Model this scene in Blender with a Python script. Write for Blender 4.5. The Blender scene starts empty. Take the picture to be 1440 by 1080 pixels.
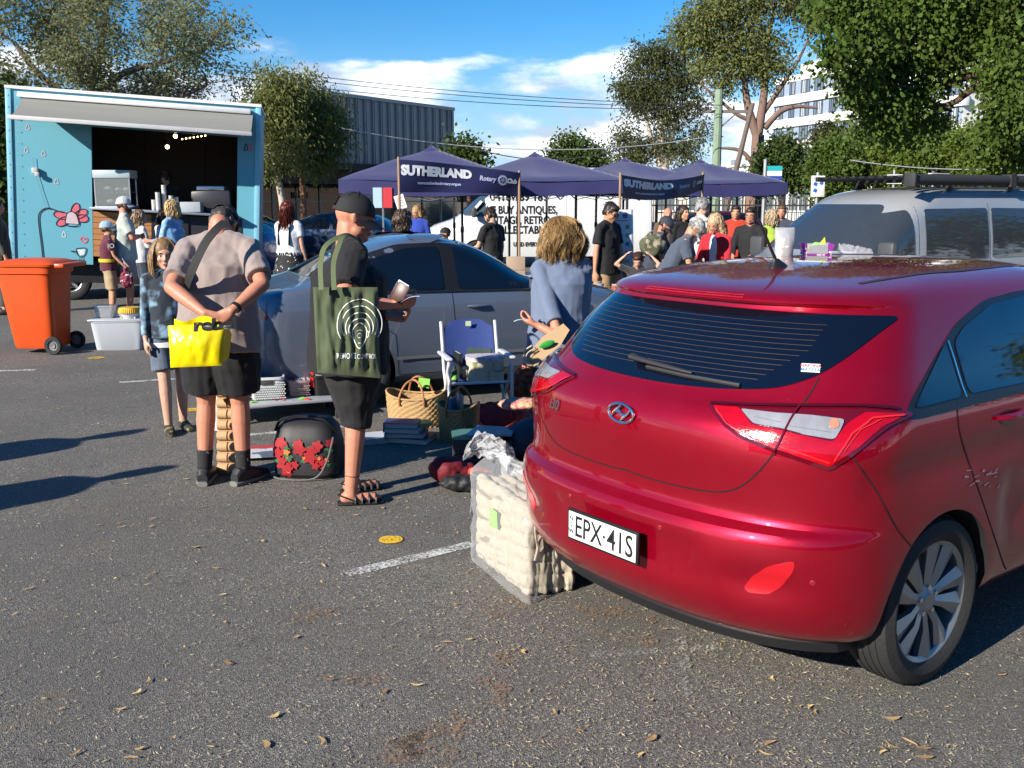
# Weekend car-boot market in a car park: everything is built in code, grouped as things > parts > sub-parts.
import bpy,bmesh,math,random
import numpy as np
from mathutils import Vector,Matrix,Quaternion,noise
from mathutils.bvhtree import BVHTree
from mathutils.geometry import delaunay_2d_cdt
random.seed(7)
PI=math.pi;R=math.radians
SC=bpy.context.scene;COL=SC.collection
FPX,HZ,CAMH=1400.0,282.0,1.75
PT=math.atan((540-HZ)/FPX)
CP,SP=math.cos(PT),math.sin(PT)
CAM=Vector((0,0,CAMH))
def ray(px,py):
 X=(px-720)/FPX;U=(540-py)/FPX
 return Vector((X,CP+U*SP,-SP+U*CP))
def G(px,py,z=0.0):
 r=ray(px,py);return CAM+r*((z-CAMH)/r.z)
def D(px,py,Y):
 r=ray(px,py);return CAM+r*(Y/r.y)
def V(*a):return Vector(a)
MATS={}
def _n(nt,t,**kw):
 n=nt.nodes.new(t)
 for k,v in kw.items():
  if k in n.inputs:n.inputs[k].default_value=v
  else:setattr(n,k,v)
 return n
def mat(name,col,rough=.6,metal=0,var=.12,scale=8,bump=0,bscale=60,coat=0,spec=.5,col2=None,mixs=None,trans=0,emit=0,sheen=0,alpha=1,sss=0,island=0,stretch=(1,1,1),rvar=0,ior=1.45):
 """one principled surface whose colour wanders by procedural noise"""
 if name in MATS:return MATS[name]
 m=bpy.data.materials.new(name);m.use_nodes=True;nt=m.node_tree
 b=nt.nodes['Principled BSDF'];L=nt.links
 c=tuple(col)+(1,)
 tc=_n(nt,'ShaderNodeTexCoord');mp=_n(nt,'ShaderNodeMapping');mp.inputs['Scale'].default_value=stretch
 L.new(tc.outputs['Object'],mp.inputs[0])
 nz=_n(nt,'ShaderNodeTexNoise');nz.inputs['Scale'].default_value=scale;nz.inputs['Detail'].default_value=5
 L.new(mp.outputs[0],nz.inputs['Vector'])
 mx=_n(nt,'ShaderNodeMix',data_type='RGBA')
 if col2 is not None:
  rp=_n(nt,'ShaderNodeMapRange');lo,hi=mixs or(.45,.6)
  rp.inputs[1].default_value=lo;rp.inputs[2].default_value=hi
  L.new(nz.outputs['Fac'],rp.inputs[0]);L.new(rp.outputs[0],mx.inputs[0])
  mx.inputs[6].default_value=c;mx.inputs[7].default_value=tuple(col2)+(1,)
 else:
  L.new(nz.outputs['Fac'],mx.inputs[0])
  mx.inputs[6].default_value=tuple(max(0,x*(1-var))for x in col)+(1,)
  mx.inputs[7].default_value=tuple(min(1,x*(1+var))for x in col)+(1,)
 out=mx.outputs[2]
 if island:
  ge=_n(nt,'ShaderNodeNewGeometry');hs=_n(nt,'ShaderNodeHueSaturation')
  mr=_n(nt,'ShaderNodeMapRange');mr.inputs[3].default_value=1-island;mr.inputs[4].default_value=1+island
  mh=_n(nt,'ShaderNodeMapRange');mh.inputs[3].default_value=.5-.03*island;mh.inputs[4].default_value=.5+.03*island
  L.new(ge.outputs['Random Per Island'],mr.inputs[0]);L.new(mr.outputs[0],hs.inputs['Value'])
  L.new(ge.outputs['Random Per Island'],mh.inputs[0]);L.new(mh.outputs[0],hs.inputs['Hue'])
  L.new(out,hs.inputs['Color']);out=hs.outputs[0]
 L.new(out,b.inputs['Base Color'])
 b.inputs['Roughness'].default_value=rough;b.inputs['Metallic'].default_value=metal
 b.inputs['Specular IOR Level'].default_value=spec;b.inputs['Coat Weight'].default_value=coat
 b.inputs['Coat Roughness'].default_value=.03;b.inputs['Transmission Weight'].default_value=trans
 b.inputs['IOR'].default_value=ior
 b.inputs['Sheen Weight'].default_value=sheen;b.inputs['Alpha'].default_value=alpha
 b.inputs['Subsurface Weight'].default_value=sss
 if sss:b.inputs['Subsurface Radius'].default_value=(.02,.008,.004);b.inputs['Subsurface Scale'].default_value=1
 if emit:
  b.inputs['Emission Color'].default_value=c;b.inputs['Emission Strength'].default_value=emit
 if rvar:
  r2=_n(nt,'ShaderNodeMapRange');r2.inputs[3].default_value=max(0.02,rough-rvar);r2.inputs[4].default_value=rough+rvar
  L.new(nz.outputs['Fac'],r2.inputs[0]);L.new(r2.outputs[0],b.inputs['Roughness'])
 if bump:
  nb=_n(nt,'ShaderNodeTexNoise');nb.inputs['Scale'].default_value=bscale;nb.inputs['Detail'].default_value=4
  L.new(mp.outputs[0],nb.inputs['Vector'])
  bp=_n(nt,'ShaderNodeBump');bp.inputs['Strength'].default_value=bump;bp.inputs['Distance'].default_value=.01
  L.new(nb.outputs['Fac'],bp.inputs['Height']);L.new(bp.outputs[0],b.inputs['Normal'])
 MATS[name]=m;return m
def thin(name,col,alpha,rough=.05):
 """thin see-through sheet: mix of transparent and a glossy surface"""
 if name in MATS:return MATS[name]
 m=bpy.data.materials.new(name);m.use_nodes=True;nt=m.node_tree;L=nt.links
 b=nt.nodes['Principled BSDF'];b.inputs['Base Color'].default_value=tuple(col)+(1,)
 b.inputs['Roughness'].default_value=rough
 tr=_n(nt,'ShaderNodeBsdfTransparent');ms=_n(nt,'ShaderNodeMixShader')
 lw=_n(nt,'ShaderNodeLayerWeight');lw.inputs[0].default_value=.35
 mr=_n(nt,'ShaderNodeMapRange');mr.inputs[3].default_value=alpha;mr.inputs[4].default_value=min(1,alpha+.5)
 tint=tuple(.35+.65*c for c in col)+(1,);tr.inputs[0].default_value=tint
 L.new(lw.outputs['Fresnel'],mr.inputs[0]);L.new(mr.outputs[0],ms.inputs[0])
 L.new(tr.outputs[0],ms.inputs[1]);L.new(b.outputs[0],ms.inputs[2])
 L.new(ms.outputs[0],nt.nodes['Material Output'].inputs[0]);MATS[name]=m;return m
class MB:
 def __init__(s):s.v=[];s.f=[];s.mi=[];s.cur=0
 def add(s,vs,fs,m=None):
  o=len(s.v);s.v+=[tuple(v)for v in vs];s.f+=[tuple(i+o for i in f)for f in fs]
  s.mi+=[s.cur if m is None else m]*len(fs);return s
 def box(s,c,d,rot=None,bev=0):
  """c centre, d full size"""
  c=Vector(c);h=[x/2 for x in d]
  if bev:
   bm=bmesh.new();bmesh.ops.create_cube(bm,size=1)
   for v in bm.verts:v.co=Vector((v.co.x*d[0],v.co.y*d[1],v.co.z*d[2]))
   bmesh.ops.bevel(bm,geom=list(bm.edges),offset=bev,segments=2,profile=.5,affect='EDGES')
   bm.verts.index_update()
   vs=[v.co.copy()for v in bm.verts];fs=[[v.index for v in f.verts]for f in bm.faces];bm.free()
  else:
   vs=[Vector((x*h[0],y*h[1],z*h[2]))for x in(-1,1)for y in(-1,1)for z in(-1,1)]
   fs=[(0,1,3,2),(4,6,7,5),(0,4,5,1),(2,3,7,6),(0,2,6,4),(1,5,7,3)]
  M=rot.to_matrix()if isinstance(rot,Quaternion)else rot
  if M is not None:vs=[M@v for v in vs]
  return s.add([c+v for v in vs],fs)
 def bar(s,a,b,w,d=None,up=V(0,0,1),bev=0):
  a=Vector(a);b=Vector(b);z=(b-a);L=z.length
  if L<1e-6:return s
  z.normalize();x=up.cross(z)
  if x.length<1e-3:x=V(1,0,0).cross(z)
  x.normalize();y=z.cross(x);M=Matrix((x,y,z)).transposed()
  return s.box((a+b)/2,(w,d or w,L),M,bev)
 def tube(s,pts,r,n=8,cap=True,closed=False,flat=1.0,up=None):
  pts=[Vector(p)for p in pts];m=len(pts)
  rs=r if hasattr(r,'__len__')else[r]*m
  vs=[];x=None
  for i,p in enumerate(pts):
   t=(pts[(i+1)%m]-pts[i-1])if closed else pts[min(i+1,m-1)]-pts[max(i-1,0)]
   if t.length<1e-9:t=V(0,0,1)
   t.normalize()
   if x is None:
    u=up or(V(0,0,1)if abs(t.z)<.9 else V(1,0,0));x=u.cross(t).normalized()
   else:
    x=(x-t*x.dot(t))
    x=x.normalized()if x.length>1e-6 else V(1,0,0)
   y=t.cross(x)
   vs+=[p+(x*math.cos(2*PI*k/n)+y*math.sin(2*PI*k/n)*flat)*rs[i]for k in range(n)]
  fs=[]
  for i in range(m if closed else m-1):
   j=(i+1)%m
   for k in range(n):
    k2=(k+1)%n;fs.append((i*n+k,i*n+k2,j*n+k2,j*n+k))
  if cap and not closed:
   fs.append(tuple(range(n-1,-1,-1)));fs.append(tuple((m-1)*n+k for k in range(n)))
  return s.add(vs,fs)
 def lathe(s,prof,n=24,M=None,closed=False):
  """prof [(r,z)], axis z, M optional Matrix 4x4"""
  vs=[];fs=[]
  for(r,z)in prof:
   for k in range(n):vs.append(V(r*math.cos(2*PI*k/n),r*math.sin(2*PI*k/n),z))
  m=len(prof)
  for i in range(m if closed else m-1):
   j=(i+1)%m
   for k in range(n):
    k2=(k+1)%n;fs.append((i*n+k,i*n+k2,j*n+k2,j*n+k))
  if not closed:
   if prof[0][0]>1e-4:fs.append(tuple(range(n-1,-1,-1)))
   if prof[-1][0]>1e-4:fs.append(tuple((m-1)*n+k for k in range(n)))
  if M is not None:vs=[M@v for v in vs]
  return s.add(vs,fs)
 def ell(s,c,r,M=None,nu=16,nv=10):
  c=Vector(c);r=(r,r,r)if not hasattr(r,'__len__')else r
  vs=[V(0,0,r[2])];fs=[]
  for i in range(1,nv):
   a=PI*i/nv
   for k in range(nu):
    b=2*PI*k/nu;vs.append(V(r[0]*math.sin(a)*math.cos(b),r[1]*math.sin(a)*math.sin(b),r[2]*math.cos(a)))
  vs.append(V(0,0,-r[2]))
  for k in range(nu):fs.append((0,1+k,1+(k+1)%nu))
  for i in range(nv-2):
   for k in range(nu):
    a=1+i*nu;fs.append((a+k,a+nu+k,a+nu+(k+1)%nu,a+(k+1)%nu))
  e=len(vs)-1;a=1+(nv-2)*nu
  for k in range(nu):fs.append((a+k,e,a+(k+1)%nu))
  if M is not None:vs=[M@v for v in vs]
  return s.add([c+v for v in vs],fs)
 def cone(s,a,ra,b,rb,n=12):
  """tapered capsule"""
  a=Vector(a);b=Vector(b);d=b-a;L=d.length
  if L<1e-6:return s.ell(a,max(ra,rb))
  q=d.to_track_quat('Z','Y').to_matrix()
  prof=[(ra*math.sin(t),-ra*math.cos(t))for t in(0.01,.5,1.0,1.4)]+[(ra,0),(rb,L)]+[(rb*math.cos(t),L+rb*math.sin(t))for t in(.4,.8,1.2,1.56)]
  vs=[];fs=[];m=len(prof)
  for(r,z)in prof:
   for k in range(n):vs.append(a+q@V(r*math.cos(2*PI*k/n),r*math.sin(2*PI*k/n),z))
  for i in range(m-1):
   for k in range(n):
    k2=(k+1)%n;fs.append((i*n+k,i*n+k2,(i+1)*n+k2,(i+1)*n+k))
  fs.append(tuple(range(n-1,-1,-1)));fs.append(tuple((m-1)*n+k for k in range(n)))
  return s.add(vs,fs)
 def loft(s,secs,n=24,cap=True,p=2.0):
  """secs: [(centre, xdir, ydir, rx, ry)] superellipse sections"""
  vs=[];fs=[]
  for(c,x,y,rx,ry)in secs:
   c=Vector(c);x=Vector(x).normalized();y=Vector(y).normalized()
   for k in range(n):
    a=2*PI*k/n;ca,sa=math.cos(a),math.sin(a)
    vs.append(c+x*rx*math.copysign(abs(ca)**(2/p),ca)+y*ry*math.copysign(abs(sa)**(2/p),sa))
  m=len(secs)
  for i in range(m-1):
   for k in range(n):
    k2=(k+1)%n;fs.append((i*n+k,i*n+k2,(i+1)*n+k2,(i+1)*n+k))
  if cap:fs.append(tuple(range(n-1,-1,-1)));fs.append(tuple((m-1)*n+k for k in range(n)))
  return s.add(vs,fs)
 def prism(s,poly,o,x,y,depth):
  """poly 2D, extruded along -x cross y by depth"""
  o=Vector(o);x=Vector(x);y=Vector(y);nrm=x.cross(y).normalized()
  a=[o+x*p[0]+y*p[1]for p in poly];n=len(poly)
  vs=a+[q-nrm*depth for q in a]
  fs=[tuple(range(n)),tuple(range(2*n-1,n-1,-1))]+[(i+n,(i+1)%n+n,(i+1)%n,i)for i in range(n)]
  return s.add(vs,fs)
 def grid(s,fn,nu,nv):
  vs=[fn(i/nu,j/nv)for j in range(nv+1)for i in range(nu+1)]
  return s.add(vs,[(j*(nu+1)+i,j*(nu+1)+i+1,(j+1)*(nu+1)+i+1,(j+1)*(nu+1)+i)for j in range(nv)for i in range(nu)])
 def mesh(s,name):
  me=bpy.data.meshes.new(name);me.from_pydata(s.v,[],s.f);me.update();return me
 def build(s,name,mats,parent=None,smooth=True,ang=35,fix=True):
  me=s.mesh(name)
  return link(me,name,mats,parent,smooth,ang,fix,s.mi)
def link(me,name,mats,parent=None,smooth=True,ang=35,fix=True,mi=None):
 if fix:
  bm=bmesh.new();bm.from_mesh(me);bmesh.ops.recalc_face_normals(bm,faces=bm.faces);bm.to_mesh(me);bm.free()
 mats=mats if isinstance(mats,(list,tuple))else[mats]
 for m in mats:me.materials.append(m)
 if mi is not None and len(mats)>1 and len(mi)==len(me.polygons):me.polygons.foreach_set('material_index',mi)
 if smooth:
  me.shade_smooth()
  try:me.set_sharp_from_angle(angle=R(ang))
  except Exception:pass
 o=bpy.data.objects.new(name,me);COL.objects.link(o)
 if parent is not None:o.parent=parent
 return o
def tag(o,label=None,cat=None,group=None,kind=None):
 if label:o['label']=label
 if cat:o['category']=cat
 if group:o['group']=group
 if kind:o['kind']=kind
 return o
def thing(name,label,cat,loc=(0,0,0),rz=0,group=None):
 o=bpy.data.objects.new(name,None);COL.objects.link(o);o.location=loc;o.rotation_euler=(0,0,rz)
 o.empty_display_size=.1
 return tag(o,label,cat,group)
def reloc(root,parts=None):
 """children were built in world space: give them the root's inverse so they stay put"""
 M=Matrix.Translation(root.location)@Matrix.Rotation(root.rotation_euler.z,4,'Z')
 Mi=M.inverted()
 for c in root.children:
  c.matrix_parent_inverse=Mi
def dup(o,parent=None):
 c=o.copy();COL.objects.link(c)
 if parent is not None:c.parent=parent
 for ch in o.children:dup(ch,c)
 return c
def evaluated(me,mods):
 """apply modifiers [(type, dict)] to a mesh and return the new mesh"""
 o=bpy.data.objects.new('tmp',me);COL.objects.link(o)
 for t,kw in mods:
  m=o.modifiers.new(t,t)
  for k,v in kw.items():setattr(m,k,v)
 dg=bpy.context.evaluated_depsgraph_get()
 r=bpy.data.meshes.new_from_object(o.evaluated_get(dg));COL.objects.unlink(o);bpy.data.objects.remove(o)
 return r
def blob(mb,vox,smooth=4,fac=.5):
 me=mb.mesh('blob')
 return evaluated(me,[('REMESH',dict(mode='VOXEL',voxel_size=vox,adaptivity=0)),('SMOOTH',dict(iterations=smooth,factor=fac))])
def displace(me,fn):
 n=len(me.vertices);co=np.empty(n*3,np.float32);no=np.empty(n*3,np.float32)
 me.vertices.foreach_get('co',co);me.vertices.foreach_get('normal',no)
 co=co.reshape(-1,3);no=no.reshape(-1,3)
 for i in range(n):
  d=fn(Vector(co[i]),Vector(no[i]))
  if d:co[i]+=no[i]*d
 me.vertices.foreach_set('co',co.ravel());me.update()
def text_mesh(s,size,weight=0,shear=0,align='CENTER',space=1.0,ext=0):
 cu=bpy.data.curves.new('t','FONT');cu.body=s;cu.size=size;cu.align_x=align;cu.align_y='CENTER'
 cu.offset=weight;cu.shear=shear;cu.space_character=space;cu.resolution_u=3;cu.extrude=ext
 o=bpy.data.objects.new('t',cu);COL.objects.link(o);dg=bpy.context.evaluated_depsgraph_get();dg.update()
 me=bpy.data.meshes.new_from_object(o.evaluated_get(dg));COL.objects.unlink(o);bpy.data.objects.remove(o)
 return me
def place_text(s,size,o,x,y,m,parent,name='lettering',width=None,surf=None,**kw):
 """lay text in the plane o + x*a + y*b (world/local of parent); width squeezes it to that width"""
 me=text_mesh(s,size,**kw);xs=[v.co.x for v in me.vertices]
 if not xs:return None
 k=1.0
 if width:k=width/(max(xs)-min(xs))
 o=Vector(o);x=Vector(x).normalized();y=Vector(y).normalized();n=x.cross(y)
 for v in me.vertices:
  a,b,c=v.co.x*k,v.co.y,v.co.z
  v.co=surf(a,b)if surf else o+x*a+y*b+n*c
 me.update()
 return link(me,name,m,parent,smooth=False,fix=False)
def inside(poly,p):
 c=False;n=len(poly);x,y=p
 for i in range(n):
  x1,y1=poly[i];x2,y2=poly[i-1]
  if(y1>y)!=(y2>y)and x<(x2-x1)*(y-y1)/(y2-y1)+x1:c=not c
 return c
def rounded(poly,r=.25,n=4):
 """corner-cut a polygon with quadratic curves"""
 out=[];m=len(poly)
 for i in range(m):
  p=Vector(poly[i][:2]);a=Vector(poly[i-1][:2]);b=Vector(poly[(i+1)%m][:2])
  da=min(r,.45*(a-p).length);db=min(r,.45*(b-p).length)
  A=p+(a-p).normalized()*da;B=p+(b-p).normalized()*db
  for k in range(n+1):
   t=k/n;out.append(tuple(A*(1-t)**2+p*2*t*(1-t)+B*t*t))
 return out
def tri_fill(poly,step):
 dens=[]
 for i,p in enumerate(poly):
  q=poly[(i+1)%len(poly)];L=math.hypot(q[0]-p[0],q[1]-p[1]);k=max(1,int(L/step))
  dens+=[(p[0]+(q[0]-p[0])*t/k,p[1]+(q[1]-p[1])*t/k)for t in range(k)]
 nb=len(dens);pts=[Vector(p)for p in dens]
 x0=min(p[0]for p in poly);x1=max(p[0]for p in poly);y0=min(p[1]for p in poly);y1=max(p[1]for p in poly)
 y=y0+step*.5;row=0
 while y<y1:
  x=x0+step*(.5 if row%2 else .1)
  while x<x1:
   if inside(dens,(x,y))and min((x-a)**2+(y-b)**2 for a,b in dens[::1])>(step*.45)**2:pts.append(Vector((x,y)))
   x+=step
  y+=step;row+=1
 r=delaunay_2d_cdt(pts,[],[list(range(nb))],1,1e-7)
 return r[0],r[2],nb
def decal(bvh,poly,mapper,step,off=.003,skirt=0,mirror=None):
 """poly in a 2D space; mapper(x,y)->(origin,dir) ray in the body's space. returns MB"""
 P,F,nb=tri_fill(poly,step);vs=[];nn=[];ok=[]
 for p in P:
  o,d=mapper(p[0],p[1]);h,n,i,_=bvh.ray_cast(o,d)
  if h is None:vs.append(V(0,0,0));nn.append(V(0,0,1));ok.append(False);continue
  if n.dot(d)>0:n=-n
  vs.append(h+n*off);nn.append(n);ok.append(True)
 fs=[tuple(f)for f in F if all(ok[i]for i in f)]
 mb=MB()
 if skirt:
  from collections import Counter
  ec=Counter();
  for f in fs:
   for i in range(3):ec[(f[i],f[(i+1)%3])]+=1
  n0=len(vs);low={}
  for(a,b)in list(ec):
   if(b,a)not in ec:
    for q in(a,b):
     if q not in low:low[q]=len(vs);vs.append(vs[q]-nn[q]*(off+skirt))
    fs.append((b,a,low[a],low[b]))
 if mirror:vs=[mirror(v)for v in vs];fs=[tuple(reversed(f))for f in fs]
 mb.add(vs,fs);return mb
def strip_on(bvh,pts,mapper,w,off=.002,step=.02):
 """dark gap line: ribbon of width w following 2D points"""
 P=[]
 for i in range(len(pts)-1):
  a,b=pts[i],pts[i+1];L=math.hypot(b[0]-a[0],b[1]-a[1]);k=max(1,int(L/step))
  P+=[(a[0]+(b[0]-a[0])*t/k,a[1]+(b[1]-a[1])*t/k)for t in range(k)]
 P.append(tuple(pts[-1]));H=[]
 for p in P:
  o,d=mapper(*p);h,n,i,_=bvh.ray_cast(o,d)
  if h is None:continue
  if n.dot(d)>0:n=-n
  H.append((h+n*off,n))
 vs=[];fs=[]
 for i,(h,n)in enumerate(H):
  t=H[min(i+1,len(H)-1)][0]-H[max(i-1,0)][0]
  s=t.cross(n)
  s=s.normalized()*w/2 if s.length>1e-9 else V(0,0,w/2)
  vs+=[h-s,h+s]
  if i:fs.append((2*i-2,2*i-1,2*i+1,2*i))
 mb=MB();mb.add(vs,fs);return mb
def smoothpts(pts,n=6,closed=False):
 """catmull-rom through points (any dimension)"""
 P=[Vector(p)for p in pts];out=[];m=len(P)
 for i in range(m if closed else m-1):
  if closed:a,b,c,d=P[i-1],P[i],P[(i+1)%m],P[(i+2)%m]
  else:a,b,c,d=P[max(i-1,0)],P[i],P[i+1],P[min(i+2,m-1)]
  for k in range(n):
   t=k/n
   out.append(.5*((2*b)+(c-a)*t+(2*a-5*b+4*c-d)*t*t+(3*b-a-3*c+d)*t**3))
 if not closed:out.append(P[-1])
 return out
cam=bpy.data.cameras.new('camera');cam_o=bpy.data.objects.new('camera',cam);COL.objects.link(cam_o)
cam.sensor_width=36;cam.lens=FPX/1440*36;cam.clip_end=2000;cam.clip_start=.05
cam_o.location=CAM;cam_o.rotation_euler=(PI/2-PT,0,0);SC.camera=cam_o
SUN_AZ,SUN_EL=R(48),R(26)
sl=bpy.data.lights.new('sun','SUN');sl.energy=4.5;sl.angle=R(.5);sl.color=(1,.93,.83)
so=bpy.data.objects.new('sun',sl);COL.objects.link(so)
sd=V(math.sin(SUN_AZ)*math.cos(SUN_EL),math.cos(SUN_AZ)*math.cos(SUN_EL),-math.sin(SUN_EL))
so.rotation_euler=sd.to_track_quat('-Z','Y').to_euler();so.location=(-20,-20,30)
W=bpy.data.worlds.new('World');SC.world=W;W.use_nodes=True;nt=W.node_tree;L=nt.links
bg=nt.nodes['Background'];sky=nt.nodes.new('ShaderNodeTexSky');sky.sky_type='NISHITA';sky.sun_disc=False
sky.sun_elevation=SUN_EL;sky.sun_rotation=SUN_AZ+PI;sky.air_density=1.0;sky.dust_density=.1;sky.ozone_density=5;sky.altitude=600
bg.inputs[1].default_value=.076
tc=nt.nodes.new('ShaderNodeTexCoord');sx=nt.nodes.new('ShaderNodeSeparateXYZ');L.new(tc.outputs['Generated'],sx.inputs[0])
def M_(op,a,b=None,c=None):
 n=nt.nodes.new('ShaderNodeMath');n.operation=op
 for i,x in enumerate((a,b,c)):
  if x is None:continue
  if isinstance(x,(int,float)):n.inputs[i].default_value=x
  else:L.new(x,n.inputs[i])
 return n.outputs[0]
zz=M_('MAXIMUM',sx.outputs[2],.0)
az_=M_('ARCTAN2',sx.outputs[0],sx.outputs[1])
cx=nt.nodes.new('ShaderNodeCombineXYZ')
L.new(M_('MULTIPLY',az_,3.0),cx.inputs[0]);L.new(M_('MULTIPLY',zz,9.5),cx.inputs[1]);cx.inputs[2].default_value=5.9
n1=nt.nodes.new('ShaderNodeTexNoise');n1.inputs['Scale'].default_value=2.3;n1.inputs['Detail'].default_value=9;n1.inputs['Roughness'].default_value=.55
L.new(cx.outputs[0],n1.inputs['Vector'])
band=nt.nodes.new('ShaderNodeValToRGB');cr=band.color_ramp
cr.elements[0].position=0;cr.elements[0].color=(.5,.5,.5,1);cr.elements[1].position=.35;cr.elements[1].color=(0,0,0,1)
for p,v in((.04,.60),(.09,.60),(.125,.55),(.155,.40),(.19,.26)):
 e=cr.elements.new(p);e.color=(v,v,v,1)
L.new(zz,band.inputs[0])
dens=M_('SUBTRACT',n1.outputs['Fac'],M_('SUBTRACT',1.0,M_('ADD',band.outputs[0],0.0)))
mr=nt.nodes.new('ShaderNodeMapRange');mr.interpolation_type='SMOOTHSTEP';mr.inputs[1].default_value=-.02;mr.inputs[2].default_value=.16
L.new(dens,mr.inputs[0])
n2=nt.nodes.new('ShaderNodeTexNoise');n2.inputs['Scale'].default_value=4.5;n2.inputs['Detail'].default_value=5
L.new(cx.outputs[0],n2.inputs['Vector'])
cc=nt.nodes.new('ShaderNodeMix');cc.data_type='RGBA';cc.inputs[6].default_value=(4.2,4.8,5.8,1);cc.inputs[7].default_value=(10.5,10.6,11.0,1)
m2=nt.nodes.new('ShaderNodeMapRange');m2.inputs[1].default_value=.4;m2.inputs[2].default_value=.62;L.new(n2.outputs['Fac'],m2.inputs[0]);L.new(m2.outputs[0],cc.inputs[0])
sat=nt.nodes.new('ShaderNodeHueSaturation');sat.inputs['Saturation'].default_value=1.3;L.new(sky.outputs[0],sat.inputs['Color'])
hz=nt.nodes.new('ShaderNodeMapRange');hz.interpolation_type='SMOOTHSTEP';hz.inputs[1].default_value=0;hz.inputs[2].default_value=.16;hz.inputs[3].default_value=.85;hz.inputs[4].default_value=0;L.new(zz,hz.inputs[0])
hm=nt.nodes.new('ShaderNodeMix');hm.data_type='RGBA';hm.inputs[7].default_value=(3.0,4.6,6.6,1);L.new(hz.outputs[0],hm.inputs[0]);L.new(sat.outputs[0],hm.inputs[6])
mx=nt.nodes.new('ShaderNodeMix');mx.data_type='RGBA';L.new(M_('MULTIPLY',mr.outputs[0],.9),mx.inputs[0]);L.new(hm.outputs[2],mx.inputs[6]);L.new(cc.outputs[2],mx.inputs[7])
L.new(mx.outputs[2],bg.inputs[0])
SC.view_settings.view_transform='Standard';SC.view_settings.look='None';SC.view_settings.gamma=1;SC.view_settings.exposure=1.0
SC.render.engine='CYCLES';SC.cycles.use_denoising=True;SC.cycles.max_bounces=8;SC.cycles.transparent_max_bounces=16
SC.cycles.caustics_reflective=False;SC.cycles.caustics_refractive=False
def asphalt_mat():
 m=bpy.data.materials.new('asphalt');m.use_nodes=True;nt=m.node_tree;L=nt.links;b=nt.nodes['Principled BSDF']
 tc=_n(nt,'ShaderNodeTexCoord');o=tc.outputs['Object']
 def noi(s,d=4,r=.6):
  n=_n(nt,'ShaderNodeTexNoise');n.inputs['Scale'].default_value=s;n.inputs['Detail'].default_value=d;n.inputs['Roughness'].default_value=r
  L.new(o,n.inputs['Vector']);return n.outputs['Fac']
 def vor(s):
  n=_n(nt,'ShaderNodeTexVoronoi');n.inputs['Scale'].default_value=s;L.new(o,n.inputs['Vector']);return n
 def rng(x,a,b_,c,d):
  n=_n(nt,'ShaderNodeMapRange');L.new(x,n.inputs[0])
  for i,v in enumerate((a,b_,c,d)):n.inputs[i+1].default_value=v
  return n.outputs[0]
 def mix(f,a,b_):
  n=_n(nt,'ShaderNodeMix',data_type='RGBA');L.new(f,n.inputs[0])
  for k,v in((6,a),(7,b_)):
   if isinstance(v,tuple):n.inputs[k].default_value=v+(1,)
   else:L.new(v,n.inputs[k])
  return n.outputs[2]
 v=vor(200);sep=_n(nt,'ShaderNodeSeparateColor');L.new(v.outputs['Color'],sep.inputs[0])
 stone=mix(rng(sep.outputs[0],0,1,0,1),(.056,.051,.044),(.225,.210,.182))
 light=mix(rng(sep.outputs[1],.92,.97,0,1),stone,(.42,.39,.32))
 big=mix(rng(noi(.7,7,.65),.42,.6,0,.55),light,(.105,.098,.086))
 c2=mix(rng(noi(2.6,6),.60,.78,0,.7),big,(.16,.12,.08))
 c3=mix(rng(noi(7,8,.75),.585,.66,0,.5),c2,(.022,.021,.02))
 L.new(c3,b.inputs['Base Color']);b.inputs['Roughness'].default_value=.82;b.inputs['Specular IOR Level'].default_value=.35
 bp=_n(nt,'ShaderNodeBump');bp.inputs['Strength'].default_value=.9;bp.inputs['Distance'].default_value=.0035
 ad=_n(nt,'ShaderNodeMath',operation='ADD');L.new(v.outputs['Distance'],ad.inputs[0]);L.new(noi(60,5),ad.inputs[1])
 L.new(ad.outputs[0],bp.inputs['Height']);L.new(bp.outputs[0],b.inputs['Normal']);return m
ASPH=asphalt_mat()
mb=MB();mb.add([(-300,-120,0),(300,-120,0),(300,600,0),(-300,600,0)],[(0,1,2,3)])
tag(mb.build('ground',ASPH,smooth=False),kind='structure')
def paint_mat(name,col,lo=.42,hi=.6):
 m=bpy.data.materials.new(name);m.use_nodes=True;nt=m.node_tree;L=nt.links;b=nt.nodes['Principled BSDF']
 b.inputs['Base Color'].default_value=col+(1,);b.inputs['Roughness'].default_value=.8
 tc=_n(nt,'ShaderNodeTexCoord');n=_n(nt,'ShaderNodeTexNoise');n.inputs['Scale'].default_value=70;n.inputs['Detail'].default_value=6;n.inputs['Roughness'].default_value=.7
 n3=_n(nt,'ShaderNodeTexNoise');n3.inputs['Scale'].default_value=5;n3.inputs['Detail'].default_value=3
 L.new(tc.outputs['Object'],n.inputs['Vector']);L.new(tc.outputs['Object'],n3.inputs['Vector'])
 a=_n(nt,'ShaderNodeMath',operation='MULTIPLY_ADD');L.new(n3.outputs['Fac'],a.inputs[0]);a.inputs[1].default_value=.5;L.new(n.outputs['Fac'],a.inputs[2])
 r=_n(nt,'ShaderNodeMapRange');r.inputs[1].default_value=lo+.25;r.inputs[2].default_value=hi+.25;L.new(a.outputs[0],r.inputs[0])
 t=_n(nt,'ShaderNodeBsdfTransparent');ms=_n(nt,'ShaderNodeMixShader');L.new(r.outputs[0],ms.inputs[0])
 L.new(b.outputs[0],ms.inputs[1]);L.new(t.outputs[0],ms.inputs[2]);L.new(ms.outputs[0],nt.nodes['Material Output'].inputs[0]);return m
WLINE=paint_mat('worn_white_paint',(.62,.62,.58));WFAINT=paint_mat('faint_white_paint',(.4,.4,.37),.36,.52);YDOT=paint_mat('yellow_paint',(.75,.45,.02),.5,.62)
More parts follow.
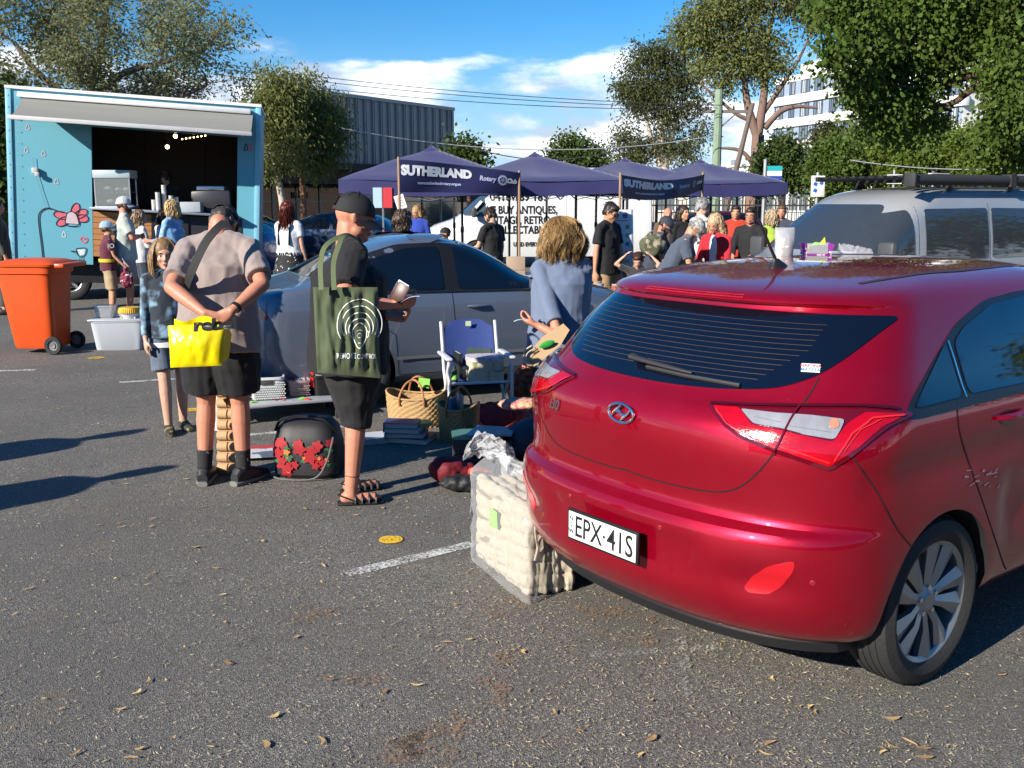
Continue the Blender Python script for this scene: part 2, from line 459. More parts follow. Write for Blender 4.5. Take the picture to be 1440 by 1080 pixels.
DIRT=paint_mat('brown_dirt',(.27,.17,.10),.33,.50)
def line(name,a,b,w,m,z=.004):
 a=Vector(a);b=Vector(b);d=(b-a).normalized();s=V(-d.y,d.x,0)*w/2;mb=MB()
 mb.add([a-s+V(0,0,z),b-s+V(0,0,z),b+s+V(0,0,z),a+s+V(0,0,z)],[(0,1,2,3)])
 return tag(mb.build(name,m,smooth=False),kind='structure')
line('painted_line',G(487,808),G(700,757),.085,WLINE)
line('painted_line',G(168,538),G(330,528),.085,WLINE)
line('painted_line',G(830,922),G(1015,911),.05,WFAINT);line('painted_line',G(955,885),G(972,985),.04,WFAINT,.008)
line('painted_line',G(350,612),G(520,597),.07,WLINE)
line('painted_line',V(-9,9.6,0),V(-5.0,10.3,0),.09,WLINE)
def disc(name,c,r,m,z=.006,n=28,wob=.12):
 mb=MB();vs=[c+V(0,0,z)]
 for k in range(n):
  a=2*PI*k/n;q=r*(1+wob*noise.noise(V(math.cos(a)*1.5,math.sin(a)*1.5,c.x*7)));vs.append(c+V(math.cos(a)*q,math.sin(a)*q,z))
 mb.add(vs,[(0,1+k,1+(k+1)%n)for k in range(n)])
 return tag(mb.build(name,m,smooth=False),kind='structure')
disc('painted_dot',G(549,760),.062,YDOT);disc('painted_dot',G(268,577),.07,YDOT);disc('painted_dot',G(135,504),.09,YDOT)
for(x,y,r)in((595,1040,.1),(560,1050,.09),(625,1060,.07),(700,960,.07),(718,925,.06),(665,1010,.06),(440,865,.10),(515,955,.07),(725,845,.16),(870,870,.2),(700,990,.05),(640,1030,.06)):
 disc('dirt_stain',G(x,y),r,DIRT,.005+.0003*(x%7),30,.9)
def litter():
 mb=MB();rnd=random.Random(3)
 for i in range(17000):
  y=2.6+rnd.random()**1.6*13;x=rnd.uniform(-.62,.62)*y
  if rnd.random()<.35:x=abs(x)*.9-.2
  s=rnd.uniform(.003,.010)*(1+.05*y);w=s*rnd.uniform(.12,.32);a=rnd.uniform(0,PI)
  d=V(math.cos(a),math.sin(a),0);n=V(-d.y,d.x,0);z=.004+rnd.random()*.004
  p=V(x,y,z);mb.add([p-d*s,p-n*w,p+d*s+V(0,0,rnd.random()*.004),p+n*w],[(0,1,2,3)],0)
 for(px,py,rr_,n_)in((450,868,.16,260),(520,955,.10,160),(725,900,.22,420),(860,870,.30,500),(700,1010,.16,260),(880,960,.35,300),(1100,1000,.4,300),(630,850,.25,240),(560,700,.3,200),(1000,930,.2,200)):
  c=G(px,py)
  for i in range(n_//3):
   p=c+V(rnd.gauss(0,rr_),rnd.gauss(0,rr_*.8),.004+rnd.random()*.004);s=rnd.uniform(.002,.008);w=s*rnd.uniform(.15,.35);a=rnd.uniform(0,PI);d=V(math.cos(a),math.sin(a),0);n=V(-d.y,d.x,0)
   mb.add([p-d*s,p-n*w,p+d*s+V(0,0,rnd.random()*.004),p+n*w],[(0,1,2,3)],i%2)
 big=[(212,742),(20,866),(110,895),(170,1000),(215,808),(455,1044),(1280,1046),(1255,1053),(1297,1055),(1300,1068),(935,887),(1017,905),(1085,957),(900,1064),(275,771),(303,801),(205,815),(245,1040),(540,975),(547,912),(668,905),(565,835),(577,862),(635,837),(1240,1060),(85,1000),(62,985),(8,845),(40,830)]
 big+=[(rnd.uniform(0,1440),rnd.uniform(720,1075))for _ in range(60)]+[(rnd.uniform(0,700),rnd.uniform(560,760))for _ in range(40)]
 for(px,py)in big:
  c=G(px,py);s=rnd.uniform(.008,.026)*(1.3 if py>1000 else 1);w=s*rnd.uniform(.14,.36);a=rnd.uniform(0,PI)
  d=V(math.cos(a),math.sin(a),0);n=V(-d.y,d.x,0);vs=[];cur=rnd.uniform(-.5,.5);fs=[]
  for k in range(6):
   t=k/5*2-1;ww=w*(1-t*t)**.8+.0006;cv=n*s*cur*t*t;z=.009+.004*abs(t)*rnd.random()
   vs+=[c+d*s*t+cv-n*ww+V(0,0,z),c+d*s*t+cv+n*ww+V(0,0,z)]
   if k:fs.append((2*k-2,2*k-1,2*k+1,2*k))
  mb.add(vs,fs,1)
 o=mb.build('leaf_litter',[mat('dry_bits',(.42,.34,.20),.8,island=.5),mat('dry_leaf',(.50,.33,.14),.7,island=.45)],smooth=False,fix=False)
 tag(o,'dry gum leaves and bark flakes scattered over the asphalt','leaf litter',kind='stuff')
litter()
TYRE=mat('tyre_rubber',(.022,.022,.022),.75,bump=.3,bscale=90);ALLOY=mat('alloy_silver',(.36,.37,.38),.34,metal=.75,var=.05)
BLKP=mat('black_trim',(.012,.012,.013),.45);GLASSD=mat('dark_glass',(.004,.005,.007),.03,spec=.9,coat=.6)
GAP=mat('panel_gap',(.006,.004,.004),.9);CHROME=mat('chrome',(.75,.75,.76),.1,metal=1);STEEL=mat('brake_steel',(.25,.22,.2),.4,metal=.9)
WELL=mat('wheel_well',(.01,.01,.01),.95)
def catmull_levels(L,k=3):
 out=[]
 for i in range(len(L)-1):
  a,b,c,d=L[max(i-1,0)],L[i],L[i+1],L[min(i+2,len(L)-1)]
  for j in range(k):
   t=j/k;row=[b[0]+(c[0]-b[0])*t]
   dz=c[0]-b[0]
   for q in range(1,len(b)):
    s0=(b[q]-a[q])/(b[0]-a[0])if b[0]!=a[0]else(c[q]-b[q])/dz
    s1=(c[q]-b[q])/dz;s2=(d[q]-c[q])/(d[0]-c[0])if d[0]!=c[0]else s1
    m0=0 if s0*s1<=0 else 2*s0*s1/(s0+s1);m1=0 if s1*s2<=0 else 2*s1*s2/(s1+s2)
    h=dz;row.append((2*t**3-3*t*t+1)*b[q]+(t**3-2*t*t+t)*h*m0+(-2*t**3+3*t*t)*c[q]+(t**3-t*t)*h*m1)
   out.append(row)
 out.append(list(L[-1]));return out
def body_mesh(levels,wheels=(),wr=.34,flare=.02,pr=2.5,pf=2.5,nq=16,ns=40,k=3,bow=0.0,post=None,well_w=.30,archr=None):
 """levels: (z, rear u, front u, half width, rear corner depth, front corner depth)"""
 rings=[]
 for(z,ur,uf,w,cr,cf)in catmull_levels(levels,k):
  half=[]
  for i in range(nq+1):
   t=PI/2*i/nq;half.append((ur+cr*(1-max(0,math.cos(t))**(2/pr)),w*math.sin(t)**(2/pr)))
  a,b=ur+cr,uf-cf
  for i in range(1,ns):
   t=i/ns;half.append((a+(b-a)*t,w+bow*math.sin(PI*t)))
  for i in range(nq,-1,-1):
   t=PI/2*i/nq;half.append((uf-cf*(1-max(0,math.cos(t))**(2/pf)),w*math.sin(t)**(2/pf)))
  row=[]
  for(u,v)in half:
   for(wu,wz)in wheels:
    d=math.hypot(u-wu,z-wz)
    if z>wz-.1:v+=flare*math.exp(-((d-wr-.03)/.09)**2)*min(1,abs(v)/w if w else 0)**4
   p=V(u,v,z)
   if post:p=post(p)
   row.append(p)
  rings.append(row+[V(p.x,-p.y,p.z)for p in reversed(row[1:-1])])
 mb=MB();n=len(rings[0])
 for r in rings:mb.v+=[tuple(p)for p in r]
 for i in range(len(rings)-1):
  for j in range(n):j2=(j+1)%n;mb.f.append((i*n+j,i*n+j2,(i+1)*n+j2,(i+1)*n+j))
 mb.f.append(tuple(range(n-1,-1,-1)));mb.f.append(tuple((len(rings)-1)*n+j for j in range(n)))
 mb.mi=[0]*len(mb.f);me=mb.mesh('b')
 bm=bmesh.new();bm.from_mesh(me);bmesh.ops.recalc_face_normals(bm,faces=bm.faces);bmesh.ops.triangulate(bm,faces=[f for f in bm.faces if len(f.verts)>4]);bm.to_mesh(me);bm.free()
 return me
def cut_arches(me,wheels,ar,hw,mats,depth=.32):
 for m in mats:me.materials.append(m)
 cm=MB()
 for(u,z)in wheels:
  prof=[(u+ar*math.cos(t),z+ar*math.sin(t))for t in[PI*i/30 for i in range(31)]]+[(u-ar*.985,z-ar-.3),(u+ar*.985,z-ar-.3)]
  for s in(-1,1):
   ya,yb=(hw-depth,hw+.2)if s>0 else(-hw-.2,-hw+depth);n=len(prof)
   cm.add([V(p[0],ya,p[1])for p in prof]+[V(p[0],yb,p[1])for p in prof],[tuple(range(n)),tuple(range(2*n-1,n-1,-1))]+[(i,(i+1)%n,(i+1)%n+n,i+n)for i in range(n)])
 cme=cm.mesh('cut');cme.materials.append(mats[0]);cme.materials.append(mats[1])
 cme.polygons.foreach_set('material_index',[1]*len(cme.polygons))
 bm=bmesh.new();bm.from_mesh(cme);bmesh.ops.recalc_face_normals(bm,faces=bm.faces);bm.to_mesh(cme);bm.free()
 co=bpy.data.objects.new('cut',cme);COL.objects.link(co)
 r=evaluated(me,[('BOOLEAN',dict(operation='DIFFERENCE',object=co,solver='EXACT'))])
 COL.objects.unlink(co);bpy.data.objects.remove(co)
 return r
def to_bvh(me):return BVHTree.FromPolygons([v.co.copy()for v in me.vertices],[tuple(p.vertices)for p in me.polygons])
def wheel(parent,u,v,z,r=.316,w=.2,rim=.215,style='blade',side=-1,rot=.2):
 """a wheel: parts tyre and rim; outer face towards side"""
 M=Matrix.Translation((u,v,z))@Matrix.Rotation(-side*PI/2,4,'X')
 mb=MB();h=w/2
 prof=[(rim-.005,-h*.75),(rim+.01,-h*.9),(r-.05,-h),(r-.012,-h*.86),(r,-h*.6),(r,h*.6),(r-.012,h*.86),(r-.05,h),(rim+.012,h*.92),(rim-.005,h*.8)]
 mb.lathe(prof,56,M,closed=True)
 for k in(-.045,-.015,.015,.045):
  mb.lathe([(r-.001,k-.009),(r+.004,k-.008),(r+.004,k+.008),(r-.001,k+.009)],56,M,closed=True)
 t=mb.build('tyre',TYRE,parent,ang=40)
 rb=MB()
 rb.lathe([(rim-.002,h*.82),(rim+.006,h*.86),(rim+.006,h*.78),(rim-.012,h*.72),(rim-.02,-h*.6),(rim-.03,-h*.6),(rim-.022,h*.68)],56,M,closed=True)
 F=h*.62
 if style=='blade':
  for k in range(10):
   a=2*PI*k/10+rot;tw=.06 if k%2 else-.06
   pts=[]
   def P(rr,aa,zz):return M@V(rr*math.cos(aa),rr*math.sin(aa),zz)
   w0,w1=.20,.27
   A=[P(.045,a-w0*1.9,F-.006),P(.11,a-w0+tw*.3,F+.004),P(rim-.012,a-w1+tw,F+.002)]
   B=[P(.045,a+w0*1.9,F-.006),P(.11,a+w0+tw*.3,F-.004),P(rim-.012,a+w1*.55+tw,F+.002)]
   C=[P(.045,a,F),P(.11,a+tw*.3,F+.012),P(rim-.012,a-.05+tw,F+.016)]
   Dn=[q-(M.to_3x3()@V(0,0,.022))for q in A];En=[q-(M.to_3x3()@V(0,0,.022))for q in B]
   vs=A+C+B+Dn+En;fs=[]
   for i in range(2):fs+=[(i,i+1,3+i+1,3+i),(3+i,4+i,7+i,6+i),(i,i+1,10+i,9+i),(6+i,7+i,13+i,12+i)]
   rb.add(vs,fs)
 else:
  for k in range(style):
   a=2*PI*k/style+rot
   def P(rr,aa,zz):return M@V(rr*math.cos(aa),rr*math.sin(aa),zz)
   d=.22
   vs=[P(.05,a-.5,F),P(rim-.01,a-d*.6,F+.01),P(rim-.01,a+d*.6,F+.01),P(.05,a+.5,F),P(.05,a-.5,F-.03),P(rim-.01,a-d*.6,F-.02),P(rim-.01,a+d*.6,F-.02),P(.05,a+.5,F-.03)]
   rb.add(vs,[(0,1,2,3),(0,1,5,4),(3,2,6,7)])
 rb.lathe([(0,F+.012),(.032,F+.012),(.04,F+.006),(.062,F-.004),(.066,F-.02),(0,F-.02)],30,M)
 ro=rb.build('rim',ALLOY,parent,ang=30)
 hb=MB();hb.lathe([(0,-h*.15),(.15,-h*.15),(.15,-h*.3),(0,-h*.3)],32,M);hb.build('brake_disc',STEEL,ro)
 for k in range(5 if style=='blade' else 0):
  nb=MB();a=2*PI*k/5+rot;nb.lathe([(0,F+.008),(.009,F+.008),(.011,F),(.011,F-.015),(0,F-.015)],10,M@Matrix.Translation((.052*math.cos(a),.052*math.sin(a),0)))
  nb.build('wheel_nut',CHROME,ro)
 bk=MB();bk.lathe([(0,-h*.5),(rim-.02,-h*.5),(rim-.02,-h*.6),(0,-h*.6)],30,M);bk.build('wheel_backing',WELL,ro)
 return t,ro
def red_car():
 PAINT=bpy.data.materials.new('red_paint');PAINT.use_nodes=True;nt=PAINT.node_tree;b=nt.nodes['Principled BSDF'];L=nt.links
 tc=_n(nt,'ShaderNodeTexCoord');n=_n(nt,'ShaderNodeTexNoise');n.inputs['Scale'].default_value=7;n.inputs['Detail'].default_value=8;n.inputs['Roughness'].default_value=.65
 L.new(tc.outputs['Object'],n.inputs[0]);mx=_n(nt,'ShaderNodeMix',data_type='RGBA')
 mr=_n(nt,'ShaderNodeMapRange');mr.inputs[1].default_value=.42;mr.inputs[2].default_value=.7;mr.inputs[4].default_value=.02;L.new(n.outputs['Fac'],mr.inputs[0]);L.new(mr.outputs[0],mx.inputs[0])
 mx.inputs[6].default_value=(.32,.0005,.015,1);mx.inputs[7].default_value=(.34,.16,.13,1)
 v=_n(nt,'ShaderNodeTexVoronoi');v.inputs['Scale'].default_value=55;L.new(tc.outputs['Object'],v.inputs['Vector'])
 m2=_n(nt,'ShaderNodeMapRange');m2.inputs[1].default_value=.10;m2.inputs[2].default_value=.05;m2.inputs[4].default_value=.3;L.new(v.outputs['Distance'],m2.inputs[0])
 sc_=_n(nt,'ShaderNodeSeparateColor');L.new(v.outputs['Color'],sc_.inputs[0]);m3=_n(nt,'ShaderNodeMapRange');m3.inputs[1].default_value=.9;m3.inputs[2].default_value=.95;L.new(sc_.outputs[0],m3.inputs[0])
 mu=_n(nt,'ShaderNodeMath',operation='MULTIPLY');L.new(m2.outputs[0],mu.inputs[0]);L.new(m3.outputs[0],mu.inputs[1])
 mx2=_n(nt,'ShaderNodeMix',data_type='RGBA');L.new(mu.outputs[0],mx2.inputs[0]);L.new(mx.outputs[2],mx2.inputs[6]);mx2.inputs[7].default_value=(.5,.4,.36,1)
 L.new(mx2.outputs[2],b.inputs['Base Color']);b.inputs['Metallic'].default_value=.55;b.inputs['Roughness'].default_value=.33
 b.inputs['Specular IOR Level'].default_value=.15;b.inputs['Coat Weight'].default_value=1;b.inputs['Coat Roughness'].default_value=.012;b.inputs['Coat IOR'].default_value=1.5
 lv=[(.20,-.60,3.25,.70,.42,.5),(.235,-.66,3.32,.80,.42,.5),(.30,-.735,3.4,.855,.44,.55),(.42,-.785,3.44,.88,.46,.6),(.52,-.795,3.45,.888,.46,.6),(.61,-.79,3.43,.888,.46,.62),(.648,-.775,3.42,.888,.46,.64),(.668,-.725,3.41,.888,.42,.66),(.70,-.715,3.39,.888,.42,.66),(.80,-.728,3.25,.888,.44,.7),(.90,-.742,3.0,.886,.46,.75),(.97,-.735,2.75,.88,.48,.8),(1.03,-.70,2.5,.868,.50,.9),(1.075,-.645,2.25,.845,.50,.8),(1.10,-.622,2.16,.833,.50,.7),(1.20,-.53,1.98,.792,.46,.62),(1.30,-.425,1.78,.745,.42,.6),(1.352,-.365,1.66,.716,.40,.58),(1.372,-.36,1.66,.703,.42,.50),(1.388,-.40,1.64,.692,.46,.5),(1.41,-.375,1.6,.672,.46,.5),(1.43,-.30,1.56,.645,.44,.5),(1.452,-.12,1.5,.60,.42,.5),(1.47,.07,1.42,.54,.38,.5),(1.484,.27,1.3,.44,.3,.4),(1.493,.46,1.15,.30,.18,.2)]
 wheels=[(0,.316),(2.65,.316)]
 def post(p):
  av=abs(p.y)
  if av>.5 and .45<p.z<1.1 and p.x>-.45:
   c=.93+.03*p.x/2;p.y-=math.copysign(.012*math.exp(-((p.z-c+.09)/.06)**2),p.y)
   p.y-=math.copysign(.018*math.exp(-((p.z-.62)/.12)**2)*(1 if .45<p.x<2.2 else 0),p.y)
  if p.x<-.3 and av>.40 and .34<p.z<.60:
   k=math.exp(-((av-.62)/.16)**2)*math.exp(-((p.z-.47)/.055)**2);p.x+=.028*k
  if p.x<-.5 and av<.42 and .38<p.z<.60:p.x+=.02*min(1,(.42-av)/.04)*math.exp(-((p.z-.50)/.085)**4)
  return p
 me=body_mesh(lv,wheels,.34,.012,pr=2.35,nq=26,ns=60,k=3,post=post)
 bv0=to_bvh(me)
 me=cut_arches(me,wheels,.352,.888,[PAINT,WELL])
 yaw=R(52.4);root=thing('red_hatchback','shiny dark red hatchback seen from behind, bag, box and antenna on its roof','car',(.997,4.10,0),PI/2-yaw)
 body=link(me,'body',[],root,ang=28,fix=False)
 Mw=Matrix.Translation(root.location)@Matrix.Rotation(root.rotation_euler.z,4,'Z');Mi=Mw.inverted();M3=Mi.to_3x3()
 co=Mi@CAM
 px=lambda x,y:(co,(M3@ray(x,y)).normalized())
 side=lambda x,y:(V(x,-3,y),V(0,1,0))
 rear=lambda x,y:(V(-3,x,y),V(1,0,0))
 mir=lambda p:V(p.x,-p.y,p.z)
 half=[(0,1.085),(.30,1.092),(.50,1.110),(.60,1.145),(.655,1.195),(.688,1.26),(.704,1.32),(.703,1.342),(.685,1.35),(.60,1.352),(.35,1.354),(0,1.356)]
 poly=half+[(-x,y)for x,y in reversed(half[1:-1])]
 poly=[tuple(p)for p in smoothpts([(x,y,0)for x,y in poly],4,True)];poly=[(p[0],p[1])for p in poly]
 decal(bv0,poly,rear,.028,.004,.008).build('rear_window',mat('tinted_rear_glass',(.003,.004,.009),.02,spec=.8,coat=1),root,ang=60)
 hl=MB()
 for i in range(13):
  z=1.135+.0165*i;w=.46+.10*min(1,i/6)
  hl2=strip_on(bv0,[(-w,z),(w,z)],rear,.0014,.0048,.04);hl.add(hl2.v,hl2.f)
 hl.build('heater_lines',mat('heater_wire',(.09,.06,.045),.5),root)
 sl_=MB()
 for i in range(2):
  q=strip_on(bv0,[(-.25,1.397+.0075*i),(.25,1.397+.0075*i)],rear,.0075,.003,.02);sl_.add(q.v,q.f)
 sl_.build('stop_lamp',mat('red_lens_dark',(.45,.0,.005),.25,coat=1,bump=1,bscale=200),root)
 wp=MB();pts=[]
 for(y,z,o)in((.085,1.150,.03),(.04,1.146,.035),(-.1,1.137,.033),(-.23,1.128,.028)):
  h,n,_,_=bv0.ray_cast(V(-3,y,z),V(1,0,0));pts.append(h+V(-o,0,.01))
 wp.tube(smoothpts(pts,5),[.020,.023,.022,.019,.018,.017,.017,.016,.015,.014,.014,.013,.012,.011,.009,.006],10,flat=.6)
 pts=[]
 for(y,z,o)in((-.0,1.126,.014),(-.2,1.119,.014),(-.42,1.112,.013)):
  h,n,_,_=bv0.ray_cast(V(-3,y,z),V(1,0,0));pts.append(h+V(-o,0,.004))
 wp.tube(pts,.008,6);wp.build('rear_wiper',mat('wiper_plastic',(.035,.035,.035),.4),root)
 outer=[(993,568),(1060,570),(1135,571),(1215,571),(1262,574),(1285,583),(1250,600),(1222,622),(1195,645),(1165,663),(1120,647),(1088,636),(1040,616),(1018,600)]
 white=[(1042,577),(1090,583),(1138,586),(1187,592),(1180,608),(1172,619),(1130,612),(1100,604),(1060,597)]
 red2=[(1003,572),(1040,575),(1058,598),(1100,607),(1170,622),(1192,596),(1215,582),(1275,583),(1240,600),(1205,630),(1166,656),(1120,641),(1088,630),(1040,611)]
 LR=mat('lamp_red',(.38,.0,.006),.15,coat=1,var=.45,scale=9,bump=.12,bscale=60,stretch=(1,1,4));LD=mat('lamp_dark',(.10,.002,.008),.08,coat=1);LW=mat('lamp_clear',(.42,.42,.43),.2,metal=.45,coat=1,var=.35,scale=14,bump=.25,bscale=40,stretch=(1,1,.4))
 for mm in(None,mir):
  lo=decal(bv0,rounded(outer,8,3),px,9,.007,.02,mm).build('tail_lamp',LD,root,ang=50)
  decal(bv0,rounded(red2,4,2),px,7,.010,0,mm).build('red_lens',LR,lo,ang=70)
  decal(bv0,rounded(white,5,3),px,6,.0125,.004,mm).build('clear_lens',LW,lo,ang=70)
  for ln_,w_,mt_ in(([(1008,577),(1024,598),(1050,612),(1092,629)],.004,'lamp_bright'),([(1098,628),(1140,642),(1166,651)],.004,'lamp_bright'),([(1172,648),(1196,612),(1225,590),(1268,585)],.006,'lamp_bright'),([(1186,634),(1208,606),(1236,592)],.003,'lamp_bright'),([(1000,569),(1060,572),(1126,573),(1215,573),(1262,576)],.012,'lamp_deep'),([(1062,588),(1098,596)],.002,'lamp_grey'),([(1106,600),(1168,610)],.002,'lamp_grey')):
   q=strip_on(bv0,ln_,px,w_,.0142,4)
   if mm:q.v=[tuple(mir(V(*p)))for p in q.v]
   q.build('lamp_line',mat(mt_,{'lamp_bright':(.75,.02,.02),'lamp_deep':(.05,.001,.004),'lamp_grey':(.18,.18,.19)}[mt_],.25,coat=1),lo)
  q=decal(bv0,[(1172+7*math.cos(a),598+7*math.sin(a))for a in[2*PI*i/18 for i in range(18)]],px,4,.0150,.002,mm);q.build('lamp_bulb',mat('bulb_amber',(.45,.20,.12),.25,coat=1),lo)
  g=strip_on(bv0,[(1126,571),(1112,592),(1088,638)],px,.006,.0155,4)
  if mm:g.v=[tuple(mir(V(*p)))for p in g.v]
  g.build('lens_seam',LD,lo)
  rf=decal(bv0,rounded([(1046,826),(1056,812),(1078,797),(1118,789),(1116,803),(1098,826),(1080,836),(1052,833)],6,3),px,6,.003,.01,mm)
  rf.build('reflector',mat('reflector_red',(.48,.004,.012),.3,coat=1,bump=.12,bscale=220),root,ang=60)
  for(x,y)in((1143,820),(928,742)):
   o,d=px(x,y);h,n,_,_=bv0.ray_cast(o,d);n=n if n.dot(d)<0 else-n
   if mm:h=mir(h);n=mir(n)
   q=n.to_track_quat('Z','Y').to_matrix().to_4x4();mb=MB();mb.lathe([(0,.0035),(.0085,.0035),(.0105,.001),(.0105,-.004),(0,-.004)],16,Matrix.Translation(h)@q)
   mb.build('parking_sensor',mat('sensor_red',(.25,.01,.02),.5),root)
 gaps=[[(1152,530),(1143,548),(1128,570)],[(1088,638),(1070,660),(1045,682),(1020,691),(990,690),(940,680),(885,663),(840,640),(800,610),(788,590)],[(1345,540),(1348,600),(1362,650),(1380,700),(1400,760),(1418,806),(1440,800)],[(1198,642),(1232,690),(1260,742),(1281,768)]]
 for g in gaps:
  gp=MB()
  q=strip_on(bv0,[tuple(p)[:2]for p in smoothpts([(x,y,0)for x,y in g],5)],px,.0055,.0015,4);q.f=[f for f in q.f if all(q.v[i][1]<.012 for i in f)];gp.add(q.v,q.f)
  gp.build('panel_gap',GAP,root);q.v=[tuple(mir(V(*p)))for p in q.v];q.build('panel_gap',GAP,root)
 wf=[(-.26,1.045),(-.225,1.02),(.60,1.03),(1.70,1.005),(2.12,.985),(1.95,1.10),(1.72,1.25),(1.52,1.345),(1.20,1.385),(.80,1.39),(.50,1.372),(.22,1.30),(.0,1.19)]
 wf=rounded(wf,.07,4)
 q1=[(-.20,1.055),(.115,1.06),(.115,1.245),(.06,1.215)];q2=[(.165,1.062),(.98,1.058),(.98,1.362),(.80,1.366),(.52,1.35),(.27,1.288),(.17,1.24)];q3=[(1.06,1.056),(1.95,1.03),(1.80,1.14),(1.62,1.25),(1.45,1.33),(1.20,1.358),(1.06,1.362)]
 for mm in(None,mir):
  decal(bv0,wf,side,.05,.003,.01,mm).build('window_frame',mat('window_black',(.012,.012,.013),.28),root,ang=60)
  for q in(q1,q2,q3):decal(bv0,rounded(q,.03,3),side,.05,.0065,0,mm).build('side_window',GLASSD,root,ang=60)
  st=strip_on(bv0,[(.135,1.055),(.135,1.25)],side,.008,.0075,.03)
  if mm:st.v=[tuple(mir(V(*p)))for p in st.v]
  st.build('chrome_strip',CHROME,root)
  for uu in(.42,1.45):
   hp=[]
   for k in range(9):
    t=k/8;h,n,_,_=bv0.ray_cast(V(uu-.10+.2*t,-3,.958+.006*t),V(0,1,0));hp.append(h+V(0,-.004-.028*math.sin(PI*t)**.5,0))
   hb=MB();hb.tube([mir(p)if mm else p for p in hp],[.010,.016,.017,.017,.017,.017,.017,.016,.010],10,flat=.8);hb.build('door_handle',PAINT,root)
   cup=[(uu+.07*math.cos(a),.95+.03*math.sin(a))for a in[2*PI*i/20 for i in range(20)]]
   decal(bv0,cup,side,.02,.0015,0,mm).build('handle_recess',mat('handle_dark',(.07,.002,.006),.35,coat=1),root)
 g2=MB()
 for line_ in([(1.03,1.02),(1.04,.7),(1.06,.27)],[(2.05,1.0),(2.12,.8),(2.05,.5),(2.0,.27)],[(.55,.265),(2.0,.265)]):
  q=strip_on(bv0,line_,side,.005,.0015,.03);g2.add(q.v,q.f);g2.add([mir(V(*p))for p in q.v],q.f)
 g2.build('door_gaps',GAP,root)
 wsm=[(-.66,1.06),(.66,1.06),(.56,1.39),(-.56,1.39)]
 decal(bv0,rounded(wsm,.08,4),lambda x,y:(V(5,x,y),V(-1,0,0)),.05,.003,.01).build('windscreen',GLASSD,root,ang=60)
 for s in(-1,1):
  decal(bv0,rounded([(s*.50,.68),(s*.84,.72),(s*.84,.84),(s*.62,.78)],.03,3),lambda x,y:(V(5,x,y),V(-1,0,0)),.04,.004,.01).build('headlight',mat('headlamp_glass',(.7,.7,.72),.1,coat=1),root)
  mb=MB();mb.ell((1.92,s*.98,1.03),(.07,.11,.075),nu=18,nv=12);mb.bar((1.95,s*.84,1.0),(1.93,s*.95,1.01),.04,.05);mb.build('side_mirror',PAINT,root)
 va=[]
 for i in range(41):
  v=-.80+1.6*i/40;h,n,_,_=bv0.ray_cast(V(-3,v,.232),V(1,0,0))
  if h:va.append(h+V(-.004,0,0))
 mb=MB()
 for i,p in enumerate(va):
  mb.v+=[tuple(p+V(.0,0,.012)),tuple(p+V(-.010,0,.002)),tuple(p+V(.002,0,-.035)),tuple(p+V(.12,0,-.05))]
  if i:
   for k in range(3):mb.f.append((4*i-4+k,4*i-3+k,4*i+1+k,4*i+k));mb.mi.append(0)
 mb.build('lower_valance',BLKP,root)
 ro=MB()
 for s in(-1,1):
  pts=[(u,s*(.545-.02*abs(u-.5)))for u in[x*.1 for x in range(0,13)]]
  q=strip_on(bv0,[(-.02,s*.50),(.2,s*.525),(.6,s*.54),(1.1,s*.52)],lambda x,y:(V(x,y,3),V(0,0,-1)),.022,.002,.04);ro.add(q.v,q.f)
 ro.build('roof_strip',mat('roof_strip_black',(.04,.035,.035),.5),root)
 h,n,_,_=bv0.ray_cast(V(.15,0,3),V(0,0,-1));mb=MB()
 mb.loft([(h+V(0,0,-.004),V(1,0,0),V(0,1,0),.055,.032),(h+V(.0,0,.006),V(1,0,0),V(0,1,0),.050,.028),(h+V(-.006,0,.022),V(1,0,0),V(0,1,0),.030,.014),(h+V(-.02,0,.036),V(1,0,0),V(0,1,0),.014,.009)],20)
 mb.tube([h+V(-.018,0,.03),h+V(-.06,.0,.085),h+V(-.135,.005,.20)],[.0065,.0065,.0055],8);mb.build('antenna',mat('antenna_black',(.015,.015,.015),.4),root)
 def at_px(x,y,off=.0):
  o,d=px(x,y);h,n,_,_=bv0.ray_cast(o,d);return h+V(-off,0,0)
 c=V(-.815,.012,.500);X=V(0,-1,0);Y=V(.02,0,1).normalized();mb=MB();mb.box(c,(.012,.392,.128),bev=.003)
 pl=mb.build('number_plate',mat('plate_black',(.01,.01,.01),.4),root)
 mb=MB();mb.box(c+V(-.007,0,0),(.004,.372,.107),bev=.001);mb.build('plate_face',mat('plate_white',(.72,.72,.70),.4),pl)
 BK=mat('plate_lettering_black',(.01,.01,.012),.5)
 o=c+V(-.0105,0,0)
 place_text('EPX',.118,o+X*-.072+V(0,0,-.003),X,Y,BK,pl,width=.152,weight=.0009)
 place_text('41S',.118,o+X*.104+V(0,0,-.003),X,Y,BK,pl,width=.138,weight=.0009)
 put_=MB();put_.box(o+X*.018,(.002,.010,.010));put_.build('plate_dot',BK,pl)
 for i,ch in enumerate('NSW'):place_text(ch,.027,o+X*-.170+V(0,0,.026-.026*i),X,Y,BK,pl,weight=.0003)
 h,n,_,_=bv0.ray_cast(V(-3,.0,.968),V(1,0,0));ec=h+V(-.006,0,0);E=MB();eY=V(.02,0,1)
 E.tube([ec+X*.066*math.cos(a)+eY*.036*math.sin(a)+V(-.003,0,0)for a in[2*PI*i/32 for i in range(32)]],.0055,8,closed=True)
 def ep(x,y):return ec+X*x+eY*y+V(-.003,0,0)
 E.tube([ep(-.052,-.020),ep(-.036,.0),ep(-.012,.018),ep(.0,.031)],[.003,.005,.006,.004],8)
 E.tube([ep(.052,.020),ep(.036,.0),ep(.012,-.018),ep(.0,-.031)],[.003,.005,.006,.004],8)
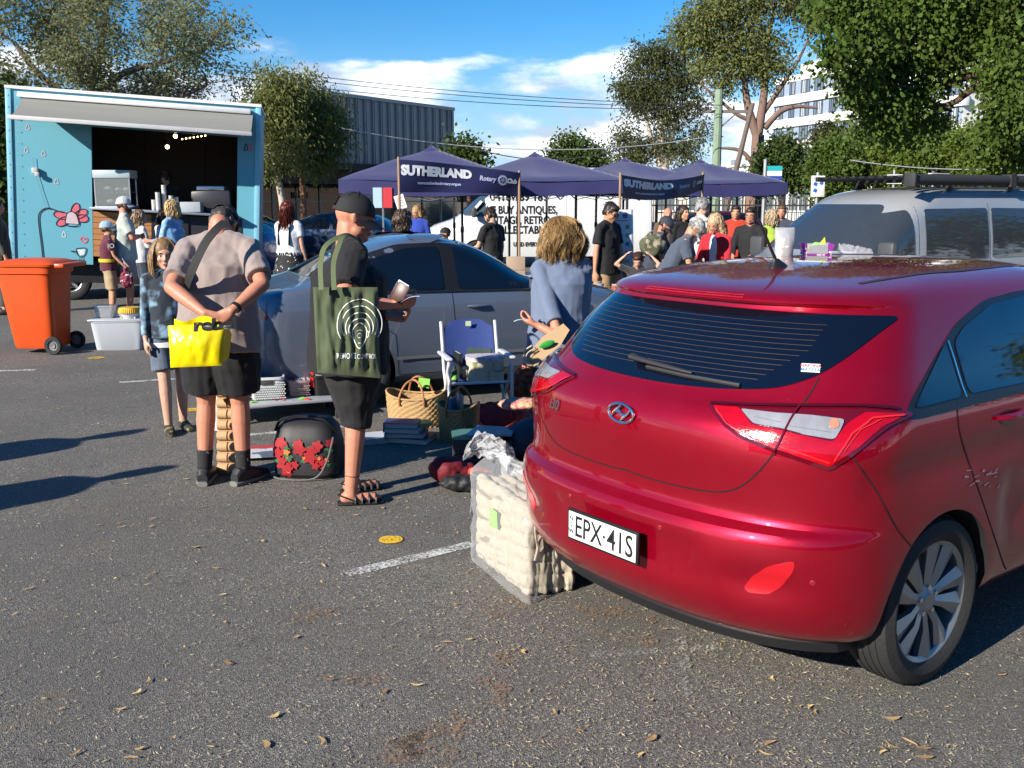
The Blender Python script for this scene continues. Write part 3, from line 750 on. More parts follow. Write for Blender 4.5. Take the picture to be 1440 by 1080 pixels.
 E.tube([ep(-.030,.004),ep(-.005,.004),ep(.005,-.004),ep(.030,-.004)],[.005,.006,.006,.005],8)
 E.build('emblem',CHROME,root)
 h,n,_,_=bv0.ray_cast(V(-3,.43,.925),V(1,0,0));n=n if n.x<0 else-n;tX=V(0,0,1).cross(n).normalized();
 place_text('i30',.062,h+n*.004,tX,n.cross(tX),CHROME,root,name='badge',weight=.0012,shear=.2,ext=.003)
 o_,d_=px(1140,519);h,n,_,_=bv0.ray_cast(o_,d_);n=n if n.dot(d_)<0 else-n;tX=V(0,0,1).cross(n).normalized();tY=n.cross(tX);mb=MB();Mr=Matrix((tX,tY,n)).transposed()
 hh=h+n*.0075;mb.box(hh,(.062,.034,.001),Mr);st=mb.build('sticker',mat('sticker_white',(.7,.7,.72),.4),root)
 place_text('HAKUNA',.016,hh+tY*.008+n*.001,tX,tY,mat('sticker_red',(.6,.08,.05),.5),st,weight=.0006);place_text('MATATA',.016,hh-tY*.008+n*.001,tX,tY,mat('sticker_blue',(.05,.2,.5),.5),st,weight=.0006)
 for(u,s)in((0,-1),(0,1),(2.65,-1),(2.65,1)):wheel(root,u,s*.785,.316,side=s if s>0 else-1,rot=.35,rim=.232)
 mb=MB();mb.box((.345,-.80,.36),(.012,.10,.26),Matrix.Rotation(.35,3,'Y'));mb.build('arch_liner',mat('dusty_liner',(.32,.30,.26),.9),root)
 sc=MB();rr=random.Random(5)
 for k in range(16):
  x0,y0=rr.uniform(1352,1402),rr.uniform(662,690);q=strip_on(bv0,[(x0,y0),(x0+rr.uniform(2,8),y0-rr.uniform(0,5))],px,rr.uniform(.002,.008),.0015+.0002*k,2);sc.add(q.v,q.f)
 sc.build('scuff_mark',mat('scuff',(.42,.25,.25),.6),root)
 return root,bv0,Mw
RED,RED_BVH,RED_M=red_car()
def on_red(px_,py_):
 Mi=RED_M.inverted();h=None
 while h is None:h,n,_,_=RED_BVH.ray_cast(Mi@CAM,(Mi.to_3x3()@ray(px_,py_)).normalized());py_+=1
 return RED_M@h
def car_paint(name,col,metal=.4,rough=.33):return mat(name,col,rough,metal=metal,var=.06,scale=3,coat=1)
def vehicle(name,label,cat,loc,az,lv,wheels,wr,hw,paint,side_wins,frame=None,screen=None,back=None,lamps_f=None,lamps_r=None,trim=None,group=None,seams=(),handles=(),mirror=None,ar=None,nq=14,ns=36,k=2,rim_n=5,flare=.012,glass=None,pr=2.6,pf=2.4,gstep=.07):
 """az: compass heading (from +Y towards +X). Local frame x forward, y left, z up, origin under the rear axle."""
 GL=glass or GLASSD;mir=lambda p:V(p.x,-p.y,p.z)
 me=body_mesh(lv,wheels,wr,flare,nq=nq,ns=ns,k=k,pr=pr,pf=pf);bv=to_bvh(me)
 me=cut_arches(me,wheels,ar or wr+.035,hw,[paint,WELL])
 root=thing(name,label,cat,loc,PI/2-az,group);body=link(me,'body',[],root,ang=28,fix=False)
 side=lambda x,y:(V(x,-3,y),V(0,1,0));fr=lambda x,y:(V(9,x,y),V(-1,0,0));rr=lambda x,y:(V(-9,x,y),V(1,0,0))
 for mm in(None,mir):
  if frame:decal(bv,rounded(frame,.08,3),side,gstep,.006,.010,mm).build('window_frame',mat('window_black',(.012,.012,.013),.28),root,ang=60)
  for q in side_wins:decal(bv,rounded(q,.04,3),side,gstep,.0105,.003,mm).build('side_window',GL,root,ang=60)
  for h in handles:
   o,n,_,_=bv.ray_cast(V(h[0],-3,h[1]),V(0,1,0));pts=[o+V(-.1+.05*i,-.003-.022*(1 if 0<i<4 else 0),0)for i in range(5)]
   mb=MB();mb.tube([mir(p)if mm else p for p in pts],[.01,.014,.014,.014,.01],8);mb.build('door_handle',paint,root)
  if mirror:
   u,z,w_=mirror;s=1 if mm else-1;mb=MB();mb.box((u,s*(hw+w_),z),(.12,.24,.15 if hw<.94 else .26),bev=.045);mb.bar((u,s*(hw-.06),z-.04),(u,s*(hw+w_),z-.03),.05);mo=mb.build('side_mirror',paint if hw<.94 else mat('mirror_grey',(.06,.062,.066),.4),root);mb=MB();mb.box((u-.05,s*(hw+w_),z),(.012,.155,.11),bev=.004);mb.build('mirror_glass',GLASSD,mo)
 if screen:decal(bv,rounded(screen,.07,3),fr,gstep*.6,.007,.012).build('windscreen',GL,root,ang=60)
 if back:decal(bv,rounded(back,.07,3),rr,gstep*.6,.007,.012).build('rear_window',GL,root,ang=60)
 for q in(lamps_f or[]):
  for s in(1,-1):decal(bv,rounded([(s*a,b)for a,b in q],.02,3),fr,.05,.004,.01).build('headlight',mat('headlamp_glass',(.7,.7,.72),.1,coat=1),root)
 for q in(lamps_r or[]):
  for s in(1,-1):decal(bv,rounded([(s*a,b)for a,b in q],.02,3),rr,.05,.004,.01).build('tail_light',mat('lamp_red',(.36,.0,.006),.12),root)
 if seams:
  g=MB()
  for ln in seams:
   q=strip_on(bv,ln,side,.006,.0015,.05);g.add(q.v,q.f);g.add([mir(V(*p))for p in q.v],q.f)
  g.build('door_gaps',GAP,root)
 if trim:
  for(ln,w_,m_,nm)in trim:
   for mm in(None,mir):
    q=strip_on(bv,ln,side,w_,.013,.04)
    if mm:q.v=[tuple(mir(V(*p)))for p in q.v]
    q.build(nm,m_,root)
 for(u,z)in wheels:
  for s in(-1,1):wheel(root,u,s*(hw-.11),z,r=wr,rim=wr-.11,style=rim_n,side=s)
 return root,bv
def sedan():
 K=.82;S=lambda pts:[(u*K,z)for u,z in pts]
 lv=[(.19,-.93,3.55,.80,.45,.5),(.26,-1.0,3.66,.88,.5,.6),(.42,-1.06,3.73,.905,.5,.65),(.60,-1.07,3.74,.915,.5,.7),(.75,-1.055,3.68,.915,.5,.8),(.86,-1.04,3.5,.908,.5,.9),(.93,-1.025,3.2,.895,.5,1),(.985,-.99,2.75,.88,.5,1),(1.02,-.80,2.42,.86,.45,.8),(1.05,-.52,2.22,.845,.4,.7),(1.10,-.32,2.08,.825,.40,.6),(1.2,-.08,1.90,.785,.42,.6),(1.3,.17,1.68,.735,.45,.6),(1.37,.40,1.46,.68,.45,.6),(1.42,.66,1.22,.60,.4,.5),(1.445,.85,1.02,.48,.3,.3),(1.455,.95,.98,.35,.1,.1)]
 lv=[(z,a*K,b*K,w,c*K*(.8 if z<1.03 else 1),d*K)for z,a,b,w,c,d in lv]
 az=R(66);f=V(math.sin(az),math.cos(az),0);l=V(-f.y,f.x,0)
 corner=D(350,455,7.95);corner.z=0;loc=corner+f*1.07*K+l*.90
 P=car_paint('sedan_paint',(.125,.15,.20),.35,.42)
 fr_=S([(-.42,1.01),(-.20,.985),(1.0,.965),(2.30,.955),(1.95,1.09),(1.6,1.26),(1.35,1.345),(1.0,1.385),(.55,1.375),(.2,1.29),(-.15,1.14)])
 GS=thin('sedan_side_glass',(.03,.05,.06),.72,.02)
 wins=[S([(-.14,1.01),(.98,.985),(.98,1.35),(.62,1.34),(.26,1.26),(0,1.14)]),S([(1.14,.985),(2.13,.975),(1.88,1.09),(1.58,1.24),(1.36,1.315),(1.14,1.345)])]
 root,bv=vehicle('grey_sedan','dark blue grey four door sedan parked side on behind the goods laid out for sale','car',loc,az,lv,[(0,.31),(2.72*K,.31)],.31,.915,P,wins,fr_,screen=[(-.66,1.04),(.66,1.04),(.54,1.38),(-.54,1.38)],back=[(-.60,1.095),(.60,1.095),(.46,1.34),(-.46,1.34)],lamps_f=[[(.5,.62),(.82,.64),(.82,.76),(.55,.74)]],lamps_r=[[(.50,.76),(.80,.78),(.80,.90),(.55,.89)]],seams=[S([(1.06,.97),(1.08,.7),(1.06,.28)]),S([(2.25,.95),(2.25,.7),(2.15,.3)]),S([(.0,.98),(.12,.8),(.42,.62),(.45,.28)]),S([(.45,.27),(2.15,.27)])],handles=[(1.35*K,.84),(.40*K,.86)],mirror=(2.02*K,1.02,.08),trim=[(S([(.42,.42),(2.2,.42)]),.028,mat('sedan_side_trim',(.30,.31,.33),.35,metal=.6),'side_moulding'),(S([(-.1,1.395-.41),(2.15,.963)]),.016,BLKP,'window_seal')],rim_n=7,gstep=.045,pr=3.6)
 decal(bv,rounded([(-1.0*K,.80),(-.86*K,.80),(-.93*K,.90),(-1.0*K,.92)],.02,3),lambda x,y:(V(x,-3,y),V(0,1,0)),.03,.006,.01).build('tail_light',mat('lamp_red',(.36,.0,.006),.12),root)
 return root
SEDAN=sedan()
def silver_van():
 lv=[(.26,-.85,3.95,.86,.2,.7),(.5,-.95,4.13,.93,.2,.9),(.8,-.97,4.12,.955,.2,1),(.95,-.97,4.0,.96,.2,1.05),(1.05,-.97,3.75,.958,.2,1.0),(1.13,-.965,3.42,.952,.2,.75),(1.3,-.955,3.17,.935,.2,.62),(1.5,-.935,2.9,.90,.2,.6),(1.7,-.90,2.62,.855,.25,.6),(1.8,-.85,2.42,.81,.3,.6),(1.87,-.75,2.15,.73,.3,.5),(1.91,-.5,1.75,.58,.3,.4),(1.925,-.2,1.3,.4,.2,.2)]
 az=R(243)
 P=car_paint('silver_paint',(.46,.47,.47),.45,.4)
 wins=[[(2.42,1.06),(3.22,1.08),(3.05,1.26),(2.72,1.58),(2.42,1.64)],[(1.14,1.06),(2.22,1.06),(2.22,1.65),(1.14,1.66)],[(-.78,1.08),(1.06,1.06),(1.06,1.66),(-.70,1.64)]]
 root,bv=vehicle('silver_van','silver van with a long black roof rack parked behind the red hatchback','van',(6.43,13.68,0),az,lv,[(0,.34),(3.2,.34)],.34,.955,P,wins,None,screen=[(-.78,1.17),(.78,1.17),(.70,1.45),(.57,1.70),(-.57,1.70),(-.70,1.45)],back=[(-.7,1.15),(.7,1.15),(.66,1.7),(-.66,1.7)],lamps_f=[[(.5,.75),(.88,.80),(.86,1.0),(.62,.95)]],seams=[[(2.32,1.72),(2.34,1.0),(2.36,.3)],[(1.1,1.72),(1.1,.3)],[(3.3,1.05),(3.2,.6)]],mirror=(3.0,1.16,.14),handles=[(2.5,.95)],glass=mat('van_glass',(.035,.042,.05),.03,spec=.8,coat=.6))
 RK=mat('rack_black',(.015,.015,.016),.5);r=thing('roof_rack','black flat roof rack with crossbars and a rolled awning on the silver van','roof rack',root.location,PI/2-az)
 mb=MB()
 for u in(-.6,.55,1.65):mb.box((u,0,1.99),(.06,1.5,.04),bev=.01)
 mb.build('crossbar',RK,r)
 for s in(-1,1):
  mb=MB();mb.box((.75,s*.72,2.02),(3.3,.05,.06),bev=.01)
  for u in(-.6,.55,1.65):mb.box((u,s*.72,1.92),(.09,.05,.2),bev=.01)
  mb.build('side_rail',RK,r)
 mb=MB()
 for i in range(9):mb.box((.75,-.6+.15*i,2.035),(3.2,.09,.022))
 mb.build('deck_slat',RK,r)
 mb=MB();mb.tube([(-.95,.86,1.99),(2.45,.86,1.99)],.065,12);mb.box((.75,.86,1.99),(.1,.14,.15));mb.box((2.46,.86,1.99),(.04,.16,.16),bev=.01);mb.build('awning_roll',mat('awning_bag',(.03,.03,.032),.7),r)
 mb=MB();mb.box((2.0,.86,2.062),(.3,.06,.01));mb.box((0.6,.86,2.062),(.25,.05,.01));mb.build('rack_label',mat('label_white',(.6,.6,.6),.5),r)
silver_van()
def far_levels(kind):
 if kind=='suv':
  return[(.28,-.8,3.5,.84,.25,.5),(.5,-.88,3.62,.92,.25,.6),(.8,-.9,3.6,.93,.25,.7),(.98,-.9,3.45,.92,.25,.9),(1.08,-.88,2.6,.90,.25,.9),(1.14,-.86,2.35,.88,.25,.7),(1.4,-.76,1.95,.80,.3,.6),(1.6,-.62,1.6,.72,.3,.5),(1.68,-.4,1.3,.6,.3,.4),(1.72,-.1,.9,.4,.2,.2)]
 return[(.2,-.75,3.3,.80,.4,.5),(.3,-.8,3.42,.88,.4,.6),(.55,-.85,3.48,.90,.45,.7),(.8,-.84,3.3,.90,.45,.8),(.95,-.80,2.7,.88,.45,.9),(1.02,-.74,2.35,.86,.45,.7),(1.2,-.55,1.95,.78,.45,.6),(1.35,-.3,1.55,.69,.4,.5),(1.42,0,1.2,.58,.4,.4),(1.45,.3,.8,.4,.2,.2)]
def far_car(name,label,loc,az,kind,paint,group=None):
 loc=V(*loc)
 t=.22 if kind=='suv' else 0;b=1.12 if kind=='suv' else 1.0;h=b+.42-.05*(kind!='suv')
 wins=[[(-.45,b),(.75,b),(.75,h),(.1,h),(-.25,b+.26)],[(.85,b),(2.1,b),(1.75,b+.24),(1.5,h),(.85,h)]]
 return vehicle(name,label,'car',loc,az,far_levels(kind),[(0,.33),(2.65,.33)],.33,.92,paint,wins,None,screen=[(-.66,b+.06),(.66,b+.06),(.55,h),(-.55,h)],back=[(-.6,b+.05),(.6,b+.05),(.5,h-.05),(-.5,h-.05)],lamps_f=[[(.5,.65),(.84,.68),(.84,.8),(.55,.78)]],lamps_r=[[(.55,.8),(.84,.8),(.84,.95),(.6,.95)]],seams=[[(.8,b+.3),(.8,.3)],[(2.1,b-.05),(2.05,.3)]],mirror=(2.0,b+.03,.08),nq=10,ns=26,k=1,group=group,gstep=.075)[0]
far_car('white_hatchback','white hatchback parked behind the right end of the pale blue food truck',V(-6.9,26.5,0),R(282),'car',car_paint('white_paint',(.62,.63,.63),0,.35))
far_car('blue_wagon','dark blue wagon with chrome window line parked left of the tents',V(-3.9,27.5,0),R(278),'car',car_paint('navy_paint',(.015,.03,.075),.3,.3))
far_car('blue_hatchback','bright blue car low behind the woman in the spotted dress',V(-6.1,22.6,0),R(280),'car',car_paint('blue_paint',(.01,.04,.20),.3,.3))
far_car('dark_utility','dark grey four wheel drive parked beyond the tents behind the easel',V(1.9,31.5,0),R(92),'suv',car_paint('dark_grey_paint',(.02,.023,.03),.3,.3))
far_car('maroon_car','dark maroon car beyond the tents behind the man in glasses',V(6.8,30.5,0),R(265),'car',car_paint('maroon_paint',(.08,.01,.015),.2,.3))
def white_van():
 lv=[(.3,-.95,4.9,.9,.12,.7),(.6,-1.05,5.0,.98,.12,.8),(.95,-1.07,4.95,.99,.12,.9),(1.12,-1.07,4.7,.99,.12,.9),(1.25,-1.07,4.3,.985,.12,.8),(1.35,-1.07,4.1,.98,.12,.6),(1.7,-1.06,3.7,.95,.12,.55),(2.1,-1.05,3.2,.92,.12,.5),(2.4,-1.02,2.9,.88,.15,.5),(2.55,-.95,2.6,.8,.2,.4),(2.6,-.7,2.3,.65,.2,.3)]
 az=R(263);P=mat('van_white',(.70,.71,.71),.35,coat=.6,var=.03)
 WG=mat('van_windscreen',(.05,.07,.08),.05,coat=.5)
 root,bv=vehicle('white_panel_van','white high roof panel van with black antique buyer lettering behind the tents','van',(2.6,27.5,0),az,lv,[(0,.36),(3.65,.36)],.36,.99,P,[[(3.42,1.34),(3.98,1.36),(3.70,1.72),(3.50,1.92),(3.42,1.92)]],None,screen=[(-.8,1.4),(.8,1.4),(.72,2.1),(-.72,2.1)],lamps_f=[[(.55,.8),(.9,.85),(.88,1.1),(.7,1.05)]],seams=[[(3.36,2.0),(3.36,.4)],[(1.3,2.3),(1.3,.4)]],mirror=(3.75,1.45,.2),glass=WG,k=1)
 BK=mat('sign_black',(.012,.012,.012),.5)
 def srf(u0,z0):
  def f(a,b):
   u=u0-a;h,n,_,_=bv.ray_cast(V(u,3,z0+b),V(0,-1,0));return(h+V(0,.008,0))if h else V(u,.99,z0+b)
  return f
 for(s,size,u,z,w)in(('0416 189 189',.26,2.55,1.83,1.35),('WE BUY ANTIQUES,',.25,2.52,1.50,1.75),('VINTAGE, RETRO',.25,2.6,1.24,1.55),('COLLECTABLES',.25,2.5,.99,1.4),('USED EVERYTHING',.13,2.2,.62,.9),('CARPETS CLEANED',.10,3.3,2.12,.6)):
  place_text(s,size*1.1,V(0,0,0),V(1,0,0),V(0,0,1),BK,root,width=w*1.12,surf=srf(u,z),weight=.008)
 for k,(u,c)in enumerate(((1.5,(.6,.45,.02)),(1.85,(.02,.08,.4)))):
  mb=MB();vs=[V(u-.1,0,.95),V(u+.1,0,.95),V(u,0,.75)]
  h,n,_,_=bv.ray_cast(V(u,3,.6),V(0,-1,0));mb.prism([(-.1,.1),(.1,.1),(0,-.1)],h+V(0,.012,-.02),V(-1,0,0),V(0,0,1),.006);mb.build('pennant',mat('pennant_%d'%k,c,.6),root)
 mb=MB();mb.box((3.62,.74,1.62),(.05,.5,.3),Matrix.Rotation(-.75,3,'Y'));mb.build('dash_paper',mat('paper',(.7,.7,.68),.8),root)
white_van()
LBLUE=mat('truck_blue',(.125,.37,.455),.5,var=.05,scale=2,coat=.1,bump=.02);WHT=mat('white_paint_plain',(.72,.72,.70),.45);ALU=mat('aluminium',(.55,.56,.57),.35,metal=.8)
def food_truck():
 T=V(-8.70,17.3,.0);root=thing('food_truck','pale blue food truck with raised hatch, grey awning and painted red flower','food truck',T,R(12))
 T2_=Matrix.Rotation(R(3.3),3,'Y');tilt=T2_
 def B(name,m,boxes,parent=root,bev=0):
  mb=MB()
  for(c,d)in boxes:mb.box(tilt@Vector(c),d,tilt,bev)
  return mb.build(name,m,parent)
 Lx,H0,H1,Dp=4.14,.72,3.62,2.3
 y0=0.0
 ox0,ox1,oz0,oz1=1.33,3.76,1.70,3.08
 B('wall',LBLUE,[((ox0/2,.03,(H0+H1)/2),(ox0,.06,H1-H0)),(((ox1+Lx)/2,.03,(H0+H1)/2),(Lx-ox1,.06,H1-H0)),(((ox0+ox1)/2,.03,(oz1+H1)/2),(ox1-ox0-.004,.06,H1-oz1)),((.03,.06+Dp/2,(H0+H1)/2),(.06,Dp,H1-H0-.01)),((Lx-.03,.06+Dp/2,(H0+H1)/2),(.06,Dp,H1-H0-.01)),((Lx/2,Dp+.09,(H0+H1)/2),(Lx-.01,.06,H1-H0-.01))])
 B('roof',WHT,[((Lx/2,Dp/2+.06,H1+.02),(Lx+.04,Dp+.2,.05))])
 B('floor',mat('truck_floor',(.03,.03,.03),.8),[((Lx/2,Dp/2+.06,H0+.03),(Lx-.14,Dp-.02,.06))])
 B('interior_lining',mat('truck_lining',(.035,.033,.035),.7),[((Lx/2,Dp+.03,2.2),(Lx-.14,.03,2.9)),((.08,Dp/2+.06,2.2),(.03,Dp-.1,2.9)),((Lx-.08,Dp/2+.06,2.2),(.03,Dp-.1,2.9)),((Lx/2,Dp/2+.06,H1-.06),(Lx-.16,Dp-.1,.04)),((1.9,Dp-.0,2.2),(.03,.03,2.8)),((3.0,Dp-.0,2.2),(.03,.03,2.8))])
 for x in(.03,Lx-.03):B('corner_strip',mat('truck_blue_edge',(.22,.50,.62),.4),[((x,-.012,(H0+H1)/2),(.09,.03,H1-H0+.02))],bev=.008)
 rv=MB()
 for i in range(16):
  for x in(.03,.17):
   c=tilt@V(x,-.031,H0+.12+.19*i);rv.lathe([(0,.006),(.008,.004),(.01,0)],8,Matrix.Translation(c)@Matrix.Rotation(PI/2,4,'X'))
 rv.build('rivets',ALU,root)
 B('side_skirt',BLKP,[((Lx/2,1.2,.55),(Lx-.3,1.9,.34))])
 for(x,y)in((.9,.35),(3.4,.35)):wheel(root,x,y,.36,r=.36,rim=.22,style=6,side=-1)
 WD=mat('timber_front',(.42,.19,.07),.45,var=.35,scale=3,stretch=(1,1,14))
 for i in range(8):B('servery_plank',WD,[((ox0+.50+.0,-.005,1.60-.098*i),(.98,.02,.09))])
 B('counter',ALU,[(((ox0+ox1)/2,.02,1.70),(ox1-ox0,.5,.04))],bev=.005)
 B('servery_panel',mat('servery_dark',(.02,.02,.025),.5),[((3.1,-.003,1.2),(1.5,.02,.9))])
 mn=B('menu_board',mat('menu_black',(.012,.012,.012),.5),[((2.62,-.03,1.35),(.62,.02,.62))])
 x_=tilt@V(1,0,0);z_=tilt@V(0,0,1);MW=mat('chalk_white',(.6,.6,.6),.7)
 for i,(s,dx,dz,sz)in enumerate((('menu',-.14,.2,.09),('coffee',.14,.2,.07),('hot drinks',-.1,.06,.05),('toast',.15,.05,.05),('cakes',-.12,-.08,.06))):
  place_text(s,sz,tilt@V(2.62+dx,-.043,1.35+dz),x_,z_,MW,mn,weight=.001)
 B('fridge_front',mat('fridge_white',(.45,.45,.46),.4),[((3.52,-.02,1.25),(.42,.04,.8))])
 B('awning_cassette',WHT,[((Lx/2+.02,-.07,H1-.10),(Lx-.35,.12,.09))],bev=.02)
 aw=MB();AG=mat('awning_grey',(.24,.235,.205),.75,var=.12,scale=2,stretch=(.6,9,1))
 a=.27;b_=Lx-.12
 pts=[]
 for i in range(2):
  pass
 def awp(u,v):return tilt@V(a+(b_-a)*u,-.10-.80*v,H1-.16-.36*v-.04*math.sin(PI*v))
 aw.grid(lambda u,v:awp(u,v),20,10);aw.grid(lambda u,v:awp(u,v)+V(0,0,-.008),20,10)
 aw.build('awning_fabric',AG,root,fix=False)
 B('awning_rail',mat('rail_grey',(.5,.5,.49),.4),[(((a+b_)/2,-.93,H1-.53),(b_-a+.05,.05,.07))],bev=.01)
 for x in(a+.12,b_-.12):
  ar=MB();ar.bar(tilt@V(x,-.05,H1-.30),tilt@V(x+(.3 if x<2 else-.3),-.5,H1-.50),.03);ar.bar(tilt@V(x+(.3 if x<2 else-.3),-.5,H1-.50),tilt@V(x,-.9,H1-.56),.03)
  ar.build('awning_arm',WHT,root)
 PK=mat('paint_pink',(.62,.12,.17),.6);LN=mat('paint_black',(.015,.015,.02),.6);CR=mat('paint_cream',(.55,.42,.45),.6);WT=mat('paint_white',(.65,.66,.66),.6)
 def flat(name,poly,m,off=.004):
  mb=MB();mb.add([tilt@V(x,-off,z)for x,z in poly],[tuple(range(len(poly)))]);return mb.build(name,m,root,smooth=False,fix=False)
 def stroke(name,pts,w,m,off=.008,closed=False):
  q=[tuple(p)[:2]for p in smoothpts([(x,z,0)for x,z in pts],5,closed)]
  if closed:q.append(q[0])
  mb=MB();vs=[];fs=[]
  for i,p in enumerate(q):
   t=Vector(q[min(i+1,len(q)-1)])-Vector(q[max(i-1,0)]);t=t.normalized()if t.length>1e-9 else Vector((1,0));n=Vector((-t.y,t.x))*w/2
   vs+=[tilt@V(p[0]+n.x,-off,p[1]+n.y),tilt@V(p[0]-n.x,-off,p[1]-n.y)]
   if i:fs.append((2*i-2,2*i-1,2*i+1,2*i))
  mb.add(vs,fs);return mb.build(name,m,root,smooth=False,fix=False)
 fx,fz=1.0,1.52
 for k,(ang,ln)in enumerate(((1.25,.23),(.55,.22),(-.05,.18),(2.95,.25),(3.7,.24))):
  cx,cz=fx+math.cos(ang)*.17,fz+math.sin(ang)*.14;pt=[]
  for i in range(14):
   t=2*PI*i/14;u,v=math.cos(t)*ln*.52,math.sin(t)*.065;pt.append((cx+u*math.cos(ang)-v*math.sin(ang),cz+u*math.sin(ang)+v*math.cos(ang)))
  flat('painted_petal',pt,PK,.004+.0006*k);stroke('petal_outline',pt,.016,LN,.009+.0006*k,True)
 bell=[(fx-.11,fz-.10),(fx-.08,fz+.06),(fx,fz+.10),(fx+.07,fz+.05),(fx+.11,fz-.11)]
 flat('painted_bell',bell,CR,.0135);stroke('bell_outline',bell+[(fx+.03,fz-.15),(fx-.08,fz-.14)],.016,LN,.0145,True)
 stroke('painted_stem',[(.52,H0+.02),(.50,1.0),(.46,1.45),(.50,1.60),(.62,1.66),(.76,1.62),(.87,1.60)],.022,LN,.0125)
 stroke('painted_bird_line',[(1.06,.99),(1.22,1.0),(1.2,.88),(1.12,.85),(1.07,.9),(1.06,.99)],.012,LN,.007);flat('painted_bird',[(1.07,.97),(1.2,.98),(1.19,.89),(1.12,.87)],WT,.004)
 stroke('bird_wing',[(1.08,.94),(.97,.94),(1.06,.91)],.01,LN,.010);stroke('bird_leg',[(1.12,.86),(1.11,.79)],.01,LN,.0115);stroke('bird_leg',[(1.16,.86),(1.17,.79)],.01,LN,.0115);stroke('bird_ground',[(.98,.79),(1.2,.785)],.01,LN,.013)
 stroke('painted_heart',[(1.19,1.09),(1.13,1.15),(1.16,1.19),(1.19,1.16),(1.23,1.18),(1.24,1.13)],.02,PK,.007,True)
 for k,(x,z)in enumerate(((.32,3.0),(.29,2.62),(.76,2.12),(.56,2.58),(.86,1.22))):stroke('painted_drop',[(x,z-.04),(x-.03,z-.03),(x,z+.05),(x+.03,z-.03)],.012,CR if k<4 else WT,.006,True)
 for k,x in enumerate((3.90,3.98)):stroke('painted_droplet',[(x,2.86),(x-.03,2.86),(x+.005,2.97),(x+.03,2.87)],.016,PK if k else LN,.006+.004*k,True)
 mb=MB();mb.box(tilt@V(.43,-.04,2.28),(.10,.08,.10),bev=.015);mb.box(tilt@V(.47,-.08,2.22),(.07,.06,.07),bev=.01);mb.build('power_socket',mat('socket_grey',(.45,.46,.46),.5),root)
 mb=MB();mb.tube([tilt@V(x,-.03,z)for x,z in((.40,2.5),(.41,2.35),(.44,2.2),(.52,1.9),(.60,1.65))],.004,5);mb.build('cable',mat('cable_grey',(.2,.25,.28),.6),root)
 W=Matrix.Translation(root.location)@Matrix.Rotation(root.rotation_euler.z,4,'Z')@tilt.to_4x4()
 return root,W
TRUCK,TW=food_truck()
def on_truck(x,y,z):return TW@V(x,y,z)
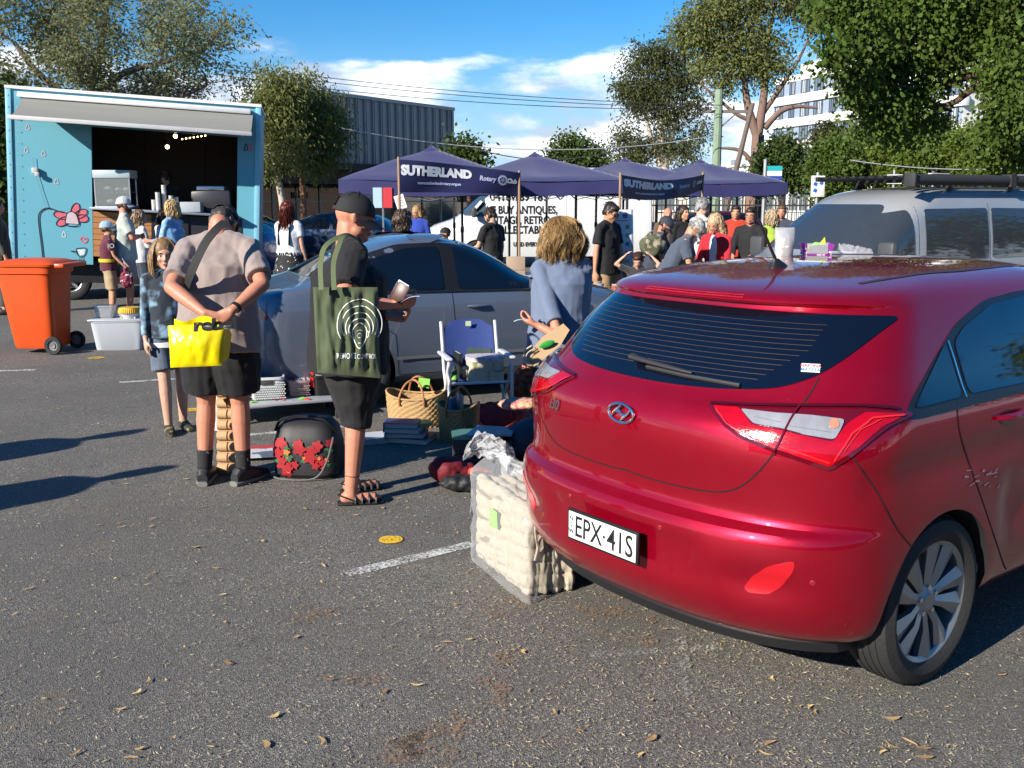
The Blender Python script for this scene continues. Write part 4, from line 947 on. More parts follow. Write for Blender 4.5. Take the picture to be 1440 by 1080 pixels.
def truck_goods():
 CUPM=mat('paper_cup',(.68,.68,.66),.6,var=.04)
 for i,(x,n)in enumerate(((2.36,8),(2.44,14),(2.54,20),(2.66,12),(2.74,11))):
  c=on_truck(x,-.05-.06*(i%2),1.722);t=thing('cup_stack',['short stack of white paper cups at the left end of the truck counter','middle height stack of paper cups, second from the left on the counter','tallest stack of white paper cups on the truck counter','stack of paper cups just right of the tallest stack','rightmost stack of paper cups on the truck counter'][i],'cup stack',c,0,'stacks of paper cups on the food truck counter')
  mb=MB()
  for k in range(n):mb.lathe([(.030,.022*k),(.041,.022*k+.024),(.043,.022*k+.027),(.0,.022*k+.028)],14)
  mb.build('cups',CUPM,t)
 c=on_truck(1.72,.12,1.722);t=thing('glass_cabinet','small glass fronted food cabinet at the left of the truck opening','food cabinet',c)
 mb=MB()
 for x in(-.3,.3):
  for y in(-.16,.16):mb.bar((x,y,0),(x,y,.62),.02)
 mb.box((0,0,.02),(.64,.36,.04));mb.build('frame',ALU,t)
 mb=MB();mb.box((0,0,.58),(.66,.38,.14),bev=.02);mb.build('top',mat('cabinet_top',(.35,.42,.45),.4),t)
 mb=MB();mb.box((0,-.17,.28),(.6,.006,.46));mb.box((0,0,.27),(.58,.3,.008));mb.build('pane',thin('clear_pane',(.8,.85,.85),.12),t)
 for(x,z,s)in((-.15,.30,.07),(.02,.30,.06),(.16,.3,.07),(-.1,.07,.08),(.12,.07,.07)):
  o=MB();o.ell((0,0,.0),(s,s*.8,s*.5),nu=12,nv=8);q=o.build('pastry',mat('pastry_pale',(.5,.45,.38),.7),None)
  q.location=TW@V(1.72+x,.12,1.722+z+s*.5);tag(q,None);q['label']={(-.15):'pale bun at the left of the cabinet top shelf',.02:'pale bun in the middle of the cabinet top shelf',.16:'pale bun at the right of the cabinet top shelf',(-.1):'left bun on the cabinet floor',.12:'right bun on the cabinet floor'}[x];q['category']='pastry';q['group']='buns in the glass cabinet'
 t=thing('coffee_machine','dark coffee machine standing at the right end of the truck counter','coffee machine',on_truck(3.35,.3,1.722));mb=MB();mb.box((0,0,.22),(.7,.4,.36),bev=.03);mb.box((0,-.22,.04),(.66,.12,.07),bev=.01);mb.build('machine_body',mat('machine_black',(.03,.03,.035),.3),t)
 mb=MB();mb.box((0,-.03,.44),(.5,.3,.08),bev=.02);mb.build('cup_tray',ALU,t)
 for x in(-.18,.14):
  mb=MB();mb.tube([(x,-.2,.16),(x,-.32,.14)],.018,8);mb.build('handle',BLKP,t)
 o=MB();o.box((0,0,.09),(.36,.2,.18),bev=.01);q=o.build('carton',mat('carton_grey',(.30,.33,.36),.7));q.location=on_truck(3.0,-.08,1.722);tag(q,'pale grey carton on the truck counter right of the cups','carton')
 EM=mat('bulb_glow',(1,.62,.25),.4,emit=14)
 for i,(x,z)in enumerate(((2.62,3.06),(2.48,2.86))):
  p=on_truck(x,.8,z);t=thing('pendant_light',['lit pendant bulb hanging higher inside the food truck','lit pendant bulb hanging lower inside the food truck'][i],'pendant light',p,0,'lit bulbs inside the food truck')
  mb=MB();mb.ell((0,0,0),.035,nu=12,nv=8);mb.build('bulb',EM,t);mb=MB();mb.tube([(0,0,.03),(0,0,3.62-z)],.006,6);mb.lathe([(.0,.08),(.018,.08),(.022,.03),(0,.03)],10);mb.build('cord',BLKP,t)
 p=on_truck(2.95,.6,3.05);t=thing('string_lights','short string of tiny lit bulbs inside the food truck','string lights',p);mb=MB()
 for i in range(7):mb.ell((.07*i-.2,0,.01*i-.03),.011,nu=8,nv=6)
 mb.build('bulbs',EM,t);mb=MB();mb.tube([(.07*i-.2,0,.01*i-.015)for i in range(7)],.004,5);mb.build('wire',BLKP,t)
truck_goods()
NAVY=mat('tent_navy',(.022,.023,.10),.6,var=.12,scale=1.5,bump=.12,bscale=4,sheen=.2);POLE=mat('pole_grey',(.25,.26,.27),.4,metal=.6);DPOLE=mat('pole_dark',(.03,.03,.035),.5)
def gazebo(label,c,half,eave,peak,rz,group='navy market tents'):
 t=thing('market_tent',label,'tent',c,rz,group);h=half
 mb=MB();N=14
 def surf(u,v):
  r=max(abs(u),abs(v));s=(1-r)
  z=eave+(peak-eave)*(s**.92)-.05*(math.sin(PI*min(1,s*1.2)))*(1-abs(abs(u)-abs(v))/max(r,.001))*0
  k=1-abs(abs(u)-abs(v))/max(r,1e-3)if r>0 else 0
  z-=.07*(1-k)*math.sin(PI*s)
  z+=.015*noise.noise(V(u*3+c.x,v*3,1))
  if r>.999:z-=.045*(1-k)
  return V(u*h,v*h,z)
 mb.grid(lambda a,b:surf(a*2-1,b*2-1),2*N,2*N);mb.build('canopy',NAVY,t,ang=50,fix=False)
 mb=MB()
 def cap(u,v):
  r=max(abs(u),abs(v));return V(u*h*.15,v*h*.15,peak+.06-.20*r-.02*math.cos(6*u)*r)
 mb.grid(lambda a,b:cap(a*2-1,b*2-1),8,8);mb.build('vent_cap',NAVY,t,fix=False)
 mb=MB()
 for k in range(4):
  M=Matrix.Rotation(k*PI/2,3,'Z')
  def val(a,b):
   s=1-abs(a*2-1);sag=.045*(1-(1-s)**2)if False else 0
   kk=1-abs(a*2-1);top=eave-.045*kk+.0;return M@V((a*2-1)*h,-h-.006-.012*math.sin(a*22+k)*b,top-.25*b-.02*math.sin(PI*a))
  mb.grid(val,26,4)
 mb.build('valance',NAVY,t,ang=60,fix=False)
 for(x,y)in((-1,-1),(1,-1),(1,1),(-1,1)):
  mb=MB();mb.box((x*(h-.04),y*(h-.04),(eave-.03)/2),(.045,.045,eave-.03));mb.box((x*(h-.04),y*(h-.04),.02),(.12,.12,.03));mb.box((x*(h-.04),y*(h-.04),1.2),(.065,.065,.12),bev=.008);mb.build('leg',DPOLE,t)
 mb=MB()
 for k in range(4):
  M=Matrix.Rotation(k*PI/2,3,'Z')
  for i in range(2):
   a=M@V(-h+.04+i*(h-.04),-h+.04,eave-.08);b=M@V(i*(h-.04),-h+.04,eave-.38);mb.bar(a,b,.025,.012);mb.bar(a-V(0,0,.3),b+V(0,0,.3),.025,.012)
 mb.build('truss',POLE,t);return t
T1=gazebo('navy tent carrying the left Rotary banner, leftmost and largest of the four',D(608,275,20.0).xy.to_3d(),1.64,2.13,2.76,R(3))
T2=gazebo('navy tent second from the left, just right of the left banner',D(752,275,21.3).xy.to_3d(),1.66,2.15,2.70,R(6))
T3=gazebo('navy tent third from the left, partly behind the second banner',D(878,275,22.6).xy.to_3d(),1.5,2.15,2.64,R(10))
T4=gazebo('navy tent rightmost of the four',D(984,275,22.4).xy.to_3d(),1.42,2.13,2.60,R(8))
def banner(label,A,B,hA,hB,sag,post_lab,fold=0.0,www=True):
 """A, B: top corners (world). cloth hangs between two poles"""
 d=B-A;Ln=V(d.x,d.y,0).length;X=d.normalized();n=V(X.y,-X.x,0).normalized()
 if n.y>0:n=-n
 t=thing('rotary_banner',label,'banner',V(A.x,A.y,0))
 def srf(a,b):
  hh=hA+(hB-hA)*a;top=A.lerp(B,a)-V(0,0,sag*math.sin(PI*a)*(1))
  return top-V(0,0,hh*b)+n*(.035*math.sin(a*9+b*2)+fold*.04*math.exp(-((a-.62)/.05)**2)*math.sin(b*3))
 mb=MB();mb.grid(lambda a,b:srf(a,b),60,10)
 BC=mat('banner_navy',(.018,.02,.075),.55,var=.1);WTX=mat('banner_white',(.75,.75,.78),.6);PTX=mat('banner_lilac',(.42,.45,.62),.6)
 cl=mb.build('cloth',BC,t,fix=False)
 def txt(s,size,a0,b0,w,m,**kw):
  hh=(hA+hB)/2
  f=lambda a,b:srf(a0+a/Ln,b0-b/hh)+n*.008
  place_text(s,size*hh,V(0,0,0),V(1,0,0),V(0,0,1),m,cl,surf=f,width=w*Ln,**kw)
 txt('SUTHERLAND',.40,.30,.33,.58,WTX,weight=.012,shear=.0);txt('Rotary',.26,.715,.42,.14,PTX,shear=.2,weight=.004);txt('Club',.26,.93,.42,.09,WTX,weight=.006)
 if www:txt('www.sutherlandrotary.org.au',.13,.32,.70,.36,PTX,weight=.003)
 g=MB();hh=(hA+hB)/2;cx,cy,r=.845,.42,.20*hh
 def gp(rr,a):return srf(cx+rr*math.cos(a)/Ln,cy-rr*math.sin(a)/hh)+n*.009
 for k in range(48):
  a0,a1=2*PI*k/48,2*PI*(k+1)/48;ro=r*(1.08 if k%4<2 else .95);g.add([gp(r*.74,a0),gp(ro,a0),gp(ro,a1),gp(r*.74,a1)],[(0,1,2,3)])
  g.add([gp(r*.62,a0),gp(r*.68,a0),gp(r*.68,a1),gp(r*.62,a1)],[(0,1,2,3)]);g.add([gp(r*.14,a0),gp(r*.24,a0),gp(r*.24,a1),gp(r*.14,a1)],[(0,1,2,3)])
 for k in range(6):
  a=2*PI*k/6+.3;g.add([gp(r*.22,a-.2),gp(r*.63,a-.07),gp(r*.63,a+.07),gp(r*.22,a+.2)],[(0,1,2,3)])
 g.build('gear_emblem',PTX,cl,smooth=False,fix=False)
 for i,(P,hgt)in enumerate(((A,A.z+.04),(B,B.z+.04))):
  mb=MB();mb.tube([V(P.x,P.y,0)-n*.02-V(A.x*0,0,0),V(P.x,P.y,hgt)-n*.02],.022,10);mb.build('pole',mat('timber_pole',(.30,.19,.11),.7),t)
 reloc(t);return t
bpy.context.view_layer.update()
banner('long navy banner reading SUTHERLAND Rotary Club in front of the leftmost tent',D(561,224,16.6),D(731,243,17.5),.53,.38,-.02,'l')
banner('sagging navy banner reading SUTHERLAND further right between the third and fourth tents',D(874,246,17.0),D(990,245,19.5),.38,.30,.10,'r',fold=1,www=True)
SK={}
def skin(tone):
 cols={'fair':(.52,.29,.20),'tan':(.46,.23,.13),'ruddy':(.50,.21,.13),'deep':(.30,.15,.09)}
 return mat('skin_'+tone,cols[tone],.5,var=.16,scale=14,bump=.10,bscale=220,sss=.06)
HAIRM={}
def hair_mat(name,col,isl=.35):return mat('hair_'+name,col,.45,var=.3,scale=60,island=isl,spec=.4)
def ortho(f,up=V(0,0,1)):
 f=Vector(f).normalized();r=f.cross(up).normalized();u=r.cross(f).normalized();return f,r,u
def hand_prims(mb,wrist,direc,palmn,curl=.5,s=1.0,thumb_side=1,rf=.0085,spread=.12):
 """wrist -> fingers along direc, palm normal palmn (the side the fingers close to)"""
 d=Vector(direc).normalized();n=Vector(palmn);n=(n-d*n.dot(d)).normalized();x=d.cross(n).normalized()*thumb_side
 P=lambda a,b,c:wrist+(x*a+d*b+n*c)*s
 mb.loft([(P(0,-.01,0),x,n,.027*s,.021*s),(P(.002,.025,0),x,n,.036*s,.019*s),(P(.003,.06,.0),x,n,.041*s,.017*s),(P(0,.090,.003),x,n,.040*s,.014*s)],14,p=2.4)
 for k,(xo,ln)in enumerate(((.030,.068),(.010,.077),(-.010,.071),(-.029,.056))):
  c=curl*(1+.12*k);a0=P(xo,.084,.002);ang=0;p=a0;fd=(d+x*(spread*(1.5-k)/1.5)).normalized()
  for j,f in enumerate((.44,.32,.24)):
   ang+=c*(.75,1.0,.7)[j];q=p+(fd*math.cos(ang)+n*math.sin(ang))*ln*f*1.05*s;r0=rf*s*(1.06,.98,.88)[j];mb.cone(p,r0,q,r0*.92,8);p=q
 a0=P(.026,.022,.006);q=P(.052,.050,.016+.012*curl);q2=P(.058-.02*curl,.080,.022+.03*curl);q3=P(.056-.03*curl,.10,.024+.045*curl)
 mb.cone(a0,.0135*s,q,.0115*s,8);mb.cone(q,.0108*s,q2,.0098*s,8);mb.cone(q2,.0096*s,q3,.0082*s,8)
def head_prims(mb,c,f,r,u,s=1.0,fem=False,ears=True,child=False):
 """c = centre of head"""
 Mh=Matrix((r,f,u)).transposed();P=lambda a,b,d:c+(r*a+f*b+u*d)*s
 w=.92 if fem else 1.0
 mb.ell(P(0,-.012,.028),(.076*s*w,.096*s,.090*s),Mh);mb.ell(P(0,.012,-.012),(.066*s*w,.080*s,.088*s),Mh)
 mb.ell(P(0,.030,-.068),(.046*s*w,.050*s,.042*s),Mh);mb.ell(P(0,.072,-.088),(.021*s*w,.018*s,.017*s),Mh)
 mb.ell(P(0,.070,.030),(.052*s*w,.020*s,.020*s),Mh)
 for q in(-1,1):
  mb.ell(P(q*.036*w,.060,-.022),(.024*s,.024*s,.022*s),Mh)
  mb.ell(P(q*.048*w,.020,-.060),(.022*s,.034*s,.026*s),Mh)
  if ears:
   mb.ell(P(q*.077*w,-.004,-.002),(.007*s,.018*s,.030*s),Mh@Matrix.Rotation(q*.25,3,'Z'));mb.ell(P(q*.080*w,-.012,.012),(.009*s,.012*s,.016*s),Mh)
 mb.cone(P(0,.084,.022),.007*s,P(0,.104,-.016),.0125*s,8);mb.ell(P(0,.094,-.024),(.017*s,.012*s,.009*s),Mh)
 mb.ell(P(0,.083,-.052),(.024*s,.012*s,.007*s),Mh);mb.ell(P(0,.081,-.062),(.020*s,.012*s,.008*s),Mh)
 return P
def face_parts(body,P,r,f,u,s,brow=(.08,.05,.03),lips=(.42,.14,.12),glasses=None,beard=None):
 Mh=Matrix((r,f,u)).transposed()
 for q in(-1,1):
  mb=MB();mb.ell(P(q*.031,.071,.004),(.0135*s,.0125*s,.0085*s),Mh,12,8);e=mb.build('eye',mat('eye_white',(.62,.60,.57),.25),body)
  mb=MB();mb.ell(P(q*.031,.0805,.003),(.0058*s,.004*s,.0062*s),Mh,10,6);mb.build('iris',mat('iris_dark',(.03,.025,.02),.15),e)
  mb=MB();mb.tube([P(q*.017,.076,.012),P(q*.031,.0825,.0135),P(q*.046,.074,.010)],.0028*s,6);mb.build('eyelid',mat('eyelid',(.22,.10,.07),.6),body)
  mb=MB();mb.tube([P(q*.014,.088,.024),P(q*.032,.090,.031),P(q*.050,.078,.025)],[.0034*s,.0044*s,.002*s],6,flat=.7);mb.build('eyebrow',mat('brow_%.2f'%brow[0],brow,.8),body)
 mb=MB();mb.ell(P(0,.089,-.0535),(.021*s,.0085*s,.0045*s),Mh,14,8);mb.ell(P(0,.088,-.0615),(.018*s,.0085*s,.0055*s),Mh,14,8);mb.build('lips',mat('lips_%.2f'%lips[0],lips,.4),body)
 if glasses:
  gm=mat('glasses_dark',(.008,.008,.009),.1)if glasses=='sun' else mat('glasses_frame',(.02,.02,.02),.3);mb=MB()
  for q in(-1,1):
   if glasses=='sun':mb.ell(P(q*.032,.090,.003),(.029*s,.005*s,.020*s),Mh,14,8)
   else:mb.tube([P(q*.032+.026*math.cos(a),.092,.003+.018*math.sin(a))for a in[2*PI*i/16 for i in range(16)]],.0022*s,6,closed=True)
   mb.tube([P(q*.058,.086,.008),P(q*.080,.0,.006)],.0025*s,6)
  mb.tube([P(-.008,.096,.008),P(.008,.096,.008)],.003*s,6);mb.build('sunglasses' if glasses=='sun' else 'glasses',gm,body)
def strands(root_pts,fn,n,seg,r0,mname,parent,name='hair',seed=1,tip=.3,sides=4):
 """many thin tubes; fn(rnd, base, normal) -> list of points"""
 rnd=random.Random(seed);mb=MB()
 for i in range(n):
  b,nn=root_pts(rnd);pts=fn(rnd,b,nn);k=len(pts)
  mb.tube(pts,[r0*(1-(1-tip)*j/(k-1))for j in range(k)],sides)
 return mb.build(name,mname,parent,ang=80,fix=False)
def cap_part(body,P,r,f,u,s,m,back=False,brim=True,m2=None,name='cap',dz=0):
 Mh=Matrix((r,f,u)).transposed();mb=MB();vs=[];fs=[];nu,nv=28,10;K=1.06
 for j in range(nv+1):
  a=(PI/2)*(j/nv)
  for i in range(nu):
   b=2*PI*i/nu;dirn=V(math.sin(a)*math.cos(b)*.079*K,math.sin(a)*math.sin(b)*.102*K,math.cos(a)*.090*K)
   lo=-.012*(1-math.sin(b))*.5 if j>nv-3 else 0
   q=c_=P(0,-.014,.030+dz);vs.append(q+Mh@(dirn*s)+u*lo*s)
 for j in range(nv):
  for i in range(nu):
   if back and j>=nv-4 and abs(((i/nu*2*PI)-(1.5*PI)+PI)%(2*PI)-PI)<.42*(1 if j<nv-1 else 0):continue
   i2=(i+1)%nu;fs.append((j*nu+i,j*nu+i2,(j+1)*nu+i2,(j+1)*nu+i))
 mb.add(vs,fs);mb.tube([vs[nv*nu+i]for i in range(nu)],.0035*s,6,closed=True);mb.ell(P(0,-.014,.030+dz)+u*.098*s,.007*s,nu=8,nv=6)
 for i in range(0,nu,5):mb.tube([vs[j*nu+i]+(vs[j*nu+i]-c_)*.012 for j in range(nv-(4 if back else 0))],.0016*s,4)
 o=mb.build(name,m,body,ang=60)
 if brim:
  mb=MB()
  def br(a,b):
   t=(a-.5)*2;x=t*.080;y=.085*math.sqrt(max(0,1-(t*.92)**2))+.075*b*math.sqrt(max(0.02,1-t*t*.85));z=.018+dz-.030*b-.022*t*t;return P(x,y-.008,z)
  mb.grid(br,14,5);mb.grid(lambda a,b:br(a,b)-u*.004*s,14,5);mb.build('cap_brim',m2 or m,o,ang=70)
 return o
def person(label,foot,H=1.75,az=0,pose=None,cloth=None,tone='fair',hair=None,vox=.012,fem=False,cat='person',group=None,girth=1.0,face=True,glasses=None,beard=None,cap=None,smooth=4,hands=True):
 """generic figure. Local frame: forward f, right r. Everything is world space then parented."""
 pose=pose or{};cloth=cloth or{}
 f=V(math.sin(az),math.cos(az),0);r=V(f.y,-f.x,0);Z=V(0,0,1);k=H/1.75;foot=Vector(foot)
 P0=lambda a,b,c:foot+(r*a+f*b)*k+Z*c*k
 J={}
 lean=pose.get('lean',0);ly=math.sin(lean);lz=math.cos(lean);side=pose.get('side',0)
 hip=P0(0,pose.get('hipy',0),pose.get('hipz',.92))
 up=(Z*lz+f*ly+r*side).normalized();tf=(f*lz-Z*ly).normalized();tr=r
 if 'twist' in pose:tr=(r*math.cos(pose['twist'])+f*math.sin(pose['twist']));tf=up.cross(tr).normalized()
 g=girth
 chest=hip+up*.36*k;neck=hip+up*.535*k+tf*.005*k;sh=.185 if not fem else .165
 bend=pose.get('bend',0);up2=(up*math.cos(bend)+tf*math.sin(bend)).normalized()
 hd=pose.get('head',(0,0));ht,hp=hd
 hf=(tf*math.cos(ht)+tr*math.sin(ht)).normalized();hr=hf.cross(up2 if bend else Z.lerp(up,.4)).normalized();hu=hr.cross(hf).normalized()
 hf2=(hf*math.cos(hp)-hu*math.sin(hp)).normalized();hu2=hr.cross(hf2).normalized()
 hc=neck+(up*.6+Z*.4).normalized()*.105*k*math.cos(hp*.5)+hu2*.045*k+hf2*.022*k
 hs=pose.get('hs',1.0)*(k**.5)
 S=[neck-up*.055*k+tr*q*sh*k for q in(-1,1)]
 def arm(q,spec):
  """spec: (upper dir, fore dir) in (right*q, forward, up)"""
  dv=lambda t:(tr*q*t[0]+tf*t[1]+Z*t[2]).normalized()
  s_=S[0 if q<0 else 1];e=s_+dv(spec[0])*.285*k;w=e+dv(spec[1])*.25*k;return s_,e,w
 AL=arm(-1,pose.get('L',((.18,.0,-1),(.10,.25,-1))));AR=arm(1,pose.get('R',((.18,.0,-1),(.10,.25,-1))))
 if 'AL' in pose:AL=(AL[0],)+tuple(pose['AL'])
 if 'AR' in pose:AR=(AR[0],)+tuple(pose['AR'])
 ft=pose.get('feet',((-.10,0,.12),(.10,0,.12)))
 legs=[]
 for q,(fx,fy,to)in zip((-1,1),ft):
  h_=hip+tr*q*.088*k-Z*.02*k;a_=P0(fx,fy,.085);kn=h_.lerp(a_,.5)+f*.03*k+(f*pose.get('knee',0));legs.append((h_,kn,a_,(f+r*q*to).normalized()))
 root=thing('person',label,cat,foot,0,group)
 mb=MB();head_fn=head_prims(mb,hc,hf2,hr,hu2,hs,fem)
 mb.cone(neck-up*.03*k,.062*k*(.85 if fem else 1)*(1+.45*(g-1)),hc-hu2*.045*hs-hf2*.02*hs,.054*k*(.85 if fem else 1)*(1+.4*(g-1)),14)
 mb.loft([(hip-up*.10*k,tr,tf,.12*k,.10*k),(hip,tr,tf,.155*k*g,.11*k*g),(hip+up*.16*k,tr,tf,.135*k*g,.10*k*g),(chest,tr,tf,.155*k*g,.11*k*g),(neck-up*.07*k,tr,tf,.15*k,.085*k),(neck-up*.01*k,tr,tf,.07*k,.06*k)],20)
 for q,A in((-1,AL),(1,AR)):
  mb.cone(neck+up*.0*k+tr*q*.03*k,.05*k,A[0]-tr*q*.01*k,(.038 if fem else .046)*k)
  mb.cone(A[0]-tr*q*.02*k,(.044 if fem else .055)*k,A[0],(.042 if fem else .052)*k);ua=(.044 if not fem else .037)*k*(1+.5*(g-1));mb.cone(A[0],ua*1.08,A[1],ua*.82);m_=A[1].lerp(A[2],.3);mb.cone(A[1],ua*.84,m_,ua*.86);mb.cone(m_,ua*.86,A[2],.0255*k)
  hdsp=pose.get('hand%s'%('L' if q<0 else 'R'),{});dd=hdsp.get('d',(A[2]-A[1]).normalized());pn=hdsp.get('n',-tr*q)
  if hands:hand_prims(mb,A[2]+dd.normalized()*.01 if isinstance(dd,Vector)else A[2],dd,pn,hdsp.get('curl',.35),k,hdsp.get('t',1 if(V(*(dd.normalized())).cross(Vector(pn))).dot(tf)>0 else-1),rf=max(.0088,vox*.8))
 for(h_,kn,a_,td)in legs:
  mb.cone(h_,.082*k*g,kn,.056*k);c_=kn.lerp(a_,.28);mb.cone(kn,.054*k,c_,.057*k);mb.cone(c_,.056*k,a_,.036*k);mb.cone(a_,.038*k,a_-Z*.03*k,.038*k)
  mb.cone(a_-Z*.045*k-td*.03*k,.035*k,a_-Z*.055*k+td*.14*k,.028*k)
 me=blob(mb,vox,smooth);body=link(me,'body',skin(tone),root,ang=80,fix=False)
 if face:face_parts(body,head_fn,hr,hf2,hu2,hs,(hair or{}).get('brow',(.08,.05,.03)),glasses=glasses)
 def fold(amp,seed=0):
  def fn(p,n):
   q=V(p.x*9+seed,p.y*9,p.z*4.5);a=noise.noise(q);b=noise.noise(V(p.x*22,p.y*22+seed,p.z*7));c=noise.noise(V(p.x*5+p.z*9,p.y*5,p.z*5-p.x*8+seed));return amp*(1.6*(.28-abs(a))+.55*b+1.3*(.2-abs(c)))
  return fn
 top=cloth.get('top')
 if top:
  mb=MB();lo=top.get('len',-.08);e=.016*k+top.get('loose',0)
  secs=[(hip+up*lo*k,tr,tf,.172*k*g+e,.128*k*g+e),(hip+up*.03*k,tr,tf,.165*k*g+e,.123*k*g+e),(hip+up*.16*k,tr,tf,.150*k*g+e,.115*k*g+e),(chest,tr,tf,.165*k*g+e*.8,.118*k*g+e*.8),(neck-up*.085*k,tr,tf,.165*k+e*.5,.095*k+e*.3),(neck-up*.03*k,tr,tf,.11*k,.075*k),(neck+up*.012*k,tr,tf,.066*k,.060*k)]
  mb.loft(secs,24);sl=top.get('sleeve',.75)
  for q,A in((-1,AL),(1,AR)):
   ua=(.058 if not fem else .050)*k*(1+.5*(g-1));mb.cone(neck-up*.012*k+tr*q*.035*k,.066*k,A[0]-tr*q*.01*k-up*.005*k,ua*1.06);mb.cone(A[0]-tr*q*.05*k-up*.07*k,ua*1.3,A[0]-up*.02*k,ua*1.0)
   if sl<=1:mb.tube([A[0],A[0].lerp(A[1],sl*.5),A[0].lerp(A[1],sl)],[ua*1.1,ua*1.08,ua*1.12],14)
   elif sl>0:mb.cone(A[0],ua*1.1,A[1],ua*.92);mb.tube([A[1],A[1].lerp(A[2],(sl-1)*.5),A[1].lerp(A[2],sl-1)],[ua*.9,ua*.82,ua*.72],14)
  if top.get('hood'):mb.ell(neck-tf*.07*k+up*.0*k,(.10*k,.06*k,.07*k),Matrix((tr,tf,up)).transposed())
  me=blob(mb,vox,smooth);displace(me,fold((.006 if fem else .008)*k,len(label)));link(me,top.get('name','tshirt'),top['m'],root,ang=80,fix=False)
  if top.get('inner'):
   mb=MB();mb.loft([(hip+up*.1*k+tf*(.125*k*g+e),tr,up,.05*k,.02),(chest+tf*(.118*k*g+e),tr,up,.045*k,.1*k)],12);mb.ell(chest+tf*(.105*k*g),(.055*k,.04*k,.2*k),Matrix((tr,tf,up)).transposed());mb.build('inner_shirt',top['inner'],root)
 bot=cloth.get('bottom')
 if bot:
  mb=MB();ln=bot.get('len',.45);e=bot.get('loose',.018)*k
  mb.loft([(hip+up*.06*k,tr,tf,.152*k*g+e*.4,.112*k*g+e*.4),(hip-up*.02*k,tr,tf,.158*k*g+e*.5,.118*k*g+e*.5),(hip-up*.10*k,tr,tf,.15*k*g+e*.5,.112*k*g+e*.5)],22)
  for(h_,kn,a_,td)in legs:
   L1=min(1,ln*2);pts=[h_,h_.lerp(kn,L1*.5),h_.lerp(kn,L1)];rs=[.086*k*g+e*.5,.078*k*g+e,.064*k+e*1.3]
   if ln>.5:pts+=[kn.lerp(a_,(ln-.5)*1.0),kn.lerp(a_,min(.98,(ln-.5)*2))];rs=[.086*k*g+e*.5,.076*k*g+e*.6,.058*k+e*.7,.055*k+e*.7,.044*k+e*.8]
   mb.tube(pts,rs,16)
  me=blob(mb,vox,smooth);displace(me,fold(.007*k,3));link(me,bot.get('name','shorts'),bot['m'],root,ang=80,fix=False)
 sh_=cloth.get('shoes')
 if sh_:
  for(h_,kn,a_,td)in legs:
   x=td.cross(Z);b=a_-Z*.085*k;mb=MB()
   mb.loft([(b-td*.075*k+Z*.035*k,x,Z,.030*k,.034*k),(b-td*.05*k+Z*.048*k,x,Z,.038*k,.047*k),(b+td*.0*k+Z*.048*k,x,Z,.042*k,.047*k),(b+td*.08*k+Z*.036*k,x,Z,.046*k,.035*k),(b+td*.15*k+Z*.030*k,x,Z,.044*k,.028*k),(b+td*.195*k+Z*.022*k,x,Z,.022*k,.018*k)],16,p=2.6)
   mb.build('shoe',sh_['m'],root)
 if hair and cap:hair=dict(hair,under=1)
 if hair:hair_for(hair,body,head_fn,hr,hf2,hu2,hs,neck,up)
 if beard:
  mb=MB();Mh=Matrix((hr,hf2,hu2)).transposed();mb.ell(head_fn(0,.050,-.078),(.054*hs,.048*hs,.044*hs),Mh);mb.ell(head_fn(0,.083,-.040),(.030*hs,.012*hs,.007*hs),Mh)
  for q in(-1,1):mb.ell(head_fn(q*.058,.018,-.045),(.014*hs,.034*hs,.045*hs),Mh)
  me=blob(mb,.007,2);displace(me,lambda p,n:.006*noise.noise(p*90));link(me,'beard',beard,body,ang=90,fix=False)
 if cap:cap_part(body,head_fn,hr,hf2,hu2,hs,cap['m'],back=cap.get('back',False),m2=cap.get('m2'))
 bpy.context.view_layer.update();reloc(root)
 return dict(root=root,body=body,P=head_fn,r=hr,f=hf2,u=hu2,hc=hc,neck=neck,hip=hip,AL=AL,AR=AR,tf=tf,tr=tr,up=up,legs=legs,chest=chest)
